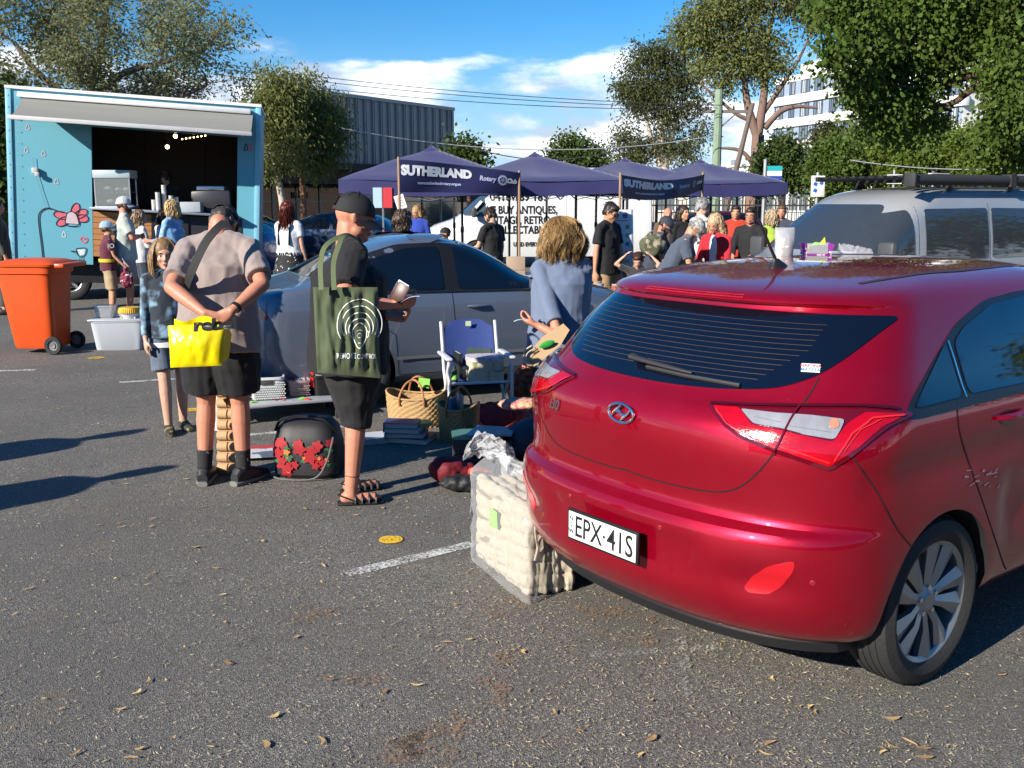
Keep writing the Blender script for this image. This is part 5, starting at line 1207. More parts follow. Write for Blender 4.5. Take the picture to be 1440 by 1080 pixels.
def hair_for(h,body,P,r,f,u,s,neck,up):
 Mh=Matrix((r,f,u)).transposed();m=h['m'];L=h.get('len',.03);style=h.get('style','short')
 mb=MB()
 if h.get('under'):
  mb.ell(P(0,-.070,.0),(.060*s,.040*s,.055*s),Mh)
  for q in(-1,1):mb.ell(P(q*.066,-.028,.0),(.012*s,.040*s,.040*s),Mh)
 elif style=='short':
  mb.ell(P(0,-.020,.036),(.081*s,.100*s,.093*s),Mh);mb.ell(P(0,.035,.082),(.062*s,.055*s,.038*s),Mh)
  for q in(-1,1):mb.ell(P(q*.070,-.028,.008),(.014*s,.045*s,.050*s),Mh)
  mb.ell(P(0,-.085,-.02),(.058*s,.028*s,.055*s),Mh)
 else:
  mb.ell(P(0,-.024,.036),(.088*s,.104*s,.098*s),Mh)
  for q in(-1,1):mb.cone(P(q*.066,-.012,.02),.034*s,P(q*(.078+h.get('flare',0)),-.01,-L*.9),.030*s)
  mb.cone(P(0,-.07,.02),.072*s,P(0,-.075,-L),.062*s);mb.cone(P(-.045,-.06,.0),.05*s,P(-.055,-.06,-L*.95),.04*s);mb.cone(P(.045,-.06,.0),.05*s,P(.055,-.06,-L*.95),.04*s)
 me=blob(mb,.009,3)
 w=h.get('wave',.006)
 displace(me,lambda p,n:w*(noise.noise(V(p.x*70,p.y*70,p.z*(18 if style!='short' else 50)))+.6*noise.noise(V(p.x*25,p.y*25,p.z*22))))
 cut=[]
 link(me,'hair',m,body,ang=90,fix=False)
 if h.get('under'):return
 n=h.get('n',140 if style!='short' else 90);rnd=random.Random(int(abs(neck.x*100))+3);mb=MB()
 for i in range(n):
  a=rnd.uniform(PI*.95,PI*2.05);e=rnd.uniform(.1,1.3)if style!='short' else rnd.uniform(.2,1.5)
  d=V(math.cos(a)*math.cos(e)*.086,math.sin(a)*math.cos(e)*.105,math.sin(e)*.098+.036);b=P(d.x,d.y-.02,d.z);out=(Mh@V(d.x,d.y,.2*d.z)).normalized()
  if style=='short':
   t=(-u*.5+out*.4+r*rnd.uniform(-.4,.4)+f*rnd.uniform(-.4,.3)).normalized()*.03;mb.tube([b,b+t*.5+out*.006,b+t],[.003,.0028,.001],4)
  else:
   ll=(L+.10)*rnd.uniform(.75,1.06)*s;ph=rnd.uniform(0,6);am=h.get('curl',.008);pts=[]
   for j in range(8):
    t=j/7;pts.append(b+out*(.030*math.sin(t*2.2)+.008)-u*ll*t*(1 if e<.8 else 1)-f*.0+out.cross(u)*am*math.sin(ph+t*h.get('freq',9))+out*am*math.cos(ph+t*h.get('freq',9)))
   mb.tube(pts,[.0045,.006,.006,.006,.0055,.005,.004,.0015],4,flat=.6)
 mb.build('hair_locks',m,body,ang=90,fix=False)
def cloth_m(name,col,**kw):
 a=dict(rough=.85,var=.14,scale=12,bump=.5,bscale=9,sheen=.25);a.update(kw);return mat(name,col,**a)
BLACKT=cloth_m('black_cotton',(.009,.009,.010),bump=.35,sheen=.04)
BLKS=mat('black_shoe',(.02,.02,.022),.5,var=.4,scale=40);SOLE=mat('shoe_sole',(.16,.16,.15),.7)
def add_wrinkles(o,fn):
 displace(o.data,fn)
def strap(name,pts,w,th,m,parent,n=None):
 """flat band following points (world) with given facing normals approximated outward from centre n"""
 mb=MB();P=smoothpts(pts,6);vs=[];fs=[]
 for i,p in enumerate(P):
  t=(P[min(i+1,len(P)-1)]-P[max(i-1,0)]).normalized();o=(p-n);o=(o-t*o.dot(t)).normalized();s=t.cross(o)*w/2
  vs+=[p-s,p+s,p+s+o*th,p-s+o*th]
  if i:
   for k in range(4):fs.append((4*i-4+k,4*i-4+(k+1)%4,4*i+(k+1)%4,4*i+k))
 mb.add(vs,fs);o=mb.build(name,m,parent,ang=40);return o
def world_child(o,root):
 o.parent=root;M=Matrix.Translation(root.location)@Matrix.Rotation(root.rotation_euler.z,4,'Z');o.matrix_parent_inverse=M.inverted();return o
def man_taupe():
 ft=G(318,680);TAU=cloth_m('taupe_jersey',(.26,.205,.185),stretch=(1.6,1.6,.35),bump=.5,bscale=7)
 eL,wL=D(241,404,5.80),D(288,441,5.66);eR,wR=D(369,400,5.86),D(326,437,5.68)
 p=person('man in taupe tee seen from behind, bent head, hands clasped behind him',ft,1.84,R(8),vox=.0065,tone='ruddy',girth=1.28,pose=dict(lean=.16,bend=.95,head=(0,1.15),AL=(eL,wL),AR=(eR,wR),feet=((-.13,.0,.25),(.10,.03,.35)),handL=dict(d=(wR-wL).normalized()-V(0,0,.55),n=V(0,1,.2),curl=.75,t=-1),handR=dict(d=(wL-wR).normalized()-V(0,0,.5),n=V(0,1,.1),curl=.7,t=1)),cloth=dict(top=dict(m=TAU,sleeve=.80,len=-.12,loose=.02),bottom=dict(m=BLACKT,len=.42,loose=.045)),hair=dict(m=hair_mat('grey_black',(.05,.045,.04)),style='short'),cap=dict(m=mat('cap_black',(.015,.015,.016),.8),back=True))
 root=p['root'];nk=p['neck'];tr,tf,up,hip=p['tr'],p['tf'],p['up'],p['hip']
 for(h_,kn,a_,td)in p['legs']:
  mb=MB();mb.tube([a_.lerp(kn,.30),a_.lerp(kn,.15),a_],[.051,.047,.046],14);me=blob(mb,.007,2);world_child(link(me,'sock',mat('sock_black',(.02,.02,.02),.9,col2=(.5,.5,.5),mixs=(.66,.68),scale=45),None,ang=80,fix=False),root)
  b=a_-V(0,0,.090);x=td.cross(V(0,0,1));Z=V(0,0,1);mb=MB()
  mb.loft([(b-td*.085+Z*.045,x,Z,.030,.032),(b-td*.06+Z*.058,x,Z,.041,.050),(b+Z*.062,x,Z,.044,.056),(b+td*.08+Z*.050,x,Z,.050,.042),(b+td*.16+Z*.040,x,Z,.048,.030),(b+td*.21+Z*.034,x,Z,.028,.018)],18,p=2.5)
  s_=world_child(mb.build('shoe',BLKS,None),root)
  mb=MB();mb.loft([(b-td*.095+Z*.016,x,Z,.030,.016),(b-td*.06+Z*.016,x,Z,.045,.018),(b+td*.08+Z*.013,x,Z,.053,.014),(b+td*.17+Z*.016,x,Z,.050,.014),(b+td*.225+Z*.026,x,Z,.028,.010)],18,p=3);q=mb.build('sole',SOLE,None);q.parent=s_;q.matrix_parent_inverse=s_.matrix_parent_inverse.copy();
  q.matrix_parent_inverse=Matrix.Identity(4);q.matrix_world=Matrix.Identity(4)
  bpy.context.view_layer.update();q.matrix_parent_inverse=s_.matrix_world.inverted()
 bk=lambda a,b,o:D(a,b,o)
 c0=hip+up*.30
 st=strap('sling_strap',[D(317,312,5.93),D(305,322,5.84),D(290,340,5.785),D(277,365,5.765),D(266,392,5.79),D(262,410,5.90)],.052,.004,mat('strap_black',(.02,.02,.02),.8),None,c0);world_child(st,root)
 d=(wR-eR).normalized();mb=MB();cw=wR-d*.035;q=d.to_track_quat('Z','Y').to_matrix().to_4x4();mb.lathe([(.031,-.011),(.034,-.010),(.034,.010),(.031,.011)],20,Matrix.Translation(cw)@q,closed=True)
 w_=world_child(mb.build('watch_strap',mat('watch_black',(.015,.015,.015),.5),None),root)
 return p
P_TAUPE=man_taupe()
def bag_mesh(name,corners,m,bulge,folds,parent,seed=0,n=26,bottom=True):
 """corners: TL, TR, BR, BL world points; a two sided soft bag. bulge outward on both sides"""
 TL,TR,BR,BL=[Vector(c)for c in corners];nrm=(TR-TL).cross(BL-TL).normalized();mb=MB()
 for sgn in(1,-1):
  def fn(a,b):
   p=TL.lerp(TR,a).lerp(BL.lerp(BR,a),b);w=math.sin(PI*a)**.5*math.sin(PI*min(1,b*.95+.02))**.6
   fo=folds*(noise.noise(V(a*7+seed,b*1.8,sgn*3))+.5*noise.noise(V(a*16+seed,b*5,sgn*5)))
   e=min(1,8*min(a,1-a,b,1-b)+.0)
   return p+nrm*sgn*(bulge*w+.002)+nrm*fo*e
  mb.grid(fn,n,n)
 me=mb.mesh(name);bm=bmesh.new();bm.from_mesh(me);bmesh.ops.remove_doubles(bm,verts=bm.verts,dist=.006);bm.to_mesh(me);bm.free()
 return link(me,name,m,parent,ang=70),nrm
def yellow_bag():
 c=D(280,485,5.60);t=thing('shopping_bag','glossy yellow plastic shopping bag with black letters held behind the man in taupe','shopping bag',c)
 TL,TR,BR,BL=D(236,458,5.62),D(318,454,5.62),D(312,514,5.59),D(240,517,5.59)
 YM=mat('yellow_plastic',(.72,.56,.0),.28,var=.08,bump=.35,bscale=6,coat=.2)
 o,n=bag_mesh('bag_body',(TL,TR,BR,BL),YM,.05,.010,None,4,30);world_child(o,t)
 mb=MB();mb.grid(lambda a,b:D(245+62*a,448+10*b+4*math.sin(a*7),5.63-.01*math.sin(a*9)),20,5);world_child(mb.build('bag_top',YM,None,fix=False),t)
 bb=to_bvh(o.data)
 X=(TR-TL).normalized();Y=V(0,0,1)
 def surf(a,b):
  q=D(280,466,5.3)+X*a+Y*b;h,nn,_,_=bb.ray_cast(q,V(0,1,0));return(h if h else q+V(0,.30,0))+V(0,-.004,0)
 tx=place_text('rebel',.085,V(0,0,0),X,Y,mat('bag_black',(.012,.012,.012),.4),None,surf=surf,width=.24,weight=.005);world_child(tx,t)
 mb=MB();mb.add([TR,D(326,470,5.68),D(322,502,5.68),BR],[(0,1,2,3)]);world_child(mb.build('gusset',YM,None),t)
yellow_bag()
def man_black():
 ft=G(497,700);az=R(72)
 eR,wR=D(482,424,5.36),D(553,428,5.42);eL,wL=D(505,430,5.9),D(545,444,5.66)
 p=person('heavy man in black tee, shorts and backward cap, a green tote on his shoulder',ft,1.80,az,vox=.0065,tone='ruddy',girth=1.62,pose=dict(lean=.03,hipz=.93,hs=1.12,head=(.12,.25),AL=(eL,wL),AR=(eR,wR),feet=((-.12,.02,.15),(.12,-.03,.12)),handL=dict(d=V(.9,-.1,-.1),n=V(0,-.6,.8),curl=.8,t=-1),handR=dict(d=V(.93,.1,.1),n=V(-.1,.75,.6),curl=.75,t=1)),cloth=dict(top=dict(m=BLACKT,sleeve=.72,len=-.17,loose=.012),bottom=dict(m=cloth_m('charcoal_cotton',(.013,.012,.013),sheen=.05),len=.56,loose=.050)),cap=dict(m=mat('cap_black',(.015,.015,.016),.8),back=True),hair=None)
 root=p['root'];k=1.8/1.75;Z=V(0,0,1)
 SB=mat('sandal_leather',(.02,.02,.022),.45)
 for(h_,kn,a_,td)in p['legs']:
  x=td.cross(Z);b=a_-Z*.087;mb=MB()
  mb.loft([(b-td*.08+Z*.010,x,Z,.032,.010),(b-td*.05+Z*.011,x,Z,.042,.012),(b+td*.05+Z*.011,x,Z,.044,.011),(b+td*.14+Z*.011,x,Z,.052,.011),(b+td*.185+Z*.012,x,Z,.034,.008)],18,p=2.8)
  for q in(.02,.06,.10,.14):
   pts=[b+td*q+x*s*.048+Z*z for s,z in((-1,.015),(-.8,.045),(0,.066-.10*q),(.8,.045),(1,.015))];mb.tube(smoothpts(pts,3),.009,6,flat=.5)
  for s in(-1,1):mb.tube(smoothpts([b+td*.02+x*s*.045+Z*.03,b-td*.04+x*s*.042+Z*.055,b-td*.075+Z*.06],4),.008,6,flat=.6)
  for s in(-1,1):mb.tube([b+td*.0+x*s*.045+Z*.02,b+td*.17+x*s*.02+Z*.03],.008,6,flat=.6)
  world_child(mb.build('sandal',SB,None),root)
 (h_,kn,a_,td)=p['legs'][1];q=(kn-a_).normalized().to_track_quat('Z','Y').to_matrix().to_4x4();mb=MB();mb.lathe([(.0445,-.002),(.0455,0),(.0445,.002)],20,Matrix.Translation(a_.lerp(kn,.20))@q)
 world_child(mb.build('ankle_band',mat('ink_brown',(.10,.05,.04),.8),None),root)
 c=D(563,412,5.40);t=thing('wallet','open dark brown leather wallet held by the man in black','wallet',c);WM=mat('wallet_brown',(.055,.015,.012),.4);mb=MB()
 M1=Matrix.Rotation(.5,3,'Y')@Matrix.Rotation(-.4,3,'Z');mb.box((0,0,0),(.075,.012,.105),M1,.003);mb.build('cover',WM,t);mb=MB();mb.box((-.012,.022,.0),(.07,.010,.10),M1@Matrix.Rotation(.35,3,'Z'),.003);mb.build('flap',WM,t)
 mb=MB();mb.box((-.004,.010,.012),(.07,.002,.10),M1);mb.build('notes',mat('paper',(.7,.7,.68),.8),t)
 mb=MB();mb.grid(lambda a,b:V((a-.5)*.10,(b-.5)*.05,.012*math.sin(a*3)+.03*(a-.5)),10,4);o=mb.build('receipt',mat('receipt_white',(.6,.6,.72),.7));o.location=D(577,421,5.37);tag(o,'thin white slip of paper sticking out of the hand with the wallet','receipt')
 return p
P_BLACK=man_black()
def tote():
 c=D(490,470,5.2);t=thing('tote_bag','olive green cotton tote printed with a white head in rings and lettering','tote bag',c)
 GM=cloth_m('olive_canvas',(.060,.078,.035),bump=.15,bscale=14)
 TL,TR,BR,BL=D(440,404,5.22),D(531,404,5.27),D(535,532,5.22),D(446,524,5.14)
 o,n=bag_mesh('bag_body',(TL,TR,BR,BL),GM,.035,.030,None,9,40);world_child(o,t)
 for(a,b)in(((452,408),5.16),((470,408),5.17)):
  pts=[D(a[0],a[1],b),D(a[0]-1,372,b+.06),D(a[0]+6,346,b+.09),D(484,331,5.35),D(500,335,5.47),D(514,352,5.60)]
  world_child(strap('bag_handle',pts,.026,.003,mat('olive_strap',(.10,.125,.055),.8),None,P_BLACK['chest']),t)
 bb=to_bvh(o.data);INK=mat('print_white',(.66,.68,.62),.7);X=(TR-TL).normalized();Y=V(0,0,1)
 def sf(a,b):
  q=D(493,470,4.9)+X*a+Y*b;h,nn,_,_=bb.ray_cast(q,V(0,1,0));return(h if h else q+V(0,.33,0))+V(0,-.004,0)
 def ln(pts,w=.0045,closed=False):
  P=[tuple(q)[:2]for q in smoothpts([(x,y,0)for x,y in pts],6,closed)]
  if closed:P.append(P[0])
  mb=MB();vs=[];fs=[]
  for i,p_ in enumerate(P):
   tt=Vector(P[min(i+1,len(P)-1)])-Vector(P[max(i-1,0)]);tt=tt.normalized()if tt.length>1e-9 else Vector((1,0));nn=Vector((-tt.y,tt.x))*w/2
   vs+=[sf(p_[0]+nn.x,p_[1]+nn.y),sf(p_[0]-nn.x,p_[1]-nn.y)]
   if i:fs.append((2*i-2,2*i-1,2*i+1,2*i))
  mb.add(vs,fs);return mb
 pr=MB()
 def addp(m_):pr.add(m_.v,m_.f)
 s=.0038
 for(rx,ry,cy,a0,a1)in((30,33,2,-.62,3.76),(24,26,0,-.55,3.69),(18.5,20,-3,-.45,3.59),(14,15,-6,-.3,3.44)):
  addp(ln([(rx*s*math.cos(a0+(a1-a0)*i/16)-.001,(cy+2+ry*math.sin(a0+(a1-a0)*i/16))*s)for i in range(17)]))
 addp(ln([(-8*s,-2*s),(-9*s,-12*s),(-6*s,-22*s),(0,-29*s),(6*s,-22*s),(9*s,-12*s),(8*s,-2*s),(0,5*s)],closed=True))
 for q in(-1,1):addp(ln([(q*9*s,-6*s),(q*12*s,-8*s),(q*11*s,-14*s),(q*9*s,-15*s)],.0035))
 addp(ln([(-4*s,-6*s),(0,-4.5*s),(4*s,-6*s)],.003));addp(ln([(3*s*math.cos(a),(-12+3*math.sin(a))*s)for a in[PI/4*i for i in range(8)]],.0028,True));addp(ln([(-2*s,-22*s),(2*s,-22*s)],.003))
 world_child(pr.build('printed_face',INK,None,smooth=False,fix=False),t)
 X2=X;
 world_child(place_text('REMOTE',.040,V(0,0,0),X,Y,INK,None,surf=lambda a,b:sf(a-.068,b-.150-.05*a),width=.095,weight=.0006),t)
 world_child(place_text('CONTROL',.036,V(0,0,0),X,Y,INK,None,surf=lambda a,b:sf(a+.036,b-.156-.05*a),width=.095,weight=.0006),t)
tote()
def woman_blue():
 ft=D(783,620,6.45);ft.z=0;az=R(-8)
 eL,wL=D(786,474,6.15),D(757,458,6.20);eR,wR=D(815,470,6.6),D(770,462,6.75)
 BL=cloth_m('blue_marl',(.12,.155,.23),stretch=(1.6,1.6,.4),bump=.6,bscale=6)
 p=person('woman with wavy blonde bob and blue tee seen from behind counting money',ft,1.66,az,vox=.0065,tone='ruddy',fem=True,girth=1.10,pose=dict(lean=.10,side=.07,head=(-.15,.25),AL=(eL,wL),AR=(eR,wR),handL=dict(d=V(-.8,.3,.25),n=V(.2,.3,.9),curl=.65,t=-1),handR=dict(d=V(-.8,-.2,.1),n=V(0,-.2,1),curl=.6,t=1)),cloth=dict(top=dict(m=BL,sleeve=.80,len=-.20,loose=.014),bottom=dict(m=BLACKT,len=.95,loose=.01,name='trousers'),shoes=dict(m=BLKS)),hair=None)
 root=p['root'];P,r,f,u=p['P'],p['r'],p['f'],p['u'];Mh=Matrix((r,f,u)).transposed()
 HM=mat('hair_golden',(.30,.18,.075),.42,island=.6,spec=.35,var=.35,scale=30);rnd=random.Random(11)
 mb=MB();mb.ell(P(0,-.02,.035),(.085,.105,.095),Mh);mb.ell(P(0,-.045,-.03),(.095,.085,.10),Mh);me=blob(mb,.01,3);displace(me,lambda q,n:.006*noise.noise(q*60));under=link(me,'hair',mat('hair_under',(.11,.06,.028),.6),None,ang=90,fix=False);world_child(under,root)
 mb=MB();Z1=V(0,0,1)
 for L in range(120):
  a0=rnd.uniform(PI*.84,PI*2.16);e0=rnd.choice([rnd.uniform(.9,1.5),rnd.uniform(.2,1.2),rnd.uniform(-.1,.6)]);fall=rnd.uniform(.12,.235);am=rnd.uniform(.010,.024);fr=rnd.uniform(7,12);ph=rnd.uniform(0,6.3);flare=rnd.uniform(.0,.055);drift=rnd.uniform(-.25,.25);lift=1.02+rnd.uniform(0,.16);tw=rnd.uniform(.014,.034)
  for i in range(24):
   j0=rnd.uniform(0,6.3);jr=tw*rnd.uniform(.2,1);pts=[];N=16;k_=rnd.uniform(.85,1.08)
   for j in range(N+1):
    t=j/N;ts=min(1,t/.42);e=e0*(1-ts)+(-.05)*ts;aa=a0+drift*t
    r_=lift+.10*math.sin(ts*PI*.5);sp=P(math.cos(aa)*math.cos(e)*.090*r_,math.sin(aa)*math.cos(e)*.110*r_-.018,math.sin(e)*.100*min(r_,1.08)+.036);out=(Mh@V(math.cos(aa),math.sin(aa),0));out.z=0;out.normalize();sd=out.cross(Z1)
    td=max(0,t-.42)/.58;w=min(1,t*1.6);ww=ph+fr*t
    q=sp-Z1*fall*k_*td+out*(flare*math.sin(min(1,td*1.2)*2.4)+am*.7*w*math.cos(ww))+sd*am*w*math.sin(ww)+(sd*math.cos(j0+t*3)+out*math.sin(j0+t*3))*jr*(.5+.7*math.sin(PI*min(1,t*1.05)))
    pts.append(q)
   r0=rnd.uniform(.0010,.0020);mb.tube(pts,[r0*(1-.6*(j/N)**2)for j in range(N+1)],3)
 world_child(mb.build('hair_curls',HM,None,ang=90,fix=False),root)
 t=thing('banknote','folded green banknote held by the woman in the blue tee','banknote',D(737,452,6.25));mb=MB();mb.grid(lambda a,b:V((a-.5)*.13,(b-.5)*.05,.02*math.sin(a*4)-.02*a),10,4);mb.build('note',mat('note_green',(.35,.50,.46),.5,col2=(.6,.7,.68),mixs=(.5,.55),scale=60),t)
 t=thing('paper_bag','flat brown paper folder with green print tucked under the woman\'s arm','paper bag',D(778,480,6.05))
 KR=mat('kraft_paper',(.42,.28,.15),.8,var=.1);pts=[D(793,456,6.05),D(801,464,6.04),D(788,486,6.0),D(752,515,5.97),D(741,516,5.98),D(748,494,5.99),D(762,476,6.03)]
 mb=MB();n_=len(pts);b2=[q+V(0,.05,0)for q in pts];mb.add(pts+b2,[tuple(range(n_)),tuple(range(2*n_-1,n_-1,-1))]+[(i,i+n_,(i+1)%n_+n_,(i+1)%n_)for i in range(n_)]);world_child(mb.build('bag_sheet',KR,None),t)
 mb=MB();mb.ell(D(769,484,5.985),(.05,.006,.02),Matrix.Rotation(-.35,3,'Y'));world_child(mb.build('green_print',mat('print_green',(.02,.25,.03),.6),None),t)
 mb=MB();mb.tube(smoothpts([D(745,512,5.97),D(737,508,5.96),D(738,494,5.97),D(748,486,5.98)],5),.006,6);mb.tube(smoothpts([D(748,514,5.97),D(741,512,5.96),D(741,498,5.97),D(752,490,5.98)],5),.005,6);world_child(mb.build('paper_handle',mat('rope_pale',(.5,.40,.27),.8),None),t)
 return p
P_BLUE=woman_blue()
def child_tiedye():
 ft=G(246,604);TD=cloth_m('tie_dye',(.020,.028,.040),col2=(.22,.36,.48),mixs=(.50,.66),scale=9)
 p=person('child with long fair hair in a blue tie-dyed hoodie and grey shorts',ft,1.47,R(148),vox=.007,tone='fair',fem=True,girth=.92,pose=dict(head=(.18,.10),hs=1.06,R=((.14,.05,-1),(.06,.20,-1)),L=((.12,.1,-1),(.1,.3,-1)),feet=((-.08,.0,.1),(.08,.12,.15))),cloth=dict(top=dict(m=TD,sleeve=1.9,len=-.05,loose=.022,name='hoodie',hood=True),bottom=dict(m=cloth_m('slate_fleece',(.085,.11,.15)),len=.40,loose=.03),shoes=dict(m=mat('clog_dark',(.03,.03,.02),.7,col2=(.2,.17,.08),mixs=(.55,.6),scale=25))),hair=None)
 root=p['root'];P,r,f,u=p['P'],p['r'],p['f'],p['u'];Mh=Matrix((r,f,u)).transposed();rnd=random.Random(4)
 mb=MB();mb.ell(P(0,-.024,.036),(.090,.104,.098),Mh)
 for q in(-1,1):mb.cone(P(q*.068,-.012,.03),.032,P(q*.080,.0,-.15),.030)
 mb.cone(P(0,-.07,.02),.075,P(0,-.08,-.15),.07);me=blob(mb,.009,3);displace(me,lambda q,n:.004*noise.noise(V(q.x*80,q.y*80,q.z*12)))
 HM=mat('hair_fair',(.32,.19,.085),.4,island=.55,spec=.5,var=.3,scale=30);world_child(link(me,'hair',mat('hair_fair_under',(.20,.115,.05),.5,var=.4,scale=60),None,ang=90,fix=False),root)
 mb=MB()
 for i in range(800):
  a=rnd.uniform(PI*.80,PI*2.20);e=rnd.uniform(0,1.45);dl=V(math.cos(a)*math.cos(e)*.092,math.sin(a)*math.cos(e)*.108,math.sin(e)*.102+.036);b=P(dl.x,dl.y-.018,dl.z)
  out=(Mh@V(dl.x,dl.y,0)).normalized();ln=rnd.uniform(.22,.30);pts=[];lat=rnd.uniform(-.02,.02);sd=out.cross(u).normalized()
  for j in range(9):
   t=j/8;pts.append(b+out*(.062*math.sin(e)*min(1,t*2)+.012*math.sin(t*3)+rnd.uniform(-.002,.002))-u*(ln*t*(.4+.6*min(1,t*1.6)))+sd*lat*t)
  r0=rnd.uniform(.0018,.0034);mb.tube(pts,[r0*(1-.6*(j/8)**2)for j in range(9)],3,flat=.6)
 world_child(mb.build('hair_strands',HM,None,ang=90,fix=False),root)
 mb=MB();mb.loft([(p['hip']-p['up']*.075,p['tr'],p['tf'],.172,.135),(p['hip']-p['up']*.11,p['tr'],p['tf'],.175,.138)],24);world_child(mb.build('shirt_hem',mat('white_cotton',(.6,.6,.6),.9),None),root)
 return p
P_CHILD=child_tiedye()
def at(px,Y):return V((px-720)/FPX*Y*(1),Y,0)
def Hh(yt,Y):return CAMH+(282-yt)*Y/FPX
def fp(label,px,yt,Y,az,**kw):
 z0=kw.pop('z0',0);f=at(px,Y);f.z=z0;kw.setdefault('vox',.013);return person(label,f,kw.pop('H',None)or min(1.95,Hh(yt,Y)-z0),R(az),**kw)
DK=hair_mat('dark_brown',(.03,.02,.014));BR=hair_mat('brown',(.10,.055,.03));BLN=hair_mat('blonde',(.48,.34,.16));GREY=hair_mat('grey',(.22,.215,.21));RED_H=hair_mat('auburn',(.10,.018,.012))
JN=cloth_m('denim',(.05,.085,.17));NV=cloth_m('navy_cotton',(.03,.04,.065));KH=cloth_m('khaki',(.33,.24,.13));OL=cloth_m('olive',(.13,.12,.07))
SNK=mat('sneaker_grey',(.2,.2,.2),.7)
WTM=mat('white_cotton',(.6,.6,.6),.9)
down=((.16,.0,-1),(.08,.28,-1));fwd=((.12,.25,-1),(-.25,1,.05));cross=((.30,.35,-1),(-1.0,.55,.10));low=((.14,.35,-1),(-.25,.9,-.35))
a=fp('bearded man in sage tee and pink shorts with folded arms near the food truck',181,274,15.2,68,tone='ruddy',girth=1.12,pose=dict(L=cross,R=cross),cloth=dict(top=dict(m=cloth_m('sage_cotton',(.36,.40,.36)),sleeve=.75,len=-.10),bottom=dict(m=cloth_m('dusty_pink',(.36,.26,.27)),len=.42,loose=.03),shoes=dict(m=BLKS)),hair=dict(m=BR),beard=hair_mat('beard_dark',(.035,.02,.015)),cap=dict(m=mat('cap_pale',(.5,.54,.55),.8)))
boy=fp('boy in maroon football jersey and pale blue cap beside the bearded man',156,309,15.0,62,tone='tan',girth=.9,fem=True,pose=dict(hs=1.05,L=down,R=((.14,.25,-1),(.2,.7,-.8))),cloth=dict(top=dict(m=cloth_m('maroon_jersey',(.085,.008,.022)),sleeve=.62,len=-.06,loose=.02,name='jersey'),bottom=dict(m=KH,len=.46,loose=.03),shoes=dict(m=SNK)),hair=dict(m=BR),cap=dict(m=mat('cap_blue',(.30,.42,.52),.8)))
def jersey_marks(p):
 tr,tf,up,hip=p['tr'],p['tf'],p['up'],p['hip'];mb=MB()
 def band(a,b):an=PI*(.95+1.2*a);return hip+up*(.08+.05*b)+tr*math.cos(an)*.172+tf*math.sin(an)*.138
 mb.grid(band,16,2);world_child(mb.build('jersey_band',mat('band_yellow',(.6,.40,.02),.8),None,fix=False),p['root'])
 A=p['AR'];c=A[0].lerp(A[1],.35)+tr*.055;n=tr
 tx=place_text('IO',.09,c+n*.006,tf,up,WTM,None,weight=.003);world_child(tx,p['root'])
jersey_marks(boy)
def held_sack():
 A=boy['AR'][2];c=A+V(.02,-.02,-.14);t=thing('drawstring_bag','maroon and white patterned bag held in the boy\'s right hand','bag',c);mb=MB();mb.ell((0,0,-.06),(.10,.06,.13));mb.cone((0,0,.04),.04,(0,0,.12),.02);me=blob(mb,.012,2);displace(me,lambda p,n:.02*noise.noise(p*22));link(me,'sack',mat('maroon_pattern',(.16,.012,.03),.7,col2=(.55,.5,.5),mixs=(.58,.6),scale=18),t,ang=80,fix=False)
held_sack()
fp('blonde woman in sunglasses and blue shirt facing left at the food truck',249,279,15.0,-75,tone='ruddy',fem=True,girth=1.1,glasses='sun',pose=dict(L=fwd,R=fwd,head=(0,.1)),cloth=dict(top=dict(m=cloth_m('sky_shirt',(.13,.29,.50),col2=(.3,.45,.62),mixs=(.5,.6)),sleeve=1.7,len=-.10,name='shirt'),bottom=dict(m=JN,len=.95,name='jeans'),shoes=dict(m=SNK)),hair=dict(m=BLN,style='long',len=.10,wave=.012))
fp('woman with light brown hair and white top behind the bearded man',203,286,16.0,55,H=1.62,tone='fair',fem=True,pose=dict(L=fwd,R=fwd),cloth=dict(top=dict(m=cloth_m('white_linen',(.52,.53,.55)),sleeve=1.6,name='blouse'),bottom=dict(m=NV,len=.95,name='trousers'),shoes=dict(m=SNK)),hair=dict(m=hair_mat('ash',(.30,.21,.13)),style='long',len=.14))
fp('dark haired woman in a white shirt waiting at the counter behind the blonde',238,284,16.3,20,H=1.63,tone='tan',fem=True,pose=dict(L=fwd,R=fwd),cloth=dict(top=dict(m=cloth_m('white_linen2',(.50,.52,.56)),sleeve=1.6,name='shirt'),bottom=dict(m=BLACKT,len=.95,name='trousers'),shoes=dict(m=BLKS)),hair=dict(m=DK,style='long',len=.12))
sv=on_truck(2.62,.72,.78)
person('barista in black bending over the counter inside the food truck',sv,1.68,R(190),vox=.013,tone='fair',fem=True,pose=dict(lean=.22,head=(0,.35),L=low,R=low),cloth=dict(top=dict(m=BLACKT,sleeve=.8),bottom=dict(m=BLACKT,len=.95,name='trousers'),shoes=dict(m=BLKS)),hair=dict(m=DK,style='long',len=.02))
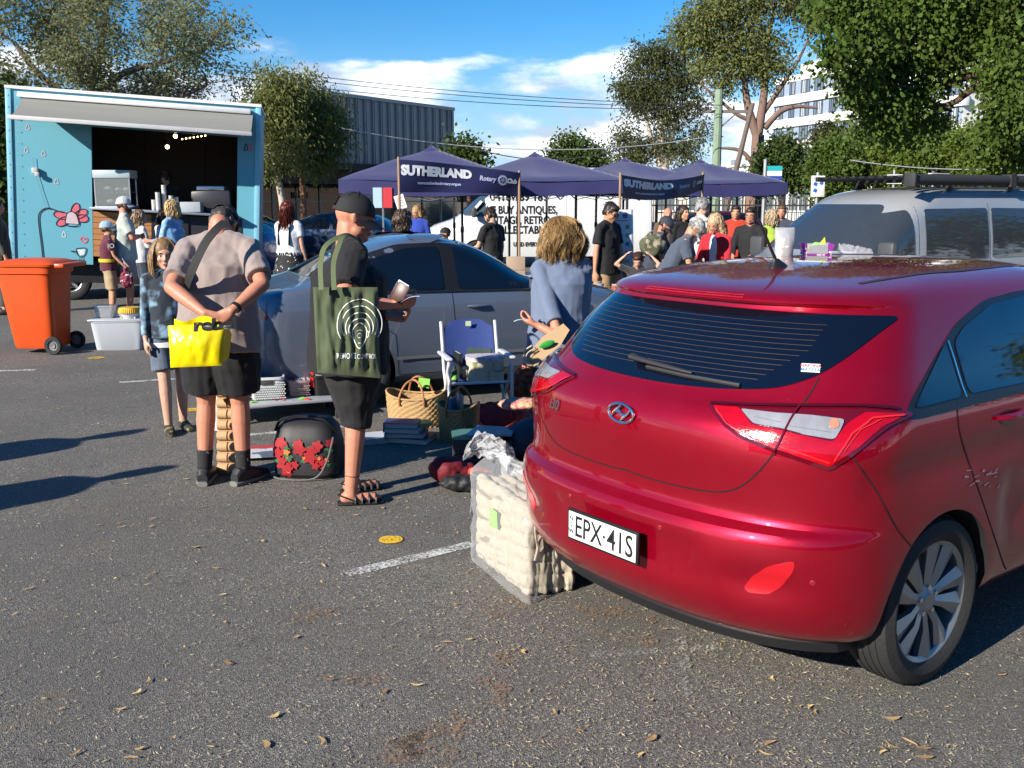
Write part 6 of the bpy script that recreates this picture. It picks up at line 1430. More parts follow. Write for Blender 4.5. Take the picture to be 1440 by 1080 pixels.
def red_w():
 p=fp('woman with long red hair, white blouse and spotted dress left of the sedan',409,281,14.5,20,tone='fair',fem=True,girth=1.1,pose=dict(L=fwd,R=down),cloth=dict(top=dict(m=cloth_m('white_blouse',(.55,.56,.58)),sleeve=.6,len=.1),bottom=None,shoes=dict(m=BLKS)),hair=dict(m=RED_H,style='long',len=.36,wave=.012))
 h,tr,tf,up=p['hip'],p['tr'],p['tf'],p['up'];mb=MB();mb.loft([(h+up*.26,tr,tf,.162,.125),(h+up*.12,tr,tf,.15,.12),(h,tr,tf,.20,.17),(h-up*.3,tr,tf,.27,.24),(h-up*.55,tr,tf,.32,.28)],30)
 for q in(-1,1):mb.tube([h+up*.2+tr*q*.09-tf*.135,h+up*.5+tr*q*.09-tf*.10],.03,8,flat=.4)
 world_child(mb.build('dress',mat('spotted_black',(.012,.012,.012),.8,col2=(.6,.6,.6),mixs=(.615,.63),scale=22),None),p['root'])
red_w()
fp('person with wavy dark brown hair just behind the sedan roof',567,293,12.2,5,tone='fair',fem=True,pose=dict(head=(0,.1)),cloth=dict(top=dict(m=cloth_m('plum_knit',(.05,.03,.05)),sleeve=1.7,name='jumper'),bottom=dict(m=JN,len=.95,name='jeans'),shoes=dict(m=SNK)),hair=dict(m=hair_mat('walnut',(.085,.055,.038)),style='long',len=.10,wave=.014,curl=.012,n=220))
fp('seller in a bright blue top under the left tent',590,287,18.5,195,tone='tan',fem=True,pose=dict(head=(.5,.3)),cloth=dict(top=dict(m=cloth_m('royal_blue',(.01,.04,.28)),sleeve=.8),bottom=dict(m=NV,len=.95,name='trousers'),shoes=dict(m=BLKS)),hair=dict(m=hair_mat('caramel',(.25,.15,.08)),style='long',len=.08))
fp('helper in a pale jacket further back under the left tent',575,300,20.0,170,H=1.55,tone='fair',pose=dict(),cloth=dict(top=dict(m=cloth_m('cream_jacket',(.35,.30,.24)),sleeve=1.7,name='jacket'),bottom=dict(m=NV,len=.95,name='trousers'),shoes=dict(m=BLKS)),hair=dict(m=GREY))
fp('seated person in a dark cap in front of the white panel van',628,318,16.5,250,H=1.32,tone='tan',cloth=dict(top=dict(m=cloth_m('moss',(.03,.05,.02)),sleeve=1.7),bottom=dict(m=OL,len=.95,name='trousers'),shoes=dict(m=BLKS)),hair=dict(m=DK),cap=dict(m=mat('cap_black',(.015,.015,.016),.8)))
fp('bearded man in black tee and shorts looking down beside the panel van lettering',693,289,15.0,-50,tone='fair',girth=1.05,pose=dict(head=(-.1,.5),L=low,R=down),cloth=dict(top=dict(m=BLACKT,sleeve=.72,len=-.1),bottom=dict(m=BLACKT,len=.45,loose=.03),shoes=dict(m=BLKS)),hair=dict(m=DK),beard=hair_mat('beard_dark',(.035,.02,.015)))
fp('man in sunglasses, black tee and tan shorts looking down beside the easel sign',853,281,12.8,128,tone='tan',girth=1.1,glasses='sun',pose=dict(head=(0,.45),L=((.12,.15,-1),(.0,.3,-1)),R=((.2,-.05,-1),(.1,.0,-1))),cloth=dict(top=dict(m=BLACKT,sleeve=.72,len=-.1),bottom=dict(m=cloth_m('tan_chino',(.34,.21,.10)),len=.46,loose=.025),shoes=dict(m=BLKS)),hair=dict(m=DK))
fp('child in dark tee crouching with both arms raised to the head by the stall',897,346,12.4,200,H=1.12,tone='fair',pose=dict(head=(0,.5),L=((1,.2,.45),(-.8,-.1,.75)),R=((1,.2,.45),(-.8,-.1,.75))),cloth=dict(top=dict(m=cloth_m('black_print',(.02,.02,.022)),sleeve=.7),bottom=dict(m=NV,len=.45),shoes=dict(m=SNK)),hair=dict(m=hair_mat('chestnut',(.07,.03,.018))))
nc=fp('bearded man in navy cap, navy top and jeans leaning over the stall',914,297,13.0,110,tone='ruddy',girth=1.05,pose=dict(lean=.25,bend=.2,head=(0,.5),L=low,R=low),cloth=dict(top=dict(m=NV,sleeve=.8),bottom=dict(m=JN,len=.95,name='jeans'),shoes=dict(m=SNK)),hair=dict(m=DK),beard=hair_mat('beard_dark',(.035,.02,.015)),cap=dict(m=mat('cap_navy',(.03,.035,.05),.8)))
def camo():
 c=D(918,345,12.7);t=thing('camouflage_bag','camouflage bag held at the waist of the man in the navy cap','bag',c);mb=MB();mb.ell((0,0,0),(.17,.10,.14));me=blob(mb,.02,2);displace(me,lambda p,n:.03*noise.noise(p*12));link(me,'sack',mat('camouflage',(.08,.085,.05),.85,col2=(.30,.26,.17),mixs=(.5,.52),scale=9),t,ang=80,fix=False);mb=MB();mb.tube(smoothpts([V(-.1,0,.1),V(0,0,.18),V(.1,0,.1)],5),.012,6);mb.build('handle',OL,t)
camo()
fp('balding man at the back between the navy cap and the dark haired woman',936,290,17.5,180,tone='ruddy',cloth=dict(top=dict(m=cloth_m('brown_knit',(.10,.06,.04)),sleeve=1.7),bottom=dict(m=NV,len=.95,name='trousers'),shoes=dict(m=BLKS)),hair=None)
fp('dark haired woman in black behind the white haired man',957,287,15.6,150,tone='tan',fem=True,cloth=dict(top=dict(m=BLACKT,sleeve=1.7,name='jumper'),bottom=dict(m=BLACKT,len=.95,name='trousers'),shoes=dict(m=BLKS)),hair=dict(m=DK,style='long',len=.1))
fp('tall white haired man in black and white jacket looking right',981,276,14.2,75,tone='fair',girth=1.1,pose=dict(head=(0,.25),L=low,R=low),cloth=dict(top=dict(m=cloth_m('white_black',(.5,.51,.5),col2=(.015,.015,.015),mixs=(.47,.49),scale=2.2),sleeve=1.5,name='jacket'),bottom=dict(m=NV,len=.95,name='trousers'),shoes=dict(m=BLKS)),hair=dict(m=GREY))
gc=fp('man in grey camouflage cap and navy tee stooping over the boxes',936,310,11.8,105,H=1.68,tone='tan',pose=dict(lean=.5,bend=.2,head=(0,.5),L=((.1,.3,-1),(-.1,.8,-.4)),R=((.2,.3,-1),(-.1,.9,-.5))),cloth=dict(top=dict(m=cloth_m('slate_tee',(.055,.07,.10)),sleeve=.75),bottom=dict(m=OL,len=.95,name='trousers'),shoes=dict(m=SNK)),hair=dict(m=GREY),cap=dict(m=mat('cap_camo',(.22,.22,.20),.85,col2=(.42,.41,.38),mixs=(.48,.52),scale=30)))
fp('smiling woman with long fair hair in a red coat over a white top',1008,297,12.2,215,tone='ruddy',fem=True,pose=dict(lean=.15,head=(.1,.3),L=low,R=low),cloth=dict(top=dict(m=cloth_m('red_wool',(.42,.008,.018)),sleeve=1.85,len=-.22,name='coat',inner=WTM),bottom=dict(m=BLACKT,len=.95,name='trousers'),shoes=dict(m=BLKS)),hair=dict(m=hair_mat('sandy',(.36,.25,.15)),style='long',len=.17,wave=.012))
gm=fp('man with glasses and black sweatshirt at the right of the stall',1052,290,14.0,210,tone='ruddy',glasses='clear',pose=dict(L=low,R=low),cloth=dict(top=dict(m=BLACKT,sleeve=1.85,name='sweatshirt'),bottom=dict(m=JN,len=.95,name='jeans'),shoes=dict(m=BLKS)),hair=dict(m=DK))
fp('woman with wavy blonde hair at the van windscreen, facing away',1080,293,15.5,-20,tone='fair',fem=True,cloth=dict(top=dict(m=cloth_m('lime_vest',(.35,.5,.05)),sleeve=.8),bottom=dict(m=JN,len=.95,name='jeans'),shoes=dict(m=SNK)),hair=dict(m=hair_mat('wheat',(.40,.30,.18)),style='long',len=.1,wave=.014))
fp('brown haired man furthest right behind the tents',1094,287,17.5,200,tone='ruddy',cloth=dict(top=dict(m=NV,sleeve=1.7),bottom=dict(m=NV,len=.95,name='trousers'),shoes=dict(m=BLKS)),hair=dict(m=BR))
fp('person in red jacket behind the red coated woman',1030,287,17.0,190,tone='tan',cloth=dict(top=dict(m=cloth_m('scarlet',(.45,.03,.01)),sleeve=1.7,name='jacket'),bottom=dict(m=NV,len=.95,name='trousers'),shoes=dict(m=BLKS)),hair=dict(m=DK))
fp('person in a dark olive jacket at the left edge of the photo',4,262,15.5,60,H=1.80,tone='tan',cloth=dict(top=dict(m=cloth_m('dark_olive',(.045,.045,.03)),sleeve=1.85,len=-.15,name='jacket',loose=.03),bottom=dict(m=cloth_m('dark_trouser',(.03,.03,.025)),len=.95,name='trousers'),shoes=dict(m=BLKS)),hair=dict(m=DK))
person('person in dark tee and jeans standing on the open asphalt, nearest to the camera',V(-4.95,4.05,0),1.76,R(60),vox=.016,tone='fair',cloth=dict(top=dict(m=BLACKT,sleeve=.8),bottom=dict(m=JN,len=.95,name='jeans'),shoes=dict(m=BLKS)),hair=dict(m=DK))
person('person in pale tee and khaki trousers standing on the open asphalt',V(-5.5,5.15,0),1.74,R(40),vox=.016,tone='fair',cloth=dict(top=dict(m=cloth_m('pale_shirt',(.4,.42,.45)),sleeve=.8),bottom=dict(m=KH,len=.95,name='trousers'),shoes=dict(m=BLKS)),hair=dict(m=BR))
Zu=V(0,0,1)
def put(mb,name,m,t,**kw):return mb.build(name,m,t,**kw)
def bin_():
 t=thing('wheelie_bin','bright orange red wheeled rubbish bin at the left of the photo','bin',G(42,500)+V(0,.35,0),R(-4));OR=mat('bin_orange',(.62,.075,.012),.38,var=.08,scale=5,bump=.05,bscale=40)
 mb=MB();X,Y=V(1,0,0),V(0,1,0)
 mb.loft([(V(.0,0,.06),X,Y,.235,.205),(V(.0,0,.10),X,Y,.25,.22),(V(-.02,0,.6),X,Y,.295,.262),(V(-.03,0,.92),X,Y,.325,.285),(V(-.03,0,.93),X,Y,.35,.305),(V(-.03,0,1.0),X,Y,.355,.31),(V(-.03,0,1.005),X,Y,.33,.29)],40,p=7);put(mb,'bin_body',OR,t)
 mb=MB();mb.loft([(V(.0,0,1.008),X,Y,.375,.325),(V(0,0,1.035),X,Y,.385,.332),(V(.0,0,1.055),X,Y,.36,.31),(V(0,0,1.085),X,Y,.25,.22),(V(0,0,1.095),X,Y,.1,.1)],40,p=6)
 mb.tube([(.36,-.24,1.03),(.45,-.24,1.015),(.45,.24,1.015),(.36,.24,1.03)],.018,8);mb.box((.40,0,1.02),(.14,.55,.05),bev=.02);put(mb,'lid',OR,t)
 mb=MB();mb.tube([(.20,-.26,.12),(.24,.26,.12)],.014,8);put(mb,'axle',STEEL,t)
 for s in(-1,1):
  M=Matrix.Translation((.27,s*.27,.105))@Matrix.Rotation(-s*PI/2,4,'X');mb=MB();mb.lathe([(.06,-.022),(.095,-.024),(.105,-.012),(.105,.012),(.095,.024),(.06,.022)],28,M,closed=True);w=put(mb,'wheel',TYRE,t);mb=MB();mb.lathe([(0,.012),(.03,.018),(.035,.006),(.058,.010),(.062,-.01),(0,-.01)],24,M);put(mb,'hub',mat('hub_grey',(.16,.16,.16),.6),w)
bin_()
def open_box(mb,w,d,h,th=.006,taper=.9,n=32,p=8,c=V(0,0,0)):
 X,Y=V(1,0,0),V(0,1,0);mb.loft([(c+V(0,0,.004+th),X,Y,w/2*taper-th,d/2*taper-th),(c+V(0,0,h),X,Y,w/2-th,d/2-th),(c+V(0,0,h),X,Y,w/2+.008,d/2+.008),(c+V(0,0,h-.02),X,Y,w/2+.008,d/2+.008),(c+V(0,0,h-.02),X,Y,w/2,d/2),(c+V(0,0,.012),X,Y,w/2*taper,d/2*taper),(c+V(0,0,0),X,Y,w/2*taper-.01,d/2*taper-.01)],n,cap=True,p=p)
CLR=mat('frosted_plastic',(.50,.53,.57),.3,var=.05,alpha=.85);CLR2=thin('clear_plastic',(.75,.78,.8),.3,.1)
def tubs():
 c=G(163,494)+V(0,.22,0);t=thing('storage_tub','large frosted clear storage tub on the asphalt right of the bin','storage tub',c,R(6));mb=MB();open_box(mb,.62,.42,.36,taper=.86);put(mb,'tub_body',CLR,t)
 mb=MB();mb.box((0,0,.365),(.65,.45,.02),bev=.008);put(mb,'lid',CLR,t)
 for s in(-1,1):
  mb=MB();mb.box((s*.33,0,.34),(.03,.14,.06),bev=.01);put(mb,'handle',mat('tub_handle',(.30,.33,.36),.5),t)
 z=.376
 t=thing('small_tub','small clear tub standing at the left on the big storage tub','container',c+V(-.17,0,z),R(4));mb=MB();open_box(mb,.24,.2,.15,taper=.8);put(mb,'tub_body',CLR2,t);mb=MB();mb.ell((0,0,.05),(.08,.06,.04));put(mb,'contents',mat('contents_pale',(.5,.5,.48),.8),t)
 t=thing('cake_carrier','white bowl with a fluted yellow cover standing on the storage tub','bowl',c+V(.13,-.04,z));mb=MB();mb.lathe([(.085,0),(.09,.01),(.12,.055),(.135,.06),(.0,.062)],32)
 for a in(.6,2.5,3.8,5.6):mb.bar((.10*math.cos(a),.10*math.sin(a),0),(.125*math.cos(a),.125*math.sin(a),.06),.015)
 put(mb,'base',mat('white_plastic',(.62,.62,.62),.4),t)
 mb=MB();n=72;vs=[];fs=[]
 for(r,z_)in((.128,.064),(.132,.075),(.122,.118)):
  for k in range(n):q=r*(1+(.03 if k%2 else-.01));vs.append(V(q*math.cos(2*PI*k/n),q*math.sin(2*PI*k/n),z_))
 for i in range(2):
  for k in range(n):fs.append((i*n+k,i*n+(k+1)%n,(i+1)*n+(k+1)%n,(i+1)*n+k))
 mb.add(vs,fs);mb.lathe([(.118,.118),(.116,.128),(0,.130)],36);put(mb,'cover',mat('yellow_cover',(.65,.38,.03),.4),t)
tubs()
TB=G(350,600);TB2=G(478,588)
def low_table():
 a,b=G(352,599),G(486,588);d=(b-a);d.z=0;L_=d.length;ang=math.atan2(d.y,d.x);n=V(-d.y,d.x,0).normalized();c=a+d*.5-d.normalized()*.08+n*.28
 t=thing('low_table','low pale grey board table holding the white plastic baskets','table',c,ang);mb=MB();mb.box((0,0,.155),(L_+.25,.56,.022),bev=.004);put(mb,'table_top',mat('board_grey',(.33,.34,.36),.6),t)
 for x in(-1,1):
  for y in(-1,1):mb=MB();mb.box((x*(L_/2+.03),y*.23,.072),(.04,.04,.144));put(mb,'leg',mat('table_leg',(.04,.04,.045),.6),t)
 for i,(x,y,m,w)in enumerate(((-.36,-.19,'red',.10),(-.22,-.18,'green',.12),(-.05,-.17,'red',.08),(.10,-.18,'green',.12),(.16,-.22,'red',.07))):
  col=(.55,.09,.04)if m=='red' else(.22,.55,.08);o=MB();o.grid(lambda a_,b_:V((a_-.5)*w,(b_-.5)*.06,.001+.006*math.sin(a_*5+i)),6,3);q=put(o,'price_sticker',mat('sticker_'+m,col,.7),t);q.location=(x,y,.168);q.rotation_euler.z=.2*i-.3
 M=Matrix.Translation(c)@Matrix.Rotation(ang,4,'Z')
 WH=mat('basket_white',(.62,.63,.62),.5);PKB=thin('pink_clear_basket',(.75,.55,.55),.5,.3)
 def basket(x,y,w,d_,h,m,label,books,hole=True,rz=0):
  t=thing('plastic_basket',label,'basket',M@V(x,y,.167),ang+rz,'plastic baskets on the low table');mb=MB();open_box(mb,w,d_,h,taper=.88,th=.005);put(mb,'basket_body',m,t,ang=50)
  lat=MB()
  nz=int(h/.018)
  for j in range(1,nz-1):
   z=j*.018;s=.94+.06*z/h
   for i in range(int(w/.018)):
    xx=-w/2*.9+i*.018+(.009 if j%2 else 0)
    if abs(xx)<w*.22 and z>h*.62 and hole:continue
    lat.box((xx,-d_/2*s-.002+.004*(1-z/h),z),(.012,.006,.009))
  put(lat,'woven_pattern',m,t,smooth=False)
  if hole:
   mb=MB();mb.box((0,-d_/2*.99-.004,h*.78),(w*.38,.008,.035),bev=.003);put(mb,'hand_hole',mat('hole_dark',(.05,.05,.05),.8),t)
  return t
 basket(-.46,.06,.30,.34,.17,WH,'left white plastic basket, half hidden by the man in taupe',4);basket(-.12,.02,.27,.36,.19,WH,'right white plastic basket with a dark hand hole facing us',5,rz=-.12);basket(.13,.06,.17,.34,.14,PKB,'small clear pink basket right of the white ones',4,hole=False)
 rnd=random.Random(8)
 def book(label,w,h,th,col,P,rz=0,up=False,grp=None,tilt=0,page=(.55,.52,.45)):
  t=thing('book',label,'book',P,rz,grp);cm=mat('cover_%d_%d_%d'%tuple(int(x*99)for x in col),col,.45,var=.1);pg=mat('pages_%d'%int(page[0]*99),page,.9)
  Rm=Matrix.Rotation(PI/2,3,'Y')@Matrix.Rotation(PI/2,3,'Z')if up else Matrix.Identity(3)
  if tilt:Rm=Matrix.Rotation(tilt,3,'X')@Rm
  mb=MB();off=Rm@V(0,0,th/2)if not up else V(0,0,w/2)
  def B(c,d):mb.box(off+Rm@Vector(c),d,Rm)
  B((0,0,th/2-.0015),(w,h,.003));B((0,0,-th/2+.0015),(w,h,.003));B((-w/2+.0015,0,0),(.003,h,th-.006));put(mb,'cover',cm,t,smooth=False)
  mb=MB();mb.box(off+Rm@V(.003,0,0),(w-.012,h-.012,th-.0065),Rm);put(mb,'pages',pg,t,smooth=False);return t
 colsB=[(.45,.06,.04),(.1,.25,.45),(.55,.5,.4),(.05,.05,.06),(.3,.35,.38),(.5,.12,.1),(.1,.12,.3)];names=['red','blue','cream','black','grey','brick red','navy']
 wh={-.46:'the left white basket',-.12:'the right white basket',.13:'the clear pink basket'}
 for bx in(-.46,-.12,.13):
  for k in range(4):
   i=(k+int(bx*100))%7
   book('%s case standing in %s'%(names[i],wh[bx]),.17 if bx<.1 else .13,.13,.022,colsB[i],M@V(bx-.06+.035*k,.03,.178),ang+.05,up=True,grp='cases standing in the plastic baskets')
 t=thing('book_crate','black crate packed with books at the right end of the low table','crate',M@V(.42,.05,.168),ang);mb=MB();open_box(mb,.36,.36,.17,taper=.95);put(mb,'crate_body',BLKP,t)
 book('red box of books showing at the left of the black crate',.10,.3,.12,(.50,.02,.015),M@V(.29,.04,.24),ang)
 for k in range(3):book(['white topped book lying across the black crate','red spined book lying across the black crate','dark book at the right on the black crate'][k],.19,.13,.02,[(.45,.45,.47),(.4,.05,.04),(.03,.03,.04)][k],M@V(.38+.06*k,.0,.345+.021*k),ang+.2*k)
 return book
book=low_table()
def stack_of_books():
 c=G(556,622);spec=[('white and blue hardcover at the bottom left of the floor book stack',.30,.23,.040,(.50,.52,.56),-.10,-.03,.5),('navy hardcover at the bottom of the floor book stack',.32,.24,.04,(.02,.03,.10),.07,.0,-.1),('grey blue hardcover, second layer of the floor book stack',.29,.22,.035,(.12,.15,.22),.05,.04,.04),('pale paperback, third layer of the floor book stack',.27,.2,.03,(.42,.44,.46),.04,.08,-.05),('deep blue hardcover on top of the floor book stack',.25,.18,.04,(.02,.04,.16),.03,.11,.06)]
 zs=[0,0.001,.042,.078,.109]
 for(l,w,h,th,col,dx,dz,rz),z in zip(spec,zs):book(l,w,h,th,col,V(c.x+dx*1.6,c.y+.05+.0,z+.001),rz-.15,grp='books stacked on the asphalt')
 book('green edged paperback leaning at the right of the floor book stack',.20,.14,.02,(.2,.42,.08),V(c.x+.16,c.y+.10,.110),.4)
stack_of_books()
def woven(name,label,c,rx,ry,h,rz,flare=1.12,tagc=None,cat='basket'):
 t=thing(name,label,cat,c,rz);mb=MB();vs=[];fs=[];n=100;m=int(h/.011)
 for j in range(m+1):
  z=h*j/m;s=1/flare+(1-1/flare)*(j/m)**.7
  for k in range(n):
   a=2*PI*k/n;bump=.007*math.sin(k*PI/2.0+PI*(j//2))*(1 if True else 0);dip=.025*math.cos(2*a)*(j/m)**3;ca,sa=math.cos(a),math.sin(a)
   vs.append(V((rx*s+bump)*math.copysign(abs(ca)**.8,ca),(ry*s+bump)*math.copysign(abs(sa)**.8,sa),z+dip))
 for j in range(m):
  for k in range(n):fs.append((j*n+k,j*n+(k+1)%n,(j+1)*n+(k+1)%n,(j+1)*n+k))
 fs.append(tuple(range(n-1,-1,-1)));mb.add(vs,fs);mb.tube([vs[m*n+k]for k in range(0,n,2)],.009,6,closed=True)
 SG=mat('seagrass',(.42,.27,.12),.8,var=.45,scale=45,bump=.5,bscale=120,stretch=(1,1,3));put(mb,'weave',SG,t,ang=75,fix=False)
 mb=MB();mb.lathe([(rx*.8,.02),(0,.02)],24);put(mb,'lining',mat('basket_inside',(.10,.06,.03),.9),t)
 LT=mat('tan_leather',(.36,.15,.06),.5)
 for s in(-1,1):
  q=[V(-rx*.42,s*ry*.98,h*.72),V(-rx*.40,s*ry*1.0,h*1.02),V(-rx*.25,s*ry*.7,h*1.35),V(0,s*ry*.5,h*1.48),V(rx*.25,s*ry*.7,h*1.35),V(rx*.40,s*ry*1.0,h*1.02),V(rx*.42,s*ry*.98,h*.72)]
  mb=MB();mb.tube(smoothpts(q,5),.009,8);put(mb,'handle',LT,t)
 if tagc:mb=MB();mb.box(tagc,(.09,.003,.075),Matrix.Rotation(.1,3,'Y'));put(mb,'price_tag',mat('sticker_green',(.22,.55,.08),.7),t)
 return t
woven('woven_basket','large oval woven basket with tan handles and green tag',G(584,601)+V(0,.12,0),.235,.16,.25,R(-8),tagc=V(.06,.02,.33))
woven('woven_basket','smaller tall woven basket in front of the camp chair',G(645,620)+V(0,.06,0),.150,.115,.26,R(-15))
cb=G(645,620)
book('white magazine standing in the smaller woven basket',.16,.2,.012,(.5,.52,.55),cb+V(.01,.08,.16),.3,up=True);book('blue paperback standing in the smaller woven basket',.14,.18,.02,(.08,.25,.45),cb+V(-.05,.07,.15),-.2,up=True)
def camp_chair():
 c=G(668,598)+V(0,.15,0);t=thing('camp_chair','folding camp chair with blue fabric back and white frame','chair',c,R(14));BF=mat('chair_blue',(.025,.05,.19),.75,bump=.3,bscale=12);WF=mat('frame_white',(.60,.61,.62),.4);h=.40
 mb=MB()
 def bk(a,b):x=(a-.5)*.40*(1-.15*(b>.85)*(b-.85)/.15*abs(a-.5)*2);return V(x,.16+.13*b+.03*(1-(2*a-1)**2),h+.02+.37*b-.03*max(0,b-.85)/.15*(2*a-1)**4*1.5)
 mb.grid(bk,16,14);mb.grid(lambda a,b:bk(a,b)+V(0,.012,0),16,14);put(mb,'backrest',BF,t,fix=False)
 mb=MB();mb.grid(lambda a,b:V((a-.5)*.42,-.20+.38*b,h-.05-.02*math.sin(PI*a)),10,8);mb.grid(lambda a,b:V((a-.5)*.42,-.20+.38*b,h-.06-.02*math.sin(PI*a)),10,8);put(mb,'seat',BF,t,fix=False)
 for s in(-1,1):
  mb=MB();mb.tube([(s*.225,.28,h+.38),(s*.225,.16,h),(s*.235,-.18,.015)],.013,8);put(mb,'frame_tube',WF,t)
  mb=MB();mb.tube([(s*.25,-.20,h+.12),(s*.25,-.05,h-.1),(s*.25,.22,.015)],.013,8);put(mb,'leg',WF,t)
  mb=MB();mb.tube([(s*.25,-.20,h+.12),(s*.25,-.21,.02)],.013,8);put(mb,'leg',WF,t)
  mb=MB();mb.box((s*.25,-.02,h+.145),(.05,.42,.022),bev=.008);put(mb,'armrest',WF,t)
 mb=MB();mb.tube([(-.25,-.21,.14),(.25,-.21,.14)],.012,8);mb.tube([(-.23,-.2,h-.05),(.23,-.2,h-.05)],.012,8);put(mb,'crossbar',WF,t)
 mb=MB();mb.box((0,.27,h+.36),(.045,.004,.04));put(mb,'price_tag',mat('note_green_pale',(.5,.6,.35),.7),t)
 M=Matrix.Translation(c)@Matrix.Rotation(R(14),4,'Z')
 t=thing('decorated_box','cream hat box painted with flowers sitting on the camp chair','box',M@V(.06,-.08,h-.045),R(10));X,Y=V(1,0,0),V(0,1,0)
 mb=MB();mb.loft([(V(0,0,0),X,Y,.145,.115),(V(0,0,.16),X,Y,.145,.115)],32,p=4);put(mb,'box_body',mat('box_floral',(.52,.46,.34),.6,col2=(.22,.24,.10),mixs=(.56,.66),scale=16,stretch=(1,1,.35)),t)
 mb=MB();mb.loft([(V(0,0,.155),X,Y,.152,.122),(V(0,0,.19),X,Y,.152,.122),(V(0,0,.192),X,Y,.14,.11)],32,p=4);put(mb,'lid',mat('box_lid',(.55,.52,.5),.5,col2=(.4,.3,.4),mixs=(.5,.55),scale=60),t)
 mb=MB();mb.tube(smoothpts([V(.05,-.118,.10),V(.07,-.14,.085),V(.12,-.135,.09),V(.14,-.11,.105)],4),.006,6);put(mb,'handle',STEEL,t)
 book('black hardcover standing behind the cream box on the camp chair',.20,.20,.03,(.015,.02,.022),M@V(-.13,.06,h-.04),.3,up=True);book('dark green hardcover standing behind the cream box on the camp chair',.21,.22,.03,(.02,.04,.035),M@V(.06,.12,h-.04),1.2,up=True)
 t=thing('glass_bottle','small bottle with green label under the left armrest of the camp chair','bottle',M@V(-.19,-.1,h-.05));mb=MB();mb.lathe([(.025,0),(.027,.01),(.027,.08),(.012,.105),(.012,.125),(0,.126)],16);put(mb,'glass',mat('bottle_dark',(.03,.05,.04),.1),t);mb=MB();mb.lathe([(.0275,.02),(.0275,.06)],16);put(mb,'label',mat('sticker_green',(.22,.55,.08),.7),t)
camp_chair()
def soft(name,label,cat,c,prims,m,vox=.012,amp=.012,fq=14,rz=0,part='fabric'):
 t=thing(name,label,cat,c,rz);mb=MB()
 for p in prims:mb.ell(*p)
 me=blob(mb,vox,4);displace(me,lambda p,n:amp*(abs(noise.noise(p*fq))*1.5-.4+.5*noise.noise(p*fq*2.3)));link(me,part,m,t,ang=80,fix=False);return t
fl=mat('floral_black',(.012,.011,.012),.6,col2=(.42,.012,.018),mixs=(.595,.62),scale=8);
def flower_bag():
 c=G(432,672)+V(0,.10,0);t=thing('floral_bag','big black zip bag printed with red roses standing on the asphalt','bag',c,R(-6));X,Y=V(1,0,0),V(0,1,0)
 mb=MB();mb.loft([(V(0,0,.005),X,Y,.19,.13),(V(0,0,.03),X,Y,.215,.15),(V(0,0,.22),X,Y,.215,.15),(V(0,.01,.32),X,Y,.19,.13),(V(0,.02,.37),X,Y,.14,.10),(V(0,.02,.385),X,Y,.08,.06)],40,p=3.6);bd=put(mb,'bag_body',mat('bag_black_fabric',(.014,.013,.014),.55,bump=.3,bscale=8),t)
 bb=to_bvh(bd.data);rnd=random.Random(2);RS=[mat('rose_red',(.30,.008,.014),.7),mat('petal_orange',(.5,.16,.04),.7),mat('leaf_print',(.02,.13,.05),.7)]
 k=0
 for i in range(46):
  a=rnd.uniform(-.18,.19);z=rnd.uniform(.05,.25);w=rnd.choice([0,0,1,2,2]);r=rnd.uniform(.010,.022)if w else rnd.uniform(.022,.04);k+=1
  q=[(a+r*(1+.25*math.cos(5*th))*math.cos(th),z+r*(1+.25*math.cos(5*th))*math.sin(th)*(.6 if w==2 else 1))for th in[2*PI*j/20 for j in range(20)]]
  if min(p[0]for p in q)<-.2 or max(p[0]for p in q)>.205:continue
  d=decal(bb,q,lambda x,y:(V(x,-1,y),V(0,1,0)),.02,.002+.00035*k);d.build('printed_rose' if w==0 else 'printed_petal' if w==1 else 'printed_leaf',RS[w],bd,fix=False)
 mb=MB();mb.tube(smoothpts([V(-.20,-.06,.30),V(-.14,-.10,.38),V(0,-.09,.40),V(.14,-.10,.38),V(.2,-.06,.3)],5),.010,6);put(mb,'strap',BLKP,t)
 mb=MB();mb.tube(smoothpts([V(.20,-.13,.28),V(.16,-.17,.12),V(.08,-.18,.02),V(-.1,-.19,.01),V(-.22,-.12,.012),V(-.26,-.05,.01)],6),.006,6);put(mb,'cord',mat('grey_cord',(.12,.12,.12),.7),t)
flower_bag()
def card(name,label,cat,px,py,w,h,rz,m,z=.01,tilt=0):
 t=thing(name,label,cat,G(px,py),rz);mb=MB();Rm=Matrix.Rotation(tilt,3,'X');mb.box((0,0,z),(w,h,.006),Rm);put(mb,'sheet',m,t,smooth=False);return t
t=card('game_box','flat white and red box lying left of the floral bag','box',368,640,.26,.36,.2,mat('box_white_print',(.55,.56,.58),.4,col2=(.10,.12,.16),mixs=(.5,.52),scale=7),.03);mb=MB();mb.box((.02,.10,.036),(.2,.08,.004));put(mb,'red_print',mat('print_red',(.45,.05,.04),.5),t)
def eggboard():
 c=G(322,668);t=thing('kraft_bottle_carrier','tall kraft cardboard panel of rolls seen between the legs of the man in taupe','cardboard',c,R(-4));mb=MB();KR=mat('kraft_card',(.46,.30,.16),.8,var=.12)
 mb.box((0,.05,.29),(.15,.03,.57),Matrix.Rotation(-.12,3,'X'));put(mb,'panel',KR,t)
 for j in range(8):
  mb=MB()
  for i in range(2):mb.tube([(-.07+.075*i,.005+.0085*j-.0,.045+.07*j),(-.005+.075*i,.005+.0085*j,.045+.07*j)],.032,12)
  put(mb,'paper_roll',KR,t)
 mb=MB();mb.box((-.05,.12,.42),(.22,.004,.3),Matrix.Rotation(-.3,3,'X'));put(mb,'white_sheet',mat('paper',(.7,.7,.68),.8),t)
eggboard()
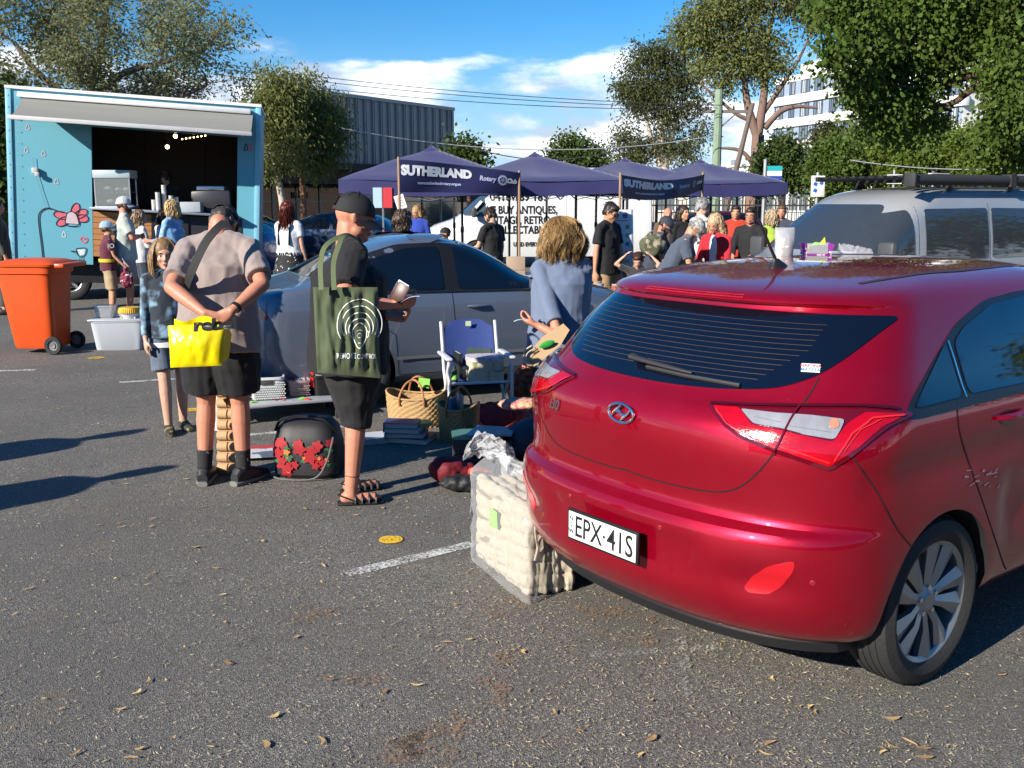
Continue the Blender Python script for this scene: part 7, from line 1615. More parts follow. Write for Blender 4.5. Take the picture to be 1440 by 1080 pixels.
def black_box():
 c=G(680,655)+V(0,.16,0);t=thing('cardboard_box','dark box full of books with a turquoise cover on top, beside the plastic wrapped futon','box',c,R(-4));mb=MB();mb.box((0,0,.085),(.40,.32,.17),bev=.006);put(mb,'box_body',mat('box_dark',(.02,.02,.025),.5),t);mb=MB();mb.box((.08,-.162,.08),(.16,.004,.09));put(mb,'box_label',mat('label_maroon',(.12,.03,.06),.5),t)
 book('green and white picture book lying at the left on the dark box',.24,.28,.015,(.08,.2,.16),c+V(-.10,0,.172),.1);book('turquoise lettered magazine lying on top of the dark box',.24,.29,.012,(.10,.42,.48),c+V(.03,.02,.188),-.25,page=(.6,.6,.6));book('grey photo book lying at the right on the dark box',.22,.24,.012,(.30,.33,.34),c+V(.09,-.03,.201),-.1)
black_box()
soft('red_bag','soft dark red bag slumped on the asphalt left of the dark box','bag',G(628,682)+V(0,.05,.085),[((0,0,0),(.12,.11,.09)),((.10,.02,-.02),(.11,.09,.06))],mat('maroon_cloth',(.14,.008,.015),.7,bump=.2,bscale=20))
soft('black_bag','crumpled black bag with orange red straps at the front of the goods','bag',G(655,690)+V(0,.0,.05),[((0,0,0),(.17,.09,.05)),((.10,.0,.01),(.09,.07,.06))],mat('black_nylon',(.015,.015,.016),.6),amp=.02)
soft('orange_scarf','bright orange red cloth lying on the black bag','scarf',G(668,684)+V(.02,.0,.10),[((0,0,0),(.07,.05,.025)),((.05,-.02,-.01),(.05,.03,.02))],mat('orange_cloth',(.60,.06,.015),.7),vox=.008)
def wire_dish():
 c=G(668,668)+V(0,.06,.02);t=thing('wire_basket','shallow round black wire basket between the red bag and the dark box','basket',c);mb=MB()
 for(r,z)in((.14,.09),(.12,.04)):mb.tube([V(r*math.cos(a),r*.8*math.sin(a),z)for a in[2*PI*i/30 for i in range(30)]],.005,6,closed=True)
 for i in range(22):a=2*PI*i/22;mb.tube([V(.14*math.cos(a),.112*math.sin(a),.09),V(.10*math.cos(a),.08*math.sin(a),0)],.003,4)
 put(mb,'wire',mat('wire_dark',(.03,.03,.04),.4),t)
wire_dish()
soft('blue_suitcase','dark blue grey soft case standing against the red hatchback','case',G(734,650)+V(.02,.12,.15),[((0,0,-.02),(.16,.16,.13)),((.06,.05,.03),(.14,.13,.10)),((-.04,-.05,-.05),(.12,.10,.09))],mat('case_blue',(.035,.055,.085),.7,bump=.3,bscale=50),amp=.008,fq=6)
soft('floral_cushion','pink and orange patterned cushion on top of the blue case','cushion',G(728,632)+V(.02,.30,.27),[((0,0,0),(.17,.13,.045))],mat('pink_pattern',(.55,.16,.17),.8,col2=(.62,.40,.22),mixs=(.48,.52),scale=25),amp=.006)
soft('red_holdall','wide dark red holdall lying under and right of the camp chair','bag',G(700,612)+V(0,.22,.10),[((0,0,0),(.26,.15,.11)),((-.05,-.08,-.03),(.22,.1,.06))],mat('holdall_red',(.26,.008,.014),.65,bump=.2,bscale=16))
def ribbons():
 t=thing('red_ribbon','orange red ribbons and white tubes trailing in front of the red holdall','ribbon',G(690,618)+V(0,0,.06));mb=MB();mb.tube(smoothpts([V(-.10,0,.08),V(0,-.04,.02),V(.12,-.06,.05),V(.2,0,.09)],6),.02,6,flat=.25);put(mb,'ribbon',mat('orange_cloth',(.60,.06,.015),.7),t);mb=MB();mb.tube([(-.12,-.02,.0),(.14,.02,.03)],.009,8);put(mb,'white_tube',mat('white_plastic',(.62,.62,.62),.4),t)
ribbons()
soft('copper_bag','shiny copper brown fabric bag behind the seated goods beside the woman in blue','bag',G(742,600)+V(-.02,.55,.19),[((0,0,0),(.15,.12,.18)),((.05,.0,.12),(.10,.10,.14))],mat('copper_satin',(.30,.07,.03),.35,col2=(.10,.02,.015),mixs=(.4,.6),scale=10,metal=.3),amp=.025)
soft('red_bundle','bright red fabric bundle wedged between the futon and the red bumper','fabric',G(762,690)+V(.0,.25,.16),[((0,0,0),(.05,.06,.12))],mat('scarlet_cloth',(.6,.01,.012),.6),amp=.02)
def futon():
 A,B,C_=G(664,782),G(741,846),G(782,818);c=(A+C_)/2
 t=thing('folded_futon','cream tufted folded futon wrapped in clear plastic leaning by the red bumper','futon',V(c.x,c.y,0));X=(B-A);X.z=0;dL=X.length;X.normalize();Yv=V(-X.y,X.x,0);Y2=(C_-B);Y2.z=0;wd=max(.26,Y2.length*.85);Yd=Y2.normalized()
 if Yd.dot(Yv)<0:Yv=-Yv
 CM=mat('futon_cream',(.43,.37,.275),.85,var=.06,bump=.2,bscale=30);o=B;H_=.42;lean=V(.0,.07,0)
 def P(a,b,d):return A.lerp(B,a)+Yd*(wd*d)+V(0,0,H_*b)+lean*b
 mb=MB();ux=X;uy=Yd;uz=(V(0,0,H_)+lean);hl=uz.length;uz=uz.normalized();uyp=uz.cross(ux).normalized();uyp=uyp if uyp.dot(Yd)>0 else-uyp;Rm=Matrix((ux,uyp,uz)).transposed();O_=A.lerp(B,.5)
 for k in range(4):mb.box(O_+uyp*(wd*(.125+.25*k))+uz*hl*.5+ux*(.006*math.sin(k*3)),(dL*.97,wd*.262,hl*.97),Rm,.034)
 me=blob(mb,.008,5,.5)
 def tuft(p,n):
  q=p-O_;a_=q.dot(ux)/dL+.5;b_=q.dot(uz)/hl;d_=q.dot(uyp)/wd;w=noise.noise(p*9)*.35
  if abs(n.dot(uyp))>.6:return-.014*(1-(abs(math.sin(PI*a_*5+w))*abs(math.sin(PI*b_*7+w*1.3)))**.45)+.007*noise.noise(p*40)
  if abs(n.dot(ux))>.5:return-.008*(1-abs(math.sin(PI*b_*7+w))**.5)+.012*noise.noise(V(d_*14,b_*5,1))
  return .012*noise.noise(p*18)
 displace(me,tuft);link(me,'mattress',CM,t,ang=80,fix=False)
 TC=mat('tie_cream',(.58,.50,.38),.85)
 for k in range(7):
  mb=MB();s=.12+.13*k;p0=B+Yd*(wd*s)+V(0,0,H_*.93)+lean+X*.045;q=[p0,p0+V(.0,0,-.10)+X*.01+Yd*.02*math.sin(k*2),p0+V(0,0,-.16)+Yd*.02*math.sin(k*3+1)+X*.012,p0+V(0,0,-.22-.03*math.sin(k))+Yd*.015*math.sin(k)];mb.tube(smoothpts(q,5),.007,6);put(mb,'tie',TC,t)
 PL=thin('cling_plastic',(.82,.83,.84),.10,.12)
 mb=MB();rnd=random.Random(6)
 def wrap(a,b):
  a4=a*4;k=int(a4)%4;f_=a4-int(a4);cs=[(A-X*.02-Yd*.03),(B+X*.05-Yd*.03),(B+X*.05+Yd*(wd+.02)),(A-X*.02+Yd*(wd+.02))];p=cs[k].lerp(cs[(k+1)%4],f_);p=p.lerp((A+C_)/2,.10*abs(2*f_-1)**6);nz=noise.noise(V(a*22,b*7,3))*.022+noise.noise(V(a*50,b*18,7))*.008
  ctr=(A+C_)/2;out=(p-ctr).normalized();return p+out*nz+V(0,0,-.0+H_*1.02*b)+lean*b
 mb.grid(wrap,120,40)
 def topf(a,b):
  a4=a*2*PI;ctr=P(.42,1.04,.5);r=(1-b)**.8;cs=wrap(a,1.0);pk=ctr+V(-.05,.05,.10);nz=noise.noise(V(a*18,b*5,9))*.035*(.3+b);return cs.lerp(pk+V(math.cos(a4)*.05,math.sin(a4)*.05,0),b)+V(0,0,.03*math.sin(PI*b)+nz)+V(nz,-nz,0)
 mb.grid(topf,110,18);put(mb,'plastic_wrap',PL,t,ang=80,fix=False)
 mb=MB();c2=P(.42,1.05,.5)+V(-.10,.06,.12)
 mb.grid(lambda a,b:c2+V(-.12+.26*a,.05*math.sin(a*6),-.06+.13*b*math.sin(PI*a)**.5+.03*noise.noise(V(a*9,b*6,2)))+V(0,.05*noise.noise(V(a*7,b*9,4)),0),26,16);put(mb,'plastic_top',thin('milky_plastic',(.8,.8,.8),.32,.25),t,fix=False)
 mb=MB();mb.grid(lambda a,b:P(.40+.14*a,.56+.20*b,-.10-.012*math.sin(a*5+b*3)),6,6);put(mb,'price_tag',mat('tag_lime',(.25,.62,.08),.7,col2=(.12,.35,.04),mixs=(.62,.64),scale=40),t,fix=False)
 bpy.context.view_layer.update();reloc(t)
futon()
def roof_things():
 p=on_red(1102,352);t=thing('plastic_pouch','clear zip bag of white pegs standing on the red roof beside the antenna','plastic bag',p);mb=MB()
 mb.loft([(V(0,0,0),V(1,0,0),V(0,1,0),.038,.026),(V(0,0,.05),V(1,0,0),V(0,1,0),.042,.03),(V(0,0,.085),V(1,0,0),V(0,1,0),.036,.022)],18);me=blob(mb,.008,2);displace(me,lambda q,n:.008*noise.noise(q*60));link(me,'contents',mat('white_lumps',(.66,.60,.55),.8),t,fix=False)
 mb=MB();mb.loft([(V(0,0,0),V(1,0,0),V(0,1,0),.044,.03),(V(0,0,.07),V(1,0,0),V(0,1,0),.047,.034),(V(0,.0,.115),V(1,0,0),V(0,1,0),.047,.014),(V(.0,0,.135),V(1,0,0),V(0,1,0),.046,.004)],24);me=mb.mesh('q');displace(me,lambda q,n:.004*noise.noise(q*50));link(me,'pouch',thin('milky_plastic',(.8,.8,.8),.32,.25),t)
 p=on_red(1148,351);t=thing('gift_box','small window box with purple ends and lime green sweets on the red roof','box',p,R(-4));WB=.135;h=.055
 mb=MB();mb.box((0,.02,.004),(WB,.07,.008));mb.box((-.06,.02,h/2),(.016,.07,h),Matrix.Rotation(-.2,3,'Y'));mb.box((.058,.02,h/2),(.03,.07,h),Matrix.Rotation(.35,3,'Y'));put(mb,'card_box',mat('purple_card',(.26,.03,.30),.5,col2=(.6,.5,.6),mixs=(.56,.58),scale=40),t)
 for(x,z,r,m)in((-.03,.03,.022,mat('yellow_sweet',(.62,.42,.06),.5)),(.005,.04,.024,mat('lime_paper',(.28,.60,.03),.4)),(.03,.045,.02,mat('lime_paper',(.28,.60,.03),.4)),(.0,.02,.02,mat('white_sweet',(.6,.6,.58),.5))):
  mb=MB();mb.ell((x,.015,z),(r*1.2,r,r*.8));me=mb.mesh('q');displace(me,lambda q,n:.004*noise.noise(q*90));link(me,'sweets',m,t)
 mb=MB();mb.add([V(.01,.0,.05),V(.045,0,.035),V(.035,0,.085)],[(0,1,2)]);put(mb,'yellow_flap',mat('yellow_flap',(.65,.6,.05),.5),t,fix=False)
 mb=MB();mb.box((0,-.017,.03),(.10,.002,.05));put(mb,'window_film',CLR2,t)
 p=on_red(1198,350);t=thing('clear_bag','crumpled clear cellophane bag lying at the right of the window box on the roof','plastic bag',p,R(-5));mb=MB()
 def cel(a,b):return V((a-.4)*.16,-.02+.05*b,.002+(.048*math.sin(PI*b)*(1-.75*a)**.8+.012*noise.noise(V(a*9,b*7,1))+.008*noise.noise(V(a*24,b*14,5)))*min(1,6*b,6*(1-b)+.2))
 mb.grid(cel,30,18);put(mb,'cellophane',thin('cellophane',(.8,.82,.85),.25,.08),t,ang=80,fix=False)
roof_things()
def stall():
 c=V(1.35,11.2,0);t=thing('trestle_table','trestle table of small goods between the sedan and the right hand shoppers','table',c,R(-6));mb=MB();mb.box((0,0,.73),(1.5,.7,.03),bev=.005);put(mb,'table_top',mat('table_cloth_dark',(.06,.05,.045),.8),t)
 for x in(-.65,.65):
  for y in(-.28,.28):mb=MB();mb.bar((x,y,0),(x*.95,y,.71),.03);put(mb,'leg',POLE,t)
 rnd=random.Random(12);cols=[((.35,.26,.16),'brown'),((.10,.09,.07),'dark'),((.5,.45,.35),'cream'),((.05,.12,.08),'green'),((.4,.1,.05),'rusty'),((.3,.3,.32),'grey')]
 pos=['at the left end','left of centre','near the centre','right of centre','at the right end','at the far right edge']
 for i in range(12):
  x=-.62+.25*(i%6)+rnd.uniform(-.03,.03);y=-.18+.30*(i//6);col,nm=cols[(i*5+i//6)%6];k=i%3;P_=Matrix.Rotation(R(-6),3,'Z')@V(x,y,.746);row='front' if i<6 else 'back'
  t2=thing(['ornament','tin','bric_a_brac_box'][k],'%s %s %s of the %s row on the trestle table'%(nm,['ornament','tin','trinket box'][k],pos[i%6],row),['ornament','tin','box'][k],c+P_,rnd.uniform(0,1));mb=MB()
  if k==0:mb.lathe([(.03,0),(.05,.03),(.03,.07),(.015,.10),(.022,.12),(0,.125)],16);mb.ell((.04,0,.05),(.02,.02,.03))
  elif k==1:mb.lathe([(.045,0),(.047,.005),(.047,.09),(.05,.092),(.05,.10),(0,.102)],20)
  else:mb.box((0,0,.03),(.14,.10,.06),bev=.005);mb.box((0,0,.066),(.146,.106,.012),bev=.004)
  mb.build('shell',mat('trinket_'+nm,col,.5),t2)
 t=thing('cardboard_tray','shallow cardboard tray at the front right of the trestle table','tray',c+V(.55,-.42,.70),R(5));mb=MB();open_box(mb,.34,.22,.07,taper=.97,p=10);put(mb,'tray',mat('kraft_card',(.46,.30,.16),.8),t)
 t=thing('camp_chair','low camp chair with slate fabric back in front of the trestle table','chair',V(1.17,10.0,0),R(-8));mb=MB();mb.box((0,.0,.72),(.34,.02,.22),bev=.008);put(mb,'backrest',mat('slate_fabric',(.10,.115,.135),.8),t)
 mb=MB();mb.box((0,.22,.44),(.40,.40,.02),bev=.006);put(mb,'seat',mat('slate_fabric',(.10,.115,.135),.8),t)
 for s in(-1,1):
  mb=MB();mb.bar((s*.19,0,.84),(s*.19,0,.0),.022);put(mb,'leg',ALU,t);mb=MB();mb.bar((s*.19,.4,.0),(s*.19,.4,.62),.022);mb.bar((s*.19,0,.62),(s*.19,.42,.62),.03);put(mb,'leg',ALU,t)
stall()
def easel():
 c=at(872,12.9);t=thing('easel_sign','white A-frame sign with two round badges and a printed list beside the man in sunglasses','sign',c,R(4));w,h=.30,1.02;tl=Matrix.Rotation(-.10,3,'X');o=V(0,0,.62)
 mb=MB();mb.box(o+tl@V(0,0,h/2),(w,.02,h),tl,.004);bd=put(mb,'board',mat('sign_white',(.62,.63,.66),.5),t)
 for s in(-1,1):
  mb=MB();mb.bar(o+tl@V(s*w/2,0,h),V(s*(w/2+.02),-.08,0),.025);mb.bar(o+tl@V(s*w/2,.03,h),V(s*(w/2+.02),.45,0),.02);put(mb,'leg',ALU,t)
 rnd=random.Random(3);X=V(1,0,0);Y=tl@V(0,0,1);INK=mat('print_navy',(.02,.03,.16),.6);F=lambda x,z:o+tl@V(x,-.013,z)
 for x in(-.06,.06):
  mb=MB();mb.tube([F(x+.026*math.cos(a),h-.08+.026*math.sin(a))for a in[2*PI*i/20 for i in range(20)]],.007,6,closed=True);mb.ell(F(x,h-.08),(.012,.003,.012));put(mb,'badge',INK,bd)
 mb=MB();mb.box(F(0,h-.14),(.20,.003,.012),tl)
 for i in range(20):
  z=h-.19-.037*i;mb.box(F(-.05+rnd.uniform(-.01,.01),z),(rnd.uniform(.07,.13),.003,.007),tl)
 put(mb,'text_lines',mat('print_grey',(.2,.2,.24),.6),bd)
 for i in range(6):mb=MB();mb.box(F(.09,h-.22-.11*i),(.05,.003,.05),tl);put(mb,'picture',mat('picture_%d'%(i%3),[(.2,.25,.15),(.4,.35,.2),(.1,.15,.3)][i%3],.6),bd)
easel()
def dog_mat():
 t=thing('folding_table','white folding table between the black shirted man and the easel sign','table',V(.25,13.6,0),R(3));mb=MB();mb.box((0,0,.74),(1.7,.6,.035),bev=.006);put(mb,'table_top',mat('white_plastic',(.62,.62,.62),.4),t)
 for x in(-.75,.75):mb=MB();mb.bar((x,-.22,0),(x,-.22,.72),.025);mb.bar((x,.22,0),(x,.22,.72),.025);mb.bar((x,-.22,.1),(x,.22,.1),.02);put(mb,'leg',POLE,t)
 for i,(x,col,nm)in enumerate(((-.6,(.05,.05,.06),'black'),(-.2,(.3,.22,.15),'brown'),(.2,(.05,.1,.25),'blue'),(.6,(.4,.38,.35),'pale'))):
  t2=thing('display_case','%s open case on the white folding table'%nm,'case',V(.25+x,13.6,.76));mb=MB();mb.box((0,0,.03),(.26,.2,.06),bev=.006);mb.box((0,.11,.14),(.26,.015,.2),Matrix.Rotation(-.25,3,'X'),.005);mb.build('case_shell',mat('case_'+nm,col,.6),t2)
 t=thing('paper_sheet','white price sheet pegged to the left banner pole','paper',D(563,284,17.4));mb=MB();mb.box((0,0,0),(.17,.006,.24),Matrix.Rotation(-.3,3,'Y'));put(mb,'sheet',mat('paper',(.7,.7,.68),.8),t);mb=MB()
 for i in range(4):mb.box((.0+.012*i-.02,-.005,.06-.04*i),(.10,.002,.012),Matrix.Rotation(-.3,3,'Y'))
 put(mb,'print',mat('print_grey',(.2,.2,.24),.6),t)
 t=thing('notice_board','small red and white notice board on a stand under the left tent','sign',at(541,18.3));mb=MB();mb.box((-.09,0,1.80),(.16,.02,.36));put(mb,'white_panel',mat('sign_pale_blue',(.35,.48,.58),.6),t);mb=MB();mb.box((.09,0,1.80),(.17,.02,.36));put(mb,'red_panel',mat('sign_red',(.5,.03,.04),.6),t);mb=MB();mb.bar((0,.02,0),(0,.02,1.95),.03);put(mb,'post',POLE,t)
dog_mat()
def leafm(name,col,isl=.24,tl=.38):
 if name in MATS:return MATS[name]
 m=mat(name,col,.5,island=isl,var=.5,scale=.9,spec=.15);nt=m.node_tree;b=nt.nodes['Principled BSDF'];o=nt.nodes['Material Output'];L=nt.links
 t=_n(nt,'ShaderNodeBsdfTranslucent');src=b.inputs['Base Color'].links[0].from_socket
 hs=_n(nt,'ShaderNodeHueSaturation');hs.inputs['Hue'].default_value=.485;hs.inputs['Value'].default_value=1.3;L.new(src,hs.inputs['Color']);L.new(hs.outputs[0],t.inputs[0])
 ms=_n(nt,'ShaderNodeMixShader');ms.inputs[0].default_value=tl;L.new(b.outputs[0],ms.inputs[1]);L.new(t.outputs[0],ms.inputs[2]);L.new(ms.outputs[0],o.inputs[0]);return m
BARK=mat('bark_brown',(.16,.085,.055),.9,var=.4,scale=5,bump=.8,bscale=12,stretch=(1,1,.25));PALE=mat('bark_pale',(.42,.36,.30),.8,var=.3,scale=3,bump=.3,bscale=10,stretch=(1,1,.3));TWIG=mat('bark_grey',(.13,.10,.08),.9,var=.3)
def tree(label,px,Y,trunk,clumps,leaf,n_leaf,lm,bark=BARK,r0=.3,droop=.5,twigs=6,seed=1,cat='tree',name='tree',group=None,asp=.32,extra=(),z0=0,flat=.75,hollow=.35,sprig=9):
 """trunk: [(px,py,radius px)] from the ground up; clumps: [(px,py,r px, dY)]; all at depth Y"""
 rnd=random.Random(seed);base=at(px,Y);t=thing(name,label,cat,base,0,group);S=Y/FPX
 mb=MB();pts=[base]+[D(a,b,Y)for a,b,r in trunk];rs=[trunk[0][2]*S*1.25]+[r*S for a,b,r in trunk]
 mb.tube(smoothpts(pts,4),[rs[min(len(rs)-1,int(i/4))]*(1-(i%4)/4)+rs[min(len(rs)-1,int(i/4)+1)]*((i%4)/4)for i in range((len(pts)-1)*4+1)],9)
 tops=pts[1:]
 cl=[(D(a,b,Y+dy),r*S*(1 if Y<22 else .86))for a,b,r,dy in clumps]
 nodes=[(p,rs[min(i+1,len(rs)-1)])for i,p in enumerate(tops)]
 for ex in extra:
  P_=smoothpts([D(a,b,Y+dy)for a,b,r,dy in ex],4);R_=[e[2]*S for e in ex];n_=len(P_);mb.tube(P_,[R_[0]+(R_[-1]-R_[0])*i/(n_-1)for i in range(n_)],7);nodes+=[(P_[i],R_[0]+(R_[-1]-R_[0])*i/(n_-1))for i in range(2,n_,2)]
 for(c,r)in sorted(cl,key=lambda q:(q[0]-tops[-1]).length):
  best=min(nodes,key=lambda q:(q[0]-c).length+max(0,q[0].z-c.z)*1.2);p,pr=best;d=c-p;k=max(3,int(d.length/(r+.01)*2));side=d.cross(Zu);side=side.normalized()if side.length>.01 else V(1,0,0);am=d.length*.10*rnd.uniform(-1,1)
  q=[p+d*(i/k)+side*am*math.sin(PI*i/k)+V(0,0,-.06*d.length*math.sin(PI*i/k))for i in range(k+1)];br=min(pr*.62,.12+.03*d.length);rr=[br*(1-.72*i/k)for i in range(k+1)];mb.tube(smoothpts(q,2),[rr[0]+(rr[-1]-rr[0])*i/(2*k)for i in range(2*k+1)],6)
  nodes+=[(q[i],rr[i])for i in range(1,k+1)]
  for j in range(twigs):
   v=V(rnd.gauss(0,1),rnd.gauss(0,1),rnd.gauss(.3,.7)).normalized()*r*rnd.uniform(.7,1.0);v.z*=flat;m_=c+v*.5+V(rnd.uniform(-.1,.1),0,rnd.uniform(-.1,.1))*r;mb.tube([c,m_,c+v],[rr[-1]*.55,rr[-1]*.35,rr[-1]*.12],4)
 mb.build('trunk',bark,t,ang=80,fix=False)
 tot=sum(r*r for c,r in cl);vs=np.zeros((0,3));allv=[];
 for(c,r)in cl:
  m_=int(n_leaf*r*r/tot/sprig)
  for i in range(m_):
   v=V(rnd.gauss(0,1),rnd.gauss(0,1),rnd.gauss(0,1)).normalized()*r*(hollow+(1-hollow)*rnd.random()**.6);v.z*=flat;sc=c+v
   if noise.noise(sc*(1.7/r)+V(0,0,seed))<-.05-.12*rnd.random()+.06:continue
   dr=v.normalized()
   for j in range(sprig):
    p=sc+V(rnd.gauss(0,1),rnd.gauss(0,1),rnd.gauss(0,1))*leaf*1.6;d=(dr*.5+V(rnd.gauss(0,.7),rnd.gauss(0,.7),rnd.gauss(-droop,.5))).normalized();s=V(rnd.gauss(0,1),rnd.gauss(0,1),rnd.gauss(0,.6)).cross(d)
    if s.length<.01:continue
    s.normalize();l=leaf*rnd.uniform(.6,1.25);w=l*asp;allv.append((p,p+d*l*.5+s*w,p+d*l,p+d*l*.5-s*w))
 n=len(allv);arr=np.array([[tuple(q)for q in a]for a in allv],np.float32).reshape(-1,3)
 me=bpy.data.meshes.new('crown');me.vertices.add(n*4);me.vertices.foreach_set('co',arr.ravel());me.loops.add(n*4);me.loops.foreach_set('vertex_index',np.arange(n*4,dtype=np.int32));me.polygons.add(n);me.polygons.foreach_set('loop_start',np.arange(0,n*4,4,dtype=np.int32));me.polygons.foreach_set('loop_total',np.full(n,4,np.int32));me.update(calc_edges=True)
 link(me,'crown',lm,t,smooth=False,fix=False);bpy.context.view_layer.update();reloc(t);return t
GUM=leafm('leaf_gum',(.085,.095,.035));GUM2=leafm('leaf_gum_olive',(.165,.18,.058));DARK=leafm('leaf_dark',(.085,.13,.025));LIME=leafm('leaf_lime',(.12,.17,.03));WISP=leafm('leaf_wispy',(.17,.18,.085));MID=leafm('leaf_mid',(.075,.11,.03))
rn=random.Random(21)
def scat(x0,x1,y0,y1,n,r0,r1,dy=2.0,shape=None):
 out=[]
 while len(out)<n:
  x,y=rn.uniform(x0,x1),rn.uniform(y0,y1)
  if shape is None or shape((x-x0)/(x1-x0),(y-y0)/(y1-y0)):out.append((x,y,rn.uniform(r0,r1),rn.uniform(-dy,dy)))
 return out
tree('large open crowned wispy tree rising behind the food truck',120,25,[(118,230,9),(112,190,8),(118,150,7)],scat(-110,330,-40,165,46,26,48,3,lambda u,v:(u-.45)**2/.30+(v-.35)**2/.55<1)+[(300,55,26,0),(318,38,16,0),(325,110,24,0),(270,20,28,1),(40,130,30,0),(200,120,32,1)],.125,74000,WISP,TWIG,droop=.3,twigs=12,seed=5,asp=.17,hollow=.2,flat=.85,extra=[[(118,150,6,0),(60,110,5,0),(20,60,3,0)],[(118,150,6,0),(170,105,5,0),(240,85,4,0),(300,62,2,0)],[(112,190,6,0),(50,165,5,0),(-20,130,3,0)],[(118,160,5,0),(215,150,4,0),(290,120,2.5,0)],[(118,150,5,0),(140,80,4,0),(150,10,3,0)]])
tree('dark leafy tree at the left edge beside the truck',3,22,[(5,300,6),(0,240,5)],[(5,205,30,0),(-20,150,36,0),(-15,250,26,0),(10,285,14,0)],.2,7000,MID,TWIG,seed=6)
tree('drooping gum with a leaning pale trunk just right of the food truck',402,33,[(398,290,5),(388,240,4.5),(385,200,4)],[(362,160,26,0),(385,135,28,0),(352,200,22,0),(392,180,30,0),(372,228,20,-.5),(345,240,12,0),(410,215,20,-.4),(405,120,18,0),(378,108,14,0),(400,152,24,0)],.17,21000,GUM2,PALE,droop=1.1,seed=8,asp=.15)
tree('drooping gum with a straight reddish trunk in front of the grey building',428,34.5,[(427,300,4.5),(425,240,4),(428,200,3.5)],[(430,150,30,0),(455,175,26,0),(425,200,28,0),(450,215,22,0),(478,190,14,0),(465,150,16,0),(432,116,14,0),(438,232,16,0),(480,215,10,0),(410,185,20,0)],.17,21000,GUM2,mat('bark_reddish',(.26,.12,.07),.85,var=.3),droop=1.1,seed=9,asp=.15)
tree('small leafy tree just above the left end of the tents right of the grey building',660,40,[(660,240,3)],[(652,215,12,0),(672,222,14,0),(642,208,8,0)],.2,2600,MID,seed=10)
tree('rounded green tree far away between the second and third tents',810,62,[(810,260,4),(810,230,3)],[(810,212,24,0),(785,218,16,0),(835,220,18,0),(800,203,16,0),(820,228,20,0),(845,232,12,0)],.22,10000,MID,seed=11)
tree('pale trunked gum left of the power pole',930,46,[(935,240,6),(930,200,5),(928,160,4)],[(905,90,30,0),(945,75,30,0),(885,125,22,0),(920,130,32,0),(960,115,26,0),(975,145,18,0),(900,150,18,0),(940,165,22,0),(985,100,14,0),(880,195,20,0),(900,215,22,0),(935,205,20,0),(965,210,20,0),(880,228,16,0),(985,185,14,0)],.17,40000,GUM,PALE,droop=.8,seed=12,asp=.2,extra=[[(935,240,4,0),(945,190,3,0),(960,150,2,0)],[(930,235,4,0),(915,190,3,0),(905,150,2,0)],[(940,230,3,0),(965,200,2,0),(992,175,1.4,0)]])
tree('tall gum with a forked brown trunk in the middle of the right half',1064,36,[(1064,250,9.5),(1066,190,8.5)],[(1000,20,34,0),(1040,5,36,0),(1085,0,34,0),(1125,12,26,0),(975,48,24,0),(1010,62,30,0),(1050,50,30,0),(1035,90,26,0),(1065,85,28,0),(1095,60,16,0),(995,95,18,0),(1020,118,16,0),(1075,110,16,0),(1145,35,16,0),(1100,92,14,0),(955,38,14,0),(1148,10,16,0),(1085,-35,36,0),(1030,-35,36,0)],.14,50000,GUM2,mat('bark_gum',(.17,.105,.08),.85,var=.45,scale=2.5,bump=.4,bscale=8,stretch=(1,1,.3)),droop=.7,seed=13,asp=.22,extra=[[(1066,195,7,0),(1052,150,5.5,0),(1046,110,4,0),(1030,60,2.5,0)],[(1066,190,7,0),(1075,130,5,0),(1078,70,3.5,0),(1090,10,2,0)],[(1075,180,5,0),(1096,158,4,0),(1120,150,3,0),(1150,152,1.5,0)],[(1062,235,4,0),(1042,212,2.6,0),(1008,208,1.4,0)],[(1060,170,3.5,0),(1035,160,2.6,0),(1000,130,1.6,0),(985,118,1,0)],[(1072,160,4,0),(1100,120,3,0),(1125,80,2,0),(1140,45,1,0)]])
tree('bushy round tree right of the forked gum trunk behind the fourth tent',1098,34,[(1098,275,4),(1098,250,3)],[(1098,225,26,0),(1078,240,18,0),(1118,238,20,0),(1100,210,18,0),(1085,255,14,0),(1122,255,12,0)],.13,20000,MID,seed=14)
tree('pale leafy tree in front of the apartment block',1165,48,[(1165,250,3.5)],[(1160,195,18,0),(1178,210,18,0),(1150,215,12,0),(1172,188,10,0)],.17,8000,GUM,seed=15)
hx=[(1172,238,27,DARK),(1215,215,38,MID),(1265,222,36,LIME),(1315,212,38,MID),(1365,222,38,LIME),(1415,215,42,MID),(1465,220,45,DARK)]
for i,(x,y,r,m)in enumerate(hx):
 tree(['dark shrub at the left end of the garden hedge','mid green garden tree, second from the left in the hedge','bright green garden tree above the parking sign','mid green garden tree in the centre of the hedge','bright green garden tree, third from the right in the hedge','mid green garden tree near the right edge of the hedge','dark tree closing the hedge at the right edge'][i],x,29+(i%2)*2,[(x,275,5),(x,250,4)],[(x,y-18,r*.72,0),(x-r*.5,y,r*.62,.5),(x+r*.5,y+4,r*.62,-.5),(x,y+22,r*.75,0),(x+r*.2,y-30,r*.45,.5),(x-r*.4,y+30,r*.5,0)],.115,19000,m,seed=30+i,group='garden trees behind the van',name='garden_tree')
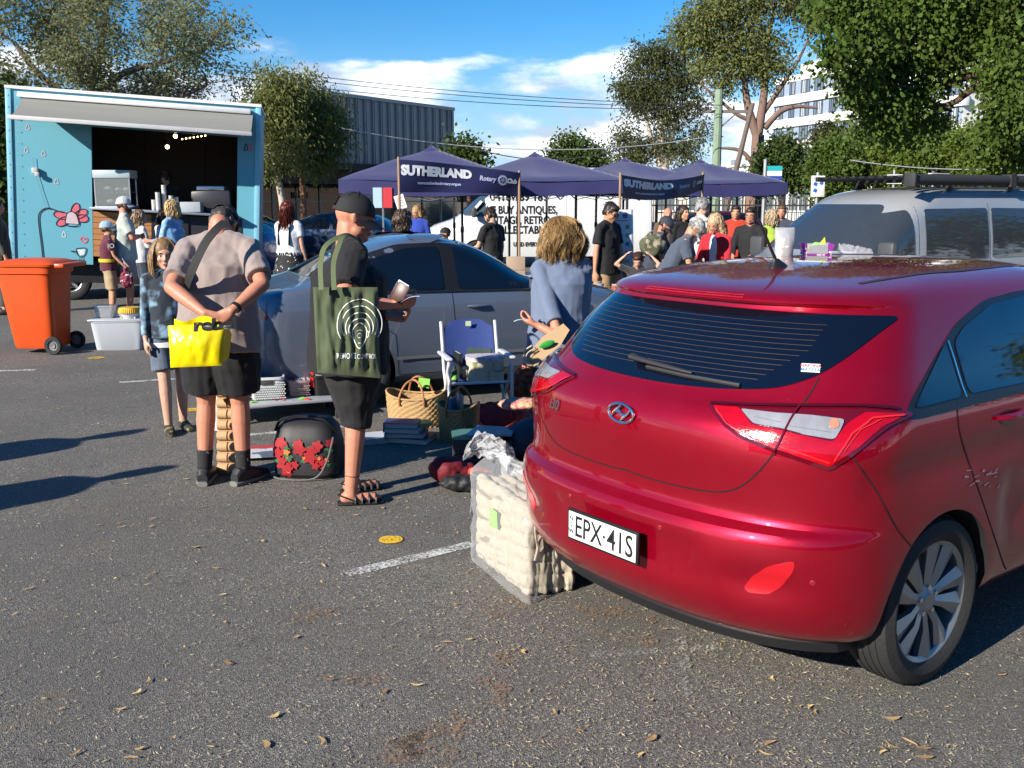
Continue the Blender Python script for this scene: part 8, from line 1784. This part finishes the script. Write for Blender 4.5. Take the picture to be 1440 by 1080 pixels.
tree('huge dark green tree overhanging the van from the right',1530,19,[(1520,200,22),(1490,120,17),(1455,90,13)],[(1190,20,34,-1),(1215,60,36,-1),(1180,75,22,-1.5),(1204,122,22,-1),(1225,110,34,0),(1250,20,40,0),(1265,80,38,0),(1235,160,30,-.5),(1275,140,34,0),(1300,30,42,0),(1320,90,36,0),(1350,40,44,.5),(1395,30,46,0),(1440,40,50,0),(1420,100,38,-1),(1380,75,30,0),(1425,160,34,-1.5),(1455,130,44,0),(1300,165,26,.5),(1265,185,20,0),(1170,-10,30,0),(1210,-20,40,0),(1300,-30,50,0),(1400,-30,50,0),(1440,205,36,0),(1400,205,26,0)],.105,72000,DARK,mat('bark_dark',(.10,.055,.04),.9,var=.4),seed=40,asp=.36,r0=.5,droop=.7,hollow=.25,extra=[[(1455,90,9,0),(1390,100,7,0),(1320,120,5,0),(1270,150,3.5,0),(1225,140,2,0)],[(1470,110,8,0),(1380,120,5,0),(1340,145,4,0),(1300,150,2,0)],[(1455,90,9,0),(1380,70,6,0),(1300,50,4,0),(1220,40,2,0)]])
def building():
 GC=mat('corrugated_grey',(.27,.28,.29),.45,metal=.3,var=.12,scale=.5);DKB=mat('fascia_dark',(.012,.013,.016),.6)
 A=D(452,282,48);B=D(637,282,54.5);A.z=B.z=0;d=(B-A);L_=d.length;ang=math.atan2(d.y,d.x);t=thing('warehouse','grey corrugated metal building with a dark fascia and glazed shopfront','building',A,ang)
 z0,zl=3.5,6.68;zr=6.46
 mb=MB();N=17;vs=[]
 prof=[]
 p=L_/N
 for i in range(N):
  x=i*p;prof+=[(x,0),(x+p*.22,0),(x+p*.26,-.11),(x+p*.34,-.11),(x+p*.38,0),(x+p*.55,0),(x+p*.57,-.04),(x+p*.63,-.04),(x+p*.65,0),(x+p*.95,0)]
 prof.append((L_,0));n=len(prof);mb.add([V(x,y,z0)for x,y in prof]+[V(x,y,zl+(zr-zl)*x/L_)for x,y in prof],[(i,i+1,n+i+1,n+i)for i in range(n-1)]);put(mb,'corrugated_wall',GC,t,smooth=False)
 mb=MB();mb.box((L_/2,5,(z0+zr)/2-.06),(L_-.02,9.98,zr-z0-.1));put(mb,'upper_storey',GC,t)
 mb=MB();mb.bar((-.1,-.05,zl+.05),(L_+.1,-.05,zr+.05),.14,.16);mb.bar((L_,-.02,z0),(L_,-.02,zr),.12);mb.box((L_/2,5,zr+.12),(L_,10,.06));put(mb,'roof',mat('roof_grey',(.30,.32,.34),.5,metal=.3),t)
 mb=MB();mb.box((L_/2-3.2,4,3.0),(L_+6.4,9.4,.98));mb.box((L_/2-3.2,-.9,3.2),(L_+6.4,1.4,.12));put(mb,'fascia',DKB,t)
 mb=MB();mb.box((L_/2-3.2,5,1.25),(L_+6.2,8,2.49));put(mb,'shop_interior',mat('shop_dark',(.02,.022,.022),.7),t)
 GL=mat('shop_glass',(.02,.03,.028),.04,spec=.9,coat=.6);FR=mat('shop_frame',(.30,.32,.32),.5)
 xs=[-6.2+1.35*i for i in range(13)]
 for i in range(12):
  w=put(MB().box(((xs[i]+xs[i+1])/2,.92,1.25),(1.27,.03,2.4)),'window',GL,t);q=MB();q.box((xs[i]+.035,.88,1.15),(.08,.08,2.28));q.box(((xs[i]+xs[i+1])/2,.88,1.70),(1.27,.06,.06));put(q,'frame',FR,w)
 mb=MB();mb.box((-.6,.86,2.0),(.9,.03,.28));mb.box((-.6,.86,2.20),(.03,.03,.2));put(mb,'hanging_sign',DKB,t)
 mb=MB();mb.box((-4.7,.85,.9),(.55,.05,1.0));put(mb,'window_poster',mat('poster_pale',(.35,.38,.36),.6),t)
building()
def apartment():
 WHB=mat('render_white',(.66,.65,.61),.7,var=.04,scale=.2);GLB=mat('apartment_glass',(.10,.14,.19),.08,spec=.8);FRM=mat('apartment_frame',(.03,.035,.04),.5);CUR=mat('curtain_pale',(.45,.46,.46),.8);PNL=mat('panel_grey_blue',(.26,.32,.40),.5)
 Y=160;A=at(1073,Y-14);B=at(1330,Y-50);d=B-A;L_=d.length;ang=math.atan2(d.y,d.x);t=thing('apartment_block','white apartment block with grey blue window bands rising behind the trees','building',A,ang);H=18.6;fl=3.05
 mb=MB();mb.box((L_/2,8.2,H/2),(L_,15.6,H));mb.box((L_/2+1.5,8.5,H+.9),(L_-3,12,1.7));put(mb,'wall',WHB,t,smooth=False)
 for f_ in range(1,6):
  z=H-1.75-fl*(f_-1)
  mb=MB();mb.box((L_/2+.3,.34,z-fl/2+.02),(L_+.5,.6,1.15),bev=.02);put(mb,'balcony_band',WHB,t)
  nW=12;w=L_/nW
  mb=MB();mb.box((L_/2,.35,z),(L_-.1,.06,1.85));put(mb,'window_band',PNL,t)
  for i in range(nW):
   x=i*w+w*.5;ww=w*(.62 if i%3!=1 else .4);k=put(MB().box((x,.29,z),(ww,.05,1.7)),'window',GLB,t);q=MB()
   for s in(-.5,-.17,.17,.5):q.box((x+s*ww,.25,z),(.09,.06,1.74))
   q.box((x,.25,z+.86),(ww,.06,.09));q.box((x,.25,z-.86),(ww,.06,.09));put(q,'frame',FRM,k)
   if(i*7+f_*3)%5<3:c=MB();c.box((x+ww*(.17 if i%2 else-.2),.262,z),(ww*.28,.012,1.6));put(c,'curtain',CUR,k)
apartment()
BRK=bpy.data.materials.new('brick')
def low_buildings():
 WHB=MATS['render_white'];BRK.use_nodes=True;nt=BRK.node_tree;b=nt.nodes['Principled BSDF'];tc=_n(nt,'ShaderNodeTexCoord');mp=_n(nt,'ShaderNodeMapping');mp.inputs['Rotation'].default_value=(PI/2,0,0);br=_n(nt,'ShaderNodeTexBrick');br.inputs['Scale'].default_value=4;br.inputs['Color1'].default_value=(.26,.11,.065,1);br.inputs['Color2'].default_value=(.32,.15,.09,1);br.inputs['Mortar'].default_value=(.3,.27,.24,1);br.inputs['Mortar Size'].default_value=.012
 nt.links.new(tc.outputs['Object'],mp.inputs[0]);nt.links.new(mp.outputs[0],br.inputs['Vector']);nt.links.new(br.outputs['Color'],b.inputs['Base Color']);b.inputs['Roughness'].default_value=.85
 A=at(730,42);B=at(1135,40);L_=(B-A).length;t=thing('brick_building','low brick building with white framed windows and a garage door behind the black fence','building',A,math.atan2((B-A).y,(B-A).x));mb=MB();mb.box((L_/2,4,1.35),(L_,8,2.7));put(mb,'wall',BRK,t,smooth=False)
 mb=MB();mb.box((L_*.47,-.02,1.0),(L_*.62,.04,1.9));put(mb,'rendered_panel',mat('render_cream',(.50,.46,.40),.8),t);mb=MB();mb.box((L_/2,4,2.76),(L_+.6,8.6,.12));put(mb,'roof',mat('roof_white',(.55,.54,.52),.6),t)
 WF=mat('frame_white',(.60,.61,.62),.4)
 for i in range(9):
  x=.8+i*1.3;w=put(MB().box((x,-.06,1.75),(.75,.05,.8)),'window',mat('house_glass',(.12,.14,.15),.1),t);q=MB();q.box((x,-.10,1.75),(.05,.04,.84));
  for s in(-1,1):q.box((x+s*.39,-.10,1.75),(.06,.04,.9));q.box((x,-.10,1.75+s*.42),(.8,.04,.06))
  put(q,'frame',WF,w)
 g=put(MB().box((L_-.95,-.05,1.1),(1.3,.05,2.1)),'garage_door',mat('door_white',(.6,.6,.58),.5),t);q=MB()
 for k in range(9):q.box((L_-1.5+.14*k,-.085,1.1),(.02,.02,2.05))
 put(q,'door_ribs',mat('door_rib',(.4,.4,.39),.5),g)
 A=at(985,75);B=at(1235,52);d=B-A;L_=d.length;t=thing('white_hall','long plain white building with a low skyline left of and below the apartments','building',A,math.atan2(d.y,d.x));mb=MB();mb.box((L_/2,5,2.0),(L_,10,4.0));put(mb,'wall',WHB,t,smooth=False);mb=MB();mb.box((L_/2,5,4.06),(L_+.3,10.3,.12));put(mb,'parapet',mat('parapet_cream',(.6,.56,.48),.7),t);mb=MB();mb.box((2.6,1.2,4.35),(.55,.4,.5));put(mb,'roof_vent',MATS['aluminium'],t)
 A=at(250,66);B=at(790,70);d=B-A;L_=d.length;t=thing('shop_row','low dark row of shops running behind the grey building and left tents','building',A,math.atan2(d.y,d.x));mb=MB();mb.box((L_/2,4,1.4),(L_,8,2.8));put(mb,'wall',mat('shop_wall',(.10,.09,.085),.8),t,smooth=False);mb=MB();mb.box((L_/2,3.5,2.86),(L_+.4,9.6,.12));put(mb,'roof',MATS['fascia_dark'],t)
 for i in range(8):put(MB().box((1.2+i*L_/8,-.03,1.2),(1.3,.04,1.7)),'window',MATS['shop_glass'],t)
low_buildings()
def fence():
 FB=mat('fence_black',(.02,.02,.022),.5);A=at(725,33.5);B=at(1190,31);d=B-A;L_=d.length;t=thing('picket_fence','black metal picket fence running behind the tents','fence',A,math.atan2(d.y,d.x));mb=MB()
 for i in range(int(L_/.13)):mb.box((i*.13,0,.9),(.025,.025,1.75))
 put(mb,'pickets',FB,t,smooth=False);mb=MB();mb.box((L_/2,0,1.6),(L_,.04,.05));mb.box((L_/2,0,.3),(L_,.04,.05));put(mb,'rail',FB,t)
 for i in range(6):put(MB().box((i*L_/5,.03,.95),(.08,.08,1.9)),'post',FB,t)
 A=at(-40,30);B=at(-5,24);t=thing('timber_fence','dark paling fence at the left edge beyond the truck','fence',at(-120,27));mb=MB()
 for i in range(34):mb.box((i*.14,0,.9),(.12,.02,1.8+.03*(i%3)))
 put(mb,'palings',mat('paling',(.12,.09,.06),.9),t,smooth=False)
fence()
mb=MB();mb.box((0,31.5,.06),(120,.16,.13),bev=.02);tag(mb.build('kerb',mat('kerb_concrete',(.30,.29,.27),.8)),kind='structure')
mb=MB();mb.add([(-60,31.6,.12),(60,31.6,.12),(60,60,.12),(-60,60,.12)],[(0,1,2,3)]);tag(mb.build('verge',mat('verge_grass',(.07,.085,.03),.95,var=.4,scale=3),smooth=False),kind='structure')
def poles():
 t=thing('power_pole','weathered green power pole with crossarm between the gum trees','power pole',at(1001,34));zt=D(1001,126,34).z;PG=mat('pole_green',(.20,.27,.18),.8,var=.25,scale=3);mb=MB();mb.tube([(0,0,0),(0,0,zt)],[.17,.13],10);put(mb,'mast',PG,t);mb=MB();mb.box((.25,0,zt-.7),(1.5,.1,.1));mb.bar((.1,0,zt-1.2),(.6,0,zt-.75),.04);put(mb,'crossarm',mat('timber_grey',(.16,.14,.12),.9),t)
 for x in(-.4,.1,.5,.95):mb=MB();mb.lathe([(.03,0),(.045,.03),(.03,.06),(.045,.09),(0,.12)],10,Matrix.Translation((x,0,zt-.65)));put(mb,'insulator',mat('insulator',(.05,.035,.03),.3),t)
 t=thing('stay_pole','thin dark pole leaning against the green power pole','pole',at(1003,33));mb=MB();mb.tube([(0,0,0),(1.05,0,D(1018,145,33).z)],[.12,.07],8);put(mb,'mast',TWIG,t)
 WR=mat('wire_black',(.02,.02,.02),.6);WG_=mat('wire_grey',(.35,.36,.38),.5)
 def wire(label,a,b,sag,r,m):
  t=thing('overhead_wire',label,'wire',V(a.x,a.y,0),0,'overhead wires');mb=MB();mb.tube([a.lerp(b,i/24)-V(0,0,sag*4*(i/24)*(1-i/24))for i in range(25)],r,5);w=put(mb,'cable',m,t);bpy.context.view_layer.update();reloc(t)
 wire('uppermost of the three parallel overhead wires crossing the sky',D(300,88,34),D(1015,148,33.5),.25,.012,WR);wire('middle of the three parallel overhead wires crossing the sky',D(300,95,34),D(1009,152,33.5),.25,.012,WR);wire('lowest of the three parallel overhead wires crossing the sky',D(300,104,34),D(1001,154,33.8),.3,.012,WR)
 wire('single dark wire dipping between the grey building and the power pole',D(637,198,35),D(1001,150,33.8),1.1,.018,WR);wire('pale service wire across the front of the grey building',D(480,180,31),D(1010,190,33.5),.55,.014,WG_);wire('pale service wire in front of the garden hedge',D(1195,225,27),D(1460,234,27),.15,.014,WG_)
 PM=mat('sign_post',(.35,.36,.36),.5,metal=.5);SW=mat('sign_white2',(.66,.66,.66),.5)
 c=at(836,30);t=thing('speed_sign','white speed sign with 40 in a red ring beyond the dark four wheel drive','sign',c);z=D(836,282,30).z;mb=MB();mb.tube([(0,0,0),(0,0,z+.5)],.035,8);put(mb,'post',PM,t);mb=MB();mb.box((-.05,-.05,z+.02),(.95,.02,.75));pl=put(mb,'plate',SW,t);mb=MB();mb.tube([V(.06+.20*math.cos(a),-.07,z+.02+.20*math.sin(a))for a in[2*PI*i/28 for i in range(28)]],.035,6,closed=True,flat=.4);put(mb,'red_ring',mat('sign_red',(.5,.03,.04),.6),pl);place_text('40',.26,V(.06,-.075,z+.02),V(1,0,0),Zu,BLKP,pl,weight=.006)
 mb=MB();mb.box((-.3,-.065,z+.02),(.22,.01,.5));put(mb,'small_print',mat('print_pale',(.45,.47,.47),.6),pl)
 c=at(1246,23);z=D(1246,252,23).z;t=thing('parking_sign','small 4P parking sign above the van roof rack','sign',c);mb=MB();mb.tube([(0,0,0),(0,0,z+.2)],.03,8);put(mb,'post',PM,t);mb=MB();mb.box((0,-.04,z),(.34,.015,.21));pl=put(mb,'plate',SW,t);place_text('4P',.17,V(.07,-.052,z+.01),V(1,0,0),Zu,BLKP,pl,weight=.004);mb=MB();mb.tube([V(-.09+.045*math.cos(a),-.053,z+.015+.045*math.sin(a))for a in[2*PI*i/20 for i in range(20)]],.010,6,closed=True,flat=.4);mb.bar((-.12,-.053,z+.045),(-.06,-.053,z-.015),.01);put(mb,'no_stopping_ring',mat('sign_red',(.5,.03,.04),.6),pl)
 place_text('P',.09,V(-.09,-.050,z+.012),V(1,0,0),Zu,BLKP,pl,weight=.002)
 c=at(1300,23.5);z=D(1300,250,23.5).z;t=thing('sign_back','grey back of a small sign right of the 4P sign','sign',c);mb=MB();mb.tube([(0,0,0),(0,0,z+.15)],.03,8);put(mb,'post',PM,t);mb=MB();mb.box((0,-.04,z),(.12,.015,.24));put(mb,'plate',mat('sign_back_grey',(.16,.17,.18),.5),t)
 c=at(1361,23.5);z=D(1361,258,23.5).z;t=thing('small_sign','small white sign furthest right above the roof rack','sign',c);mb=MB();mb.tube([(0,0,0),(0,0,z+.15)],.03,8);put(mb,'post',PM,t);mb=MB();mb.box((0,-.04,z),(.15,.015,.2));pl=put(mb,'plate',SW,t);place_text('1P',.07,V(0,-.05,z),V(1,0,0),Zu,BLKP,pl,weight=.002)
 c=at(1141,22.5);z=D(1141,262,22.5).z;t=thing('car_park_sign','tall white sign with blue symbols left of the van roof rack','sign',c);mb=MB();mb.tube([(0,0,0),(0,0,z+.3)],.035,8);put(mb,'post',PM,t);mb=MB();mb.box((0,-.05,z),(.30,.02,.46),bev=.004);pl=put(mb,'plate',SW,t)
 for(x,zz,s)in((-.06,.05,.05),(.07,.07,.045),(-.06,-.09,.05)):mb=MB();mb.box((x,-.065,z+zz),(s*1.5,.006,s*1.5),Matrix.Rotation(.4,3,'Y'));put(mb,'blue_symbol',mat('symbol_blue',(.02,.10,.42),.5),pl)
 place_text('Bays',.06,V(0,-.064,z+.17),V(1,0,0),Zu,mat('print_grey',(.2,.2,.24),.6),pl,width=.2)
 c=at(1068,29);z=D(1068,252,29).z;t=thing('station_sign','small teal, white and blue banner sign on a post above the fourth tent','sign',c);mb=MB();mb.tube([(0,0,0),(0,0,z+.55)],.05,8);put(mb,'post',PM,t)
 for i,col in enumerate(((.02,.35,.38),(.6,.62,.62),(.02,.06,.32),(.45,.5,.6),(.02,.06,.32))):mb=MB();mb.box((.27,-.03,z+.30-.14*i),(.42,.02,.139));put(mb,'sign_stripe',mat('stripe_%d'%i,col,.5),t)
poles()
def behind():  # unseen surroundings added to cover the bright horizon in the paint reflections
 t=thing('brick_hall','long low brick hall across the car park behind the camera','building',V(-24,-24,0));mb=MB();mb.box((26,3,2.2),(58,6,4.4));put(mb,'wall',BRK,t,smooth=False);mb=MB();mb.box((26,3,4.5),(59,7,.2));put(mb,'roof',MATS['roof_grey'],t)
 for i in range(9):put(MB().box((1.5+6*i,-.03+6.06,1.8),(2.4,.05,1.5)),'window',MATS['shop_glass'],t)
 for i,(x,y,h)in enumerate(((17,-7,6.5),(20,1,7.5),(13,-14,6),(22,9,7))):  # trees added out of view so the red paint mirrors foliage, not sky
  t=thing('tree',['leafy tree at the side of the car park nearest the camera','tallest leafy tree at the right side of the car park','leafy tree behind the camera by the brick hall','leafy tree at the right of the car park beyond the red car'][i],'tree',V(x,y,0));mb=MB();mb.tube([(0,0,0),(.1,0,h*.3),(0,.1,h*.7)],[.25,.2,.1],8)
  rnd=random.Random(i);cs=[V(rnd.gauss(0,1.3),rnd.gauss(0,1.3),h*.62+rnd.gauss(0,1.1))for _ in range(9)]
  for c in cs:mb.tube([V(0,0,h*.35),c*.5+V(0,0,h*.2),c],[.1,.06,.02],5)
  put(mb,'trunk',BARK,t);mb=MB()
  for c in cs:
   for k in range(420):
    d=V(rnd.gauss(0,1),rnd.gauss(0,1),rnd.gauss(0,1)).normalized();p=c+d*rnd.uniform(.5,1.35);e=V(rnd.gauss(0,1),rnd.gauss(0,1),rnd.gauss(-.4,.6)).normalized();s=e.cross(d)
    if s.length>.05:s=s.normalized()*.07;mb.add([p,p+e*.12+s,p+e*.26,p+e*.12-s],[(0,1,2,3)])
  mb.build('crown',MID,t,smooth=False,fix=False)
behind()
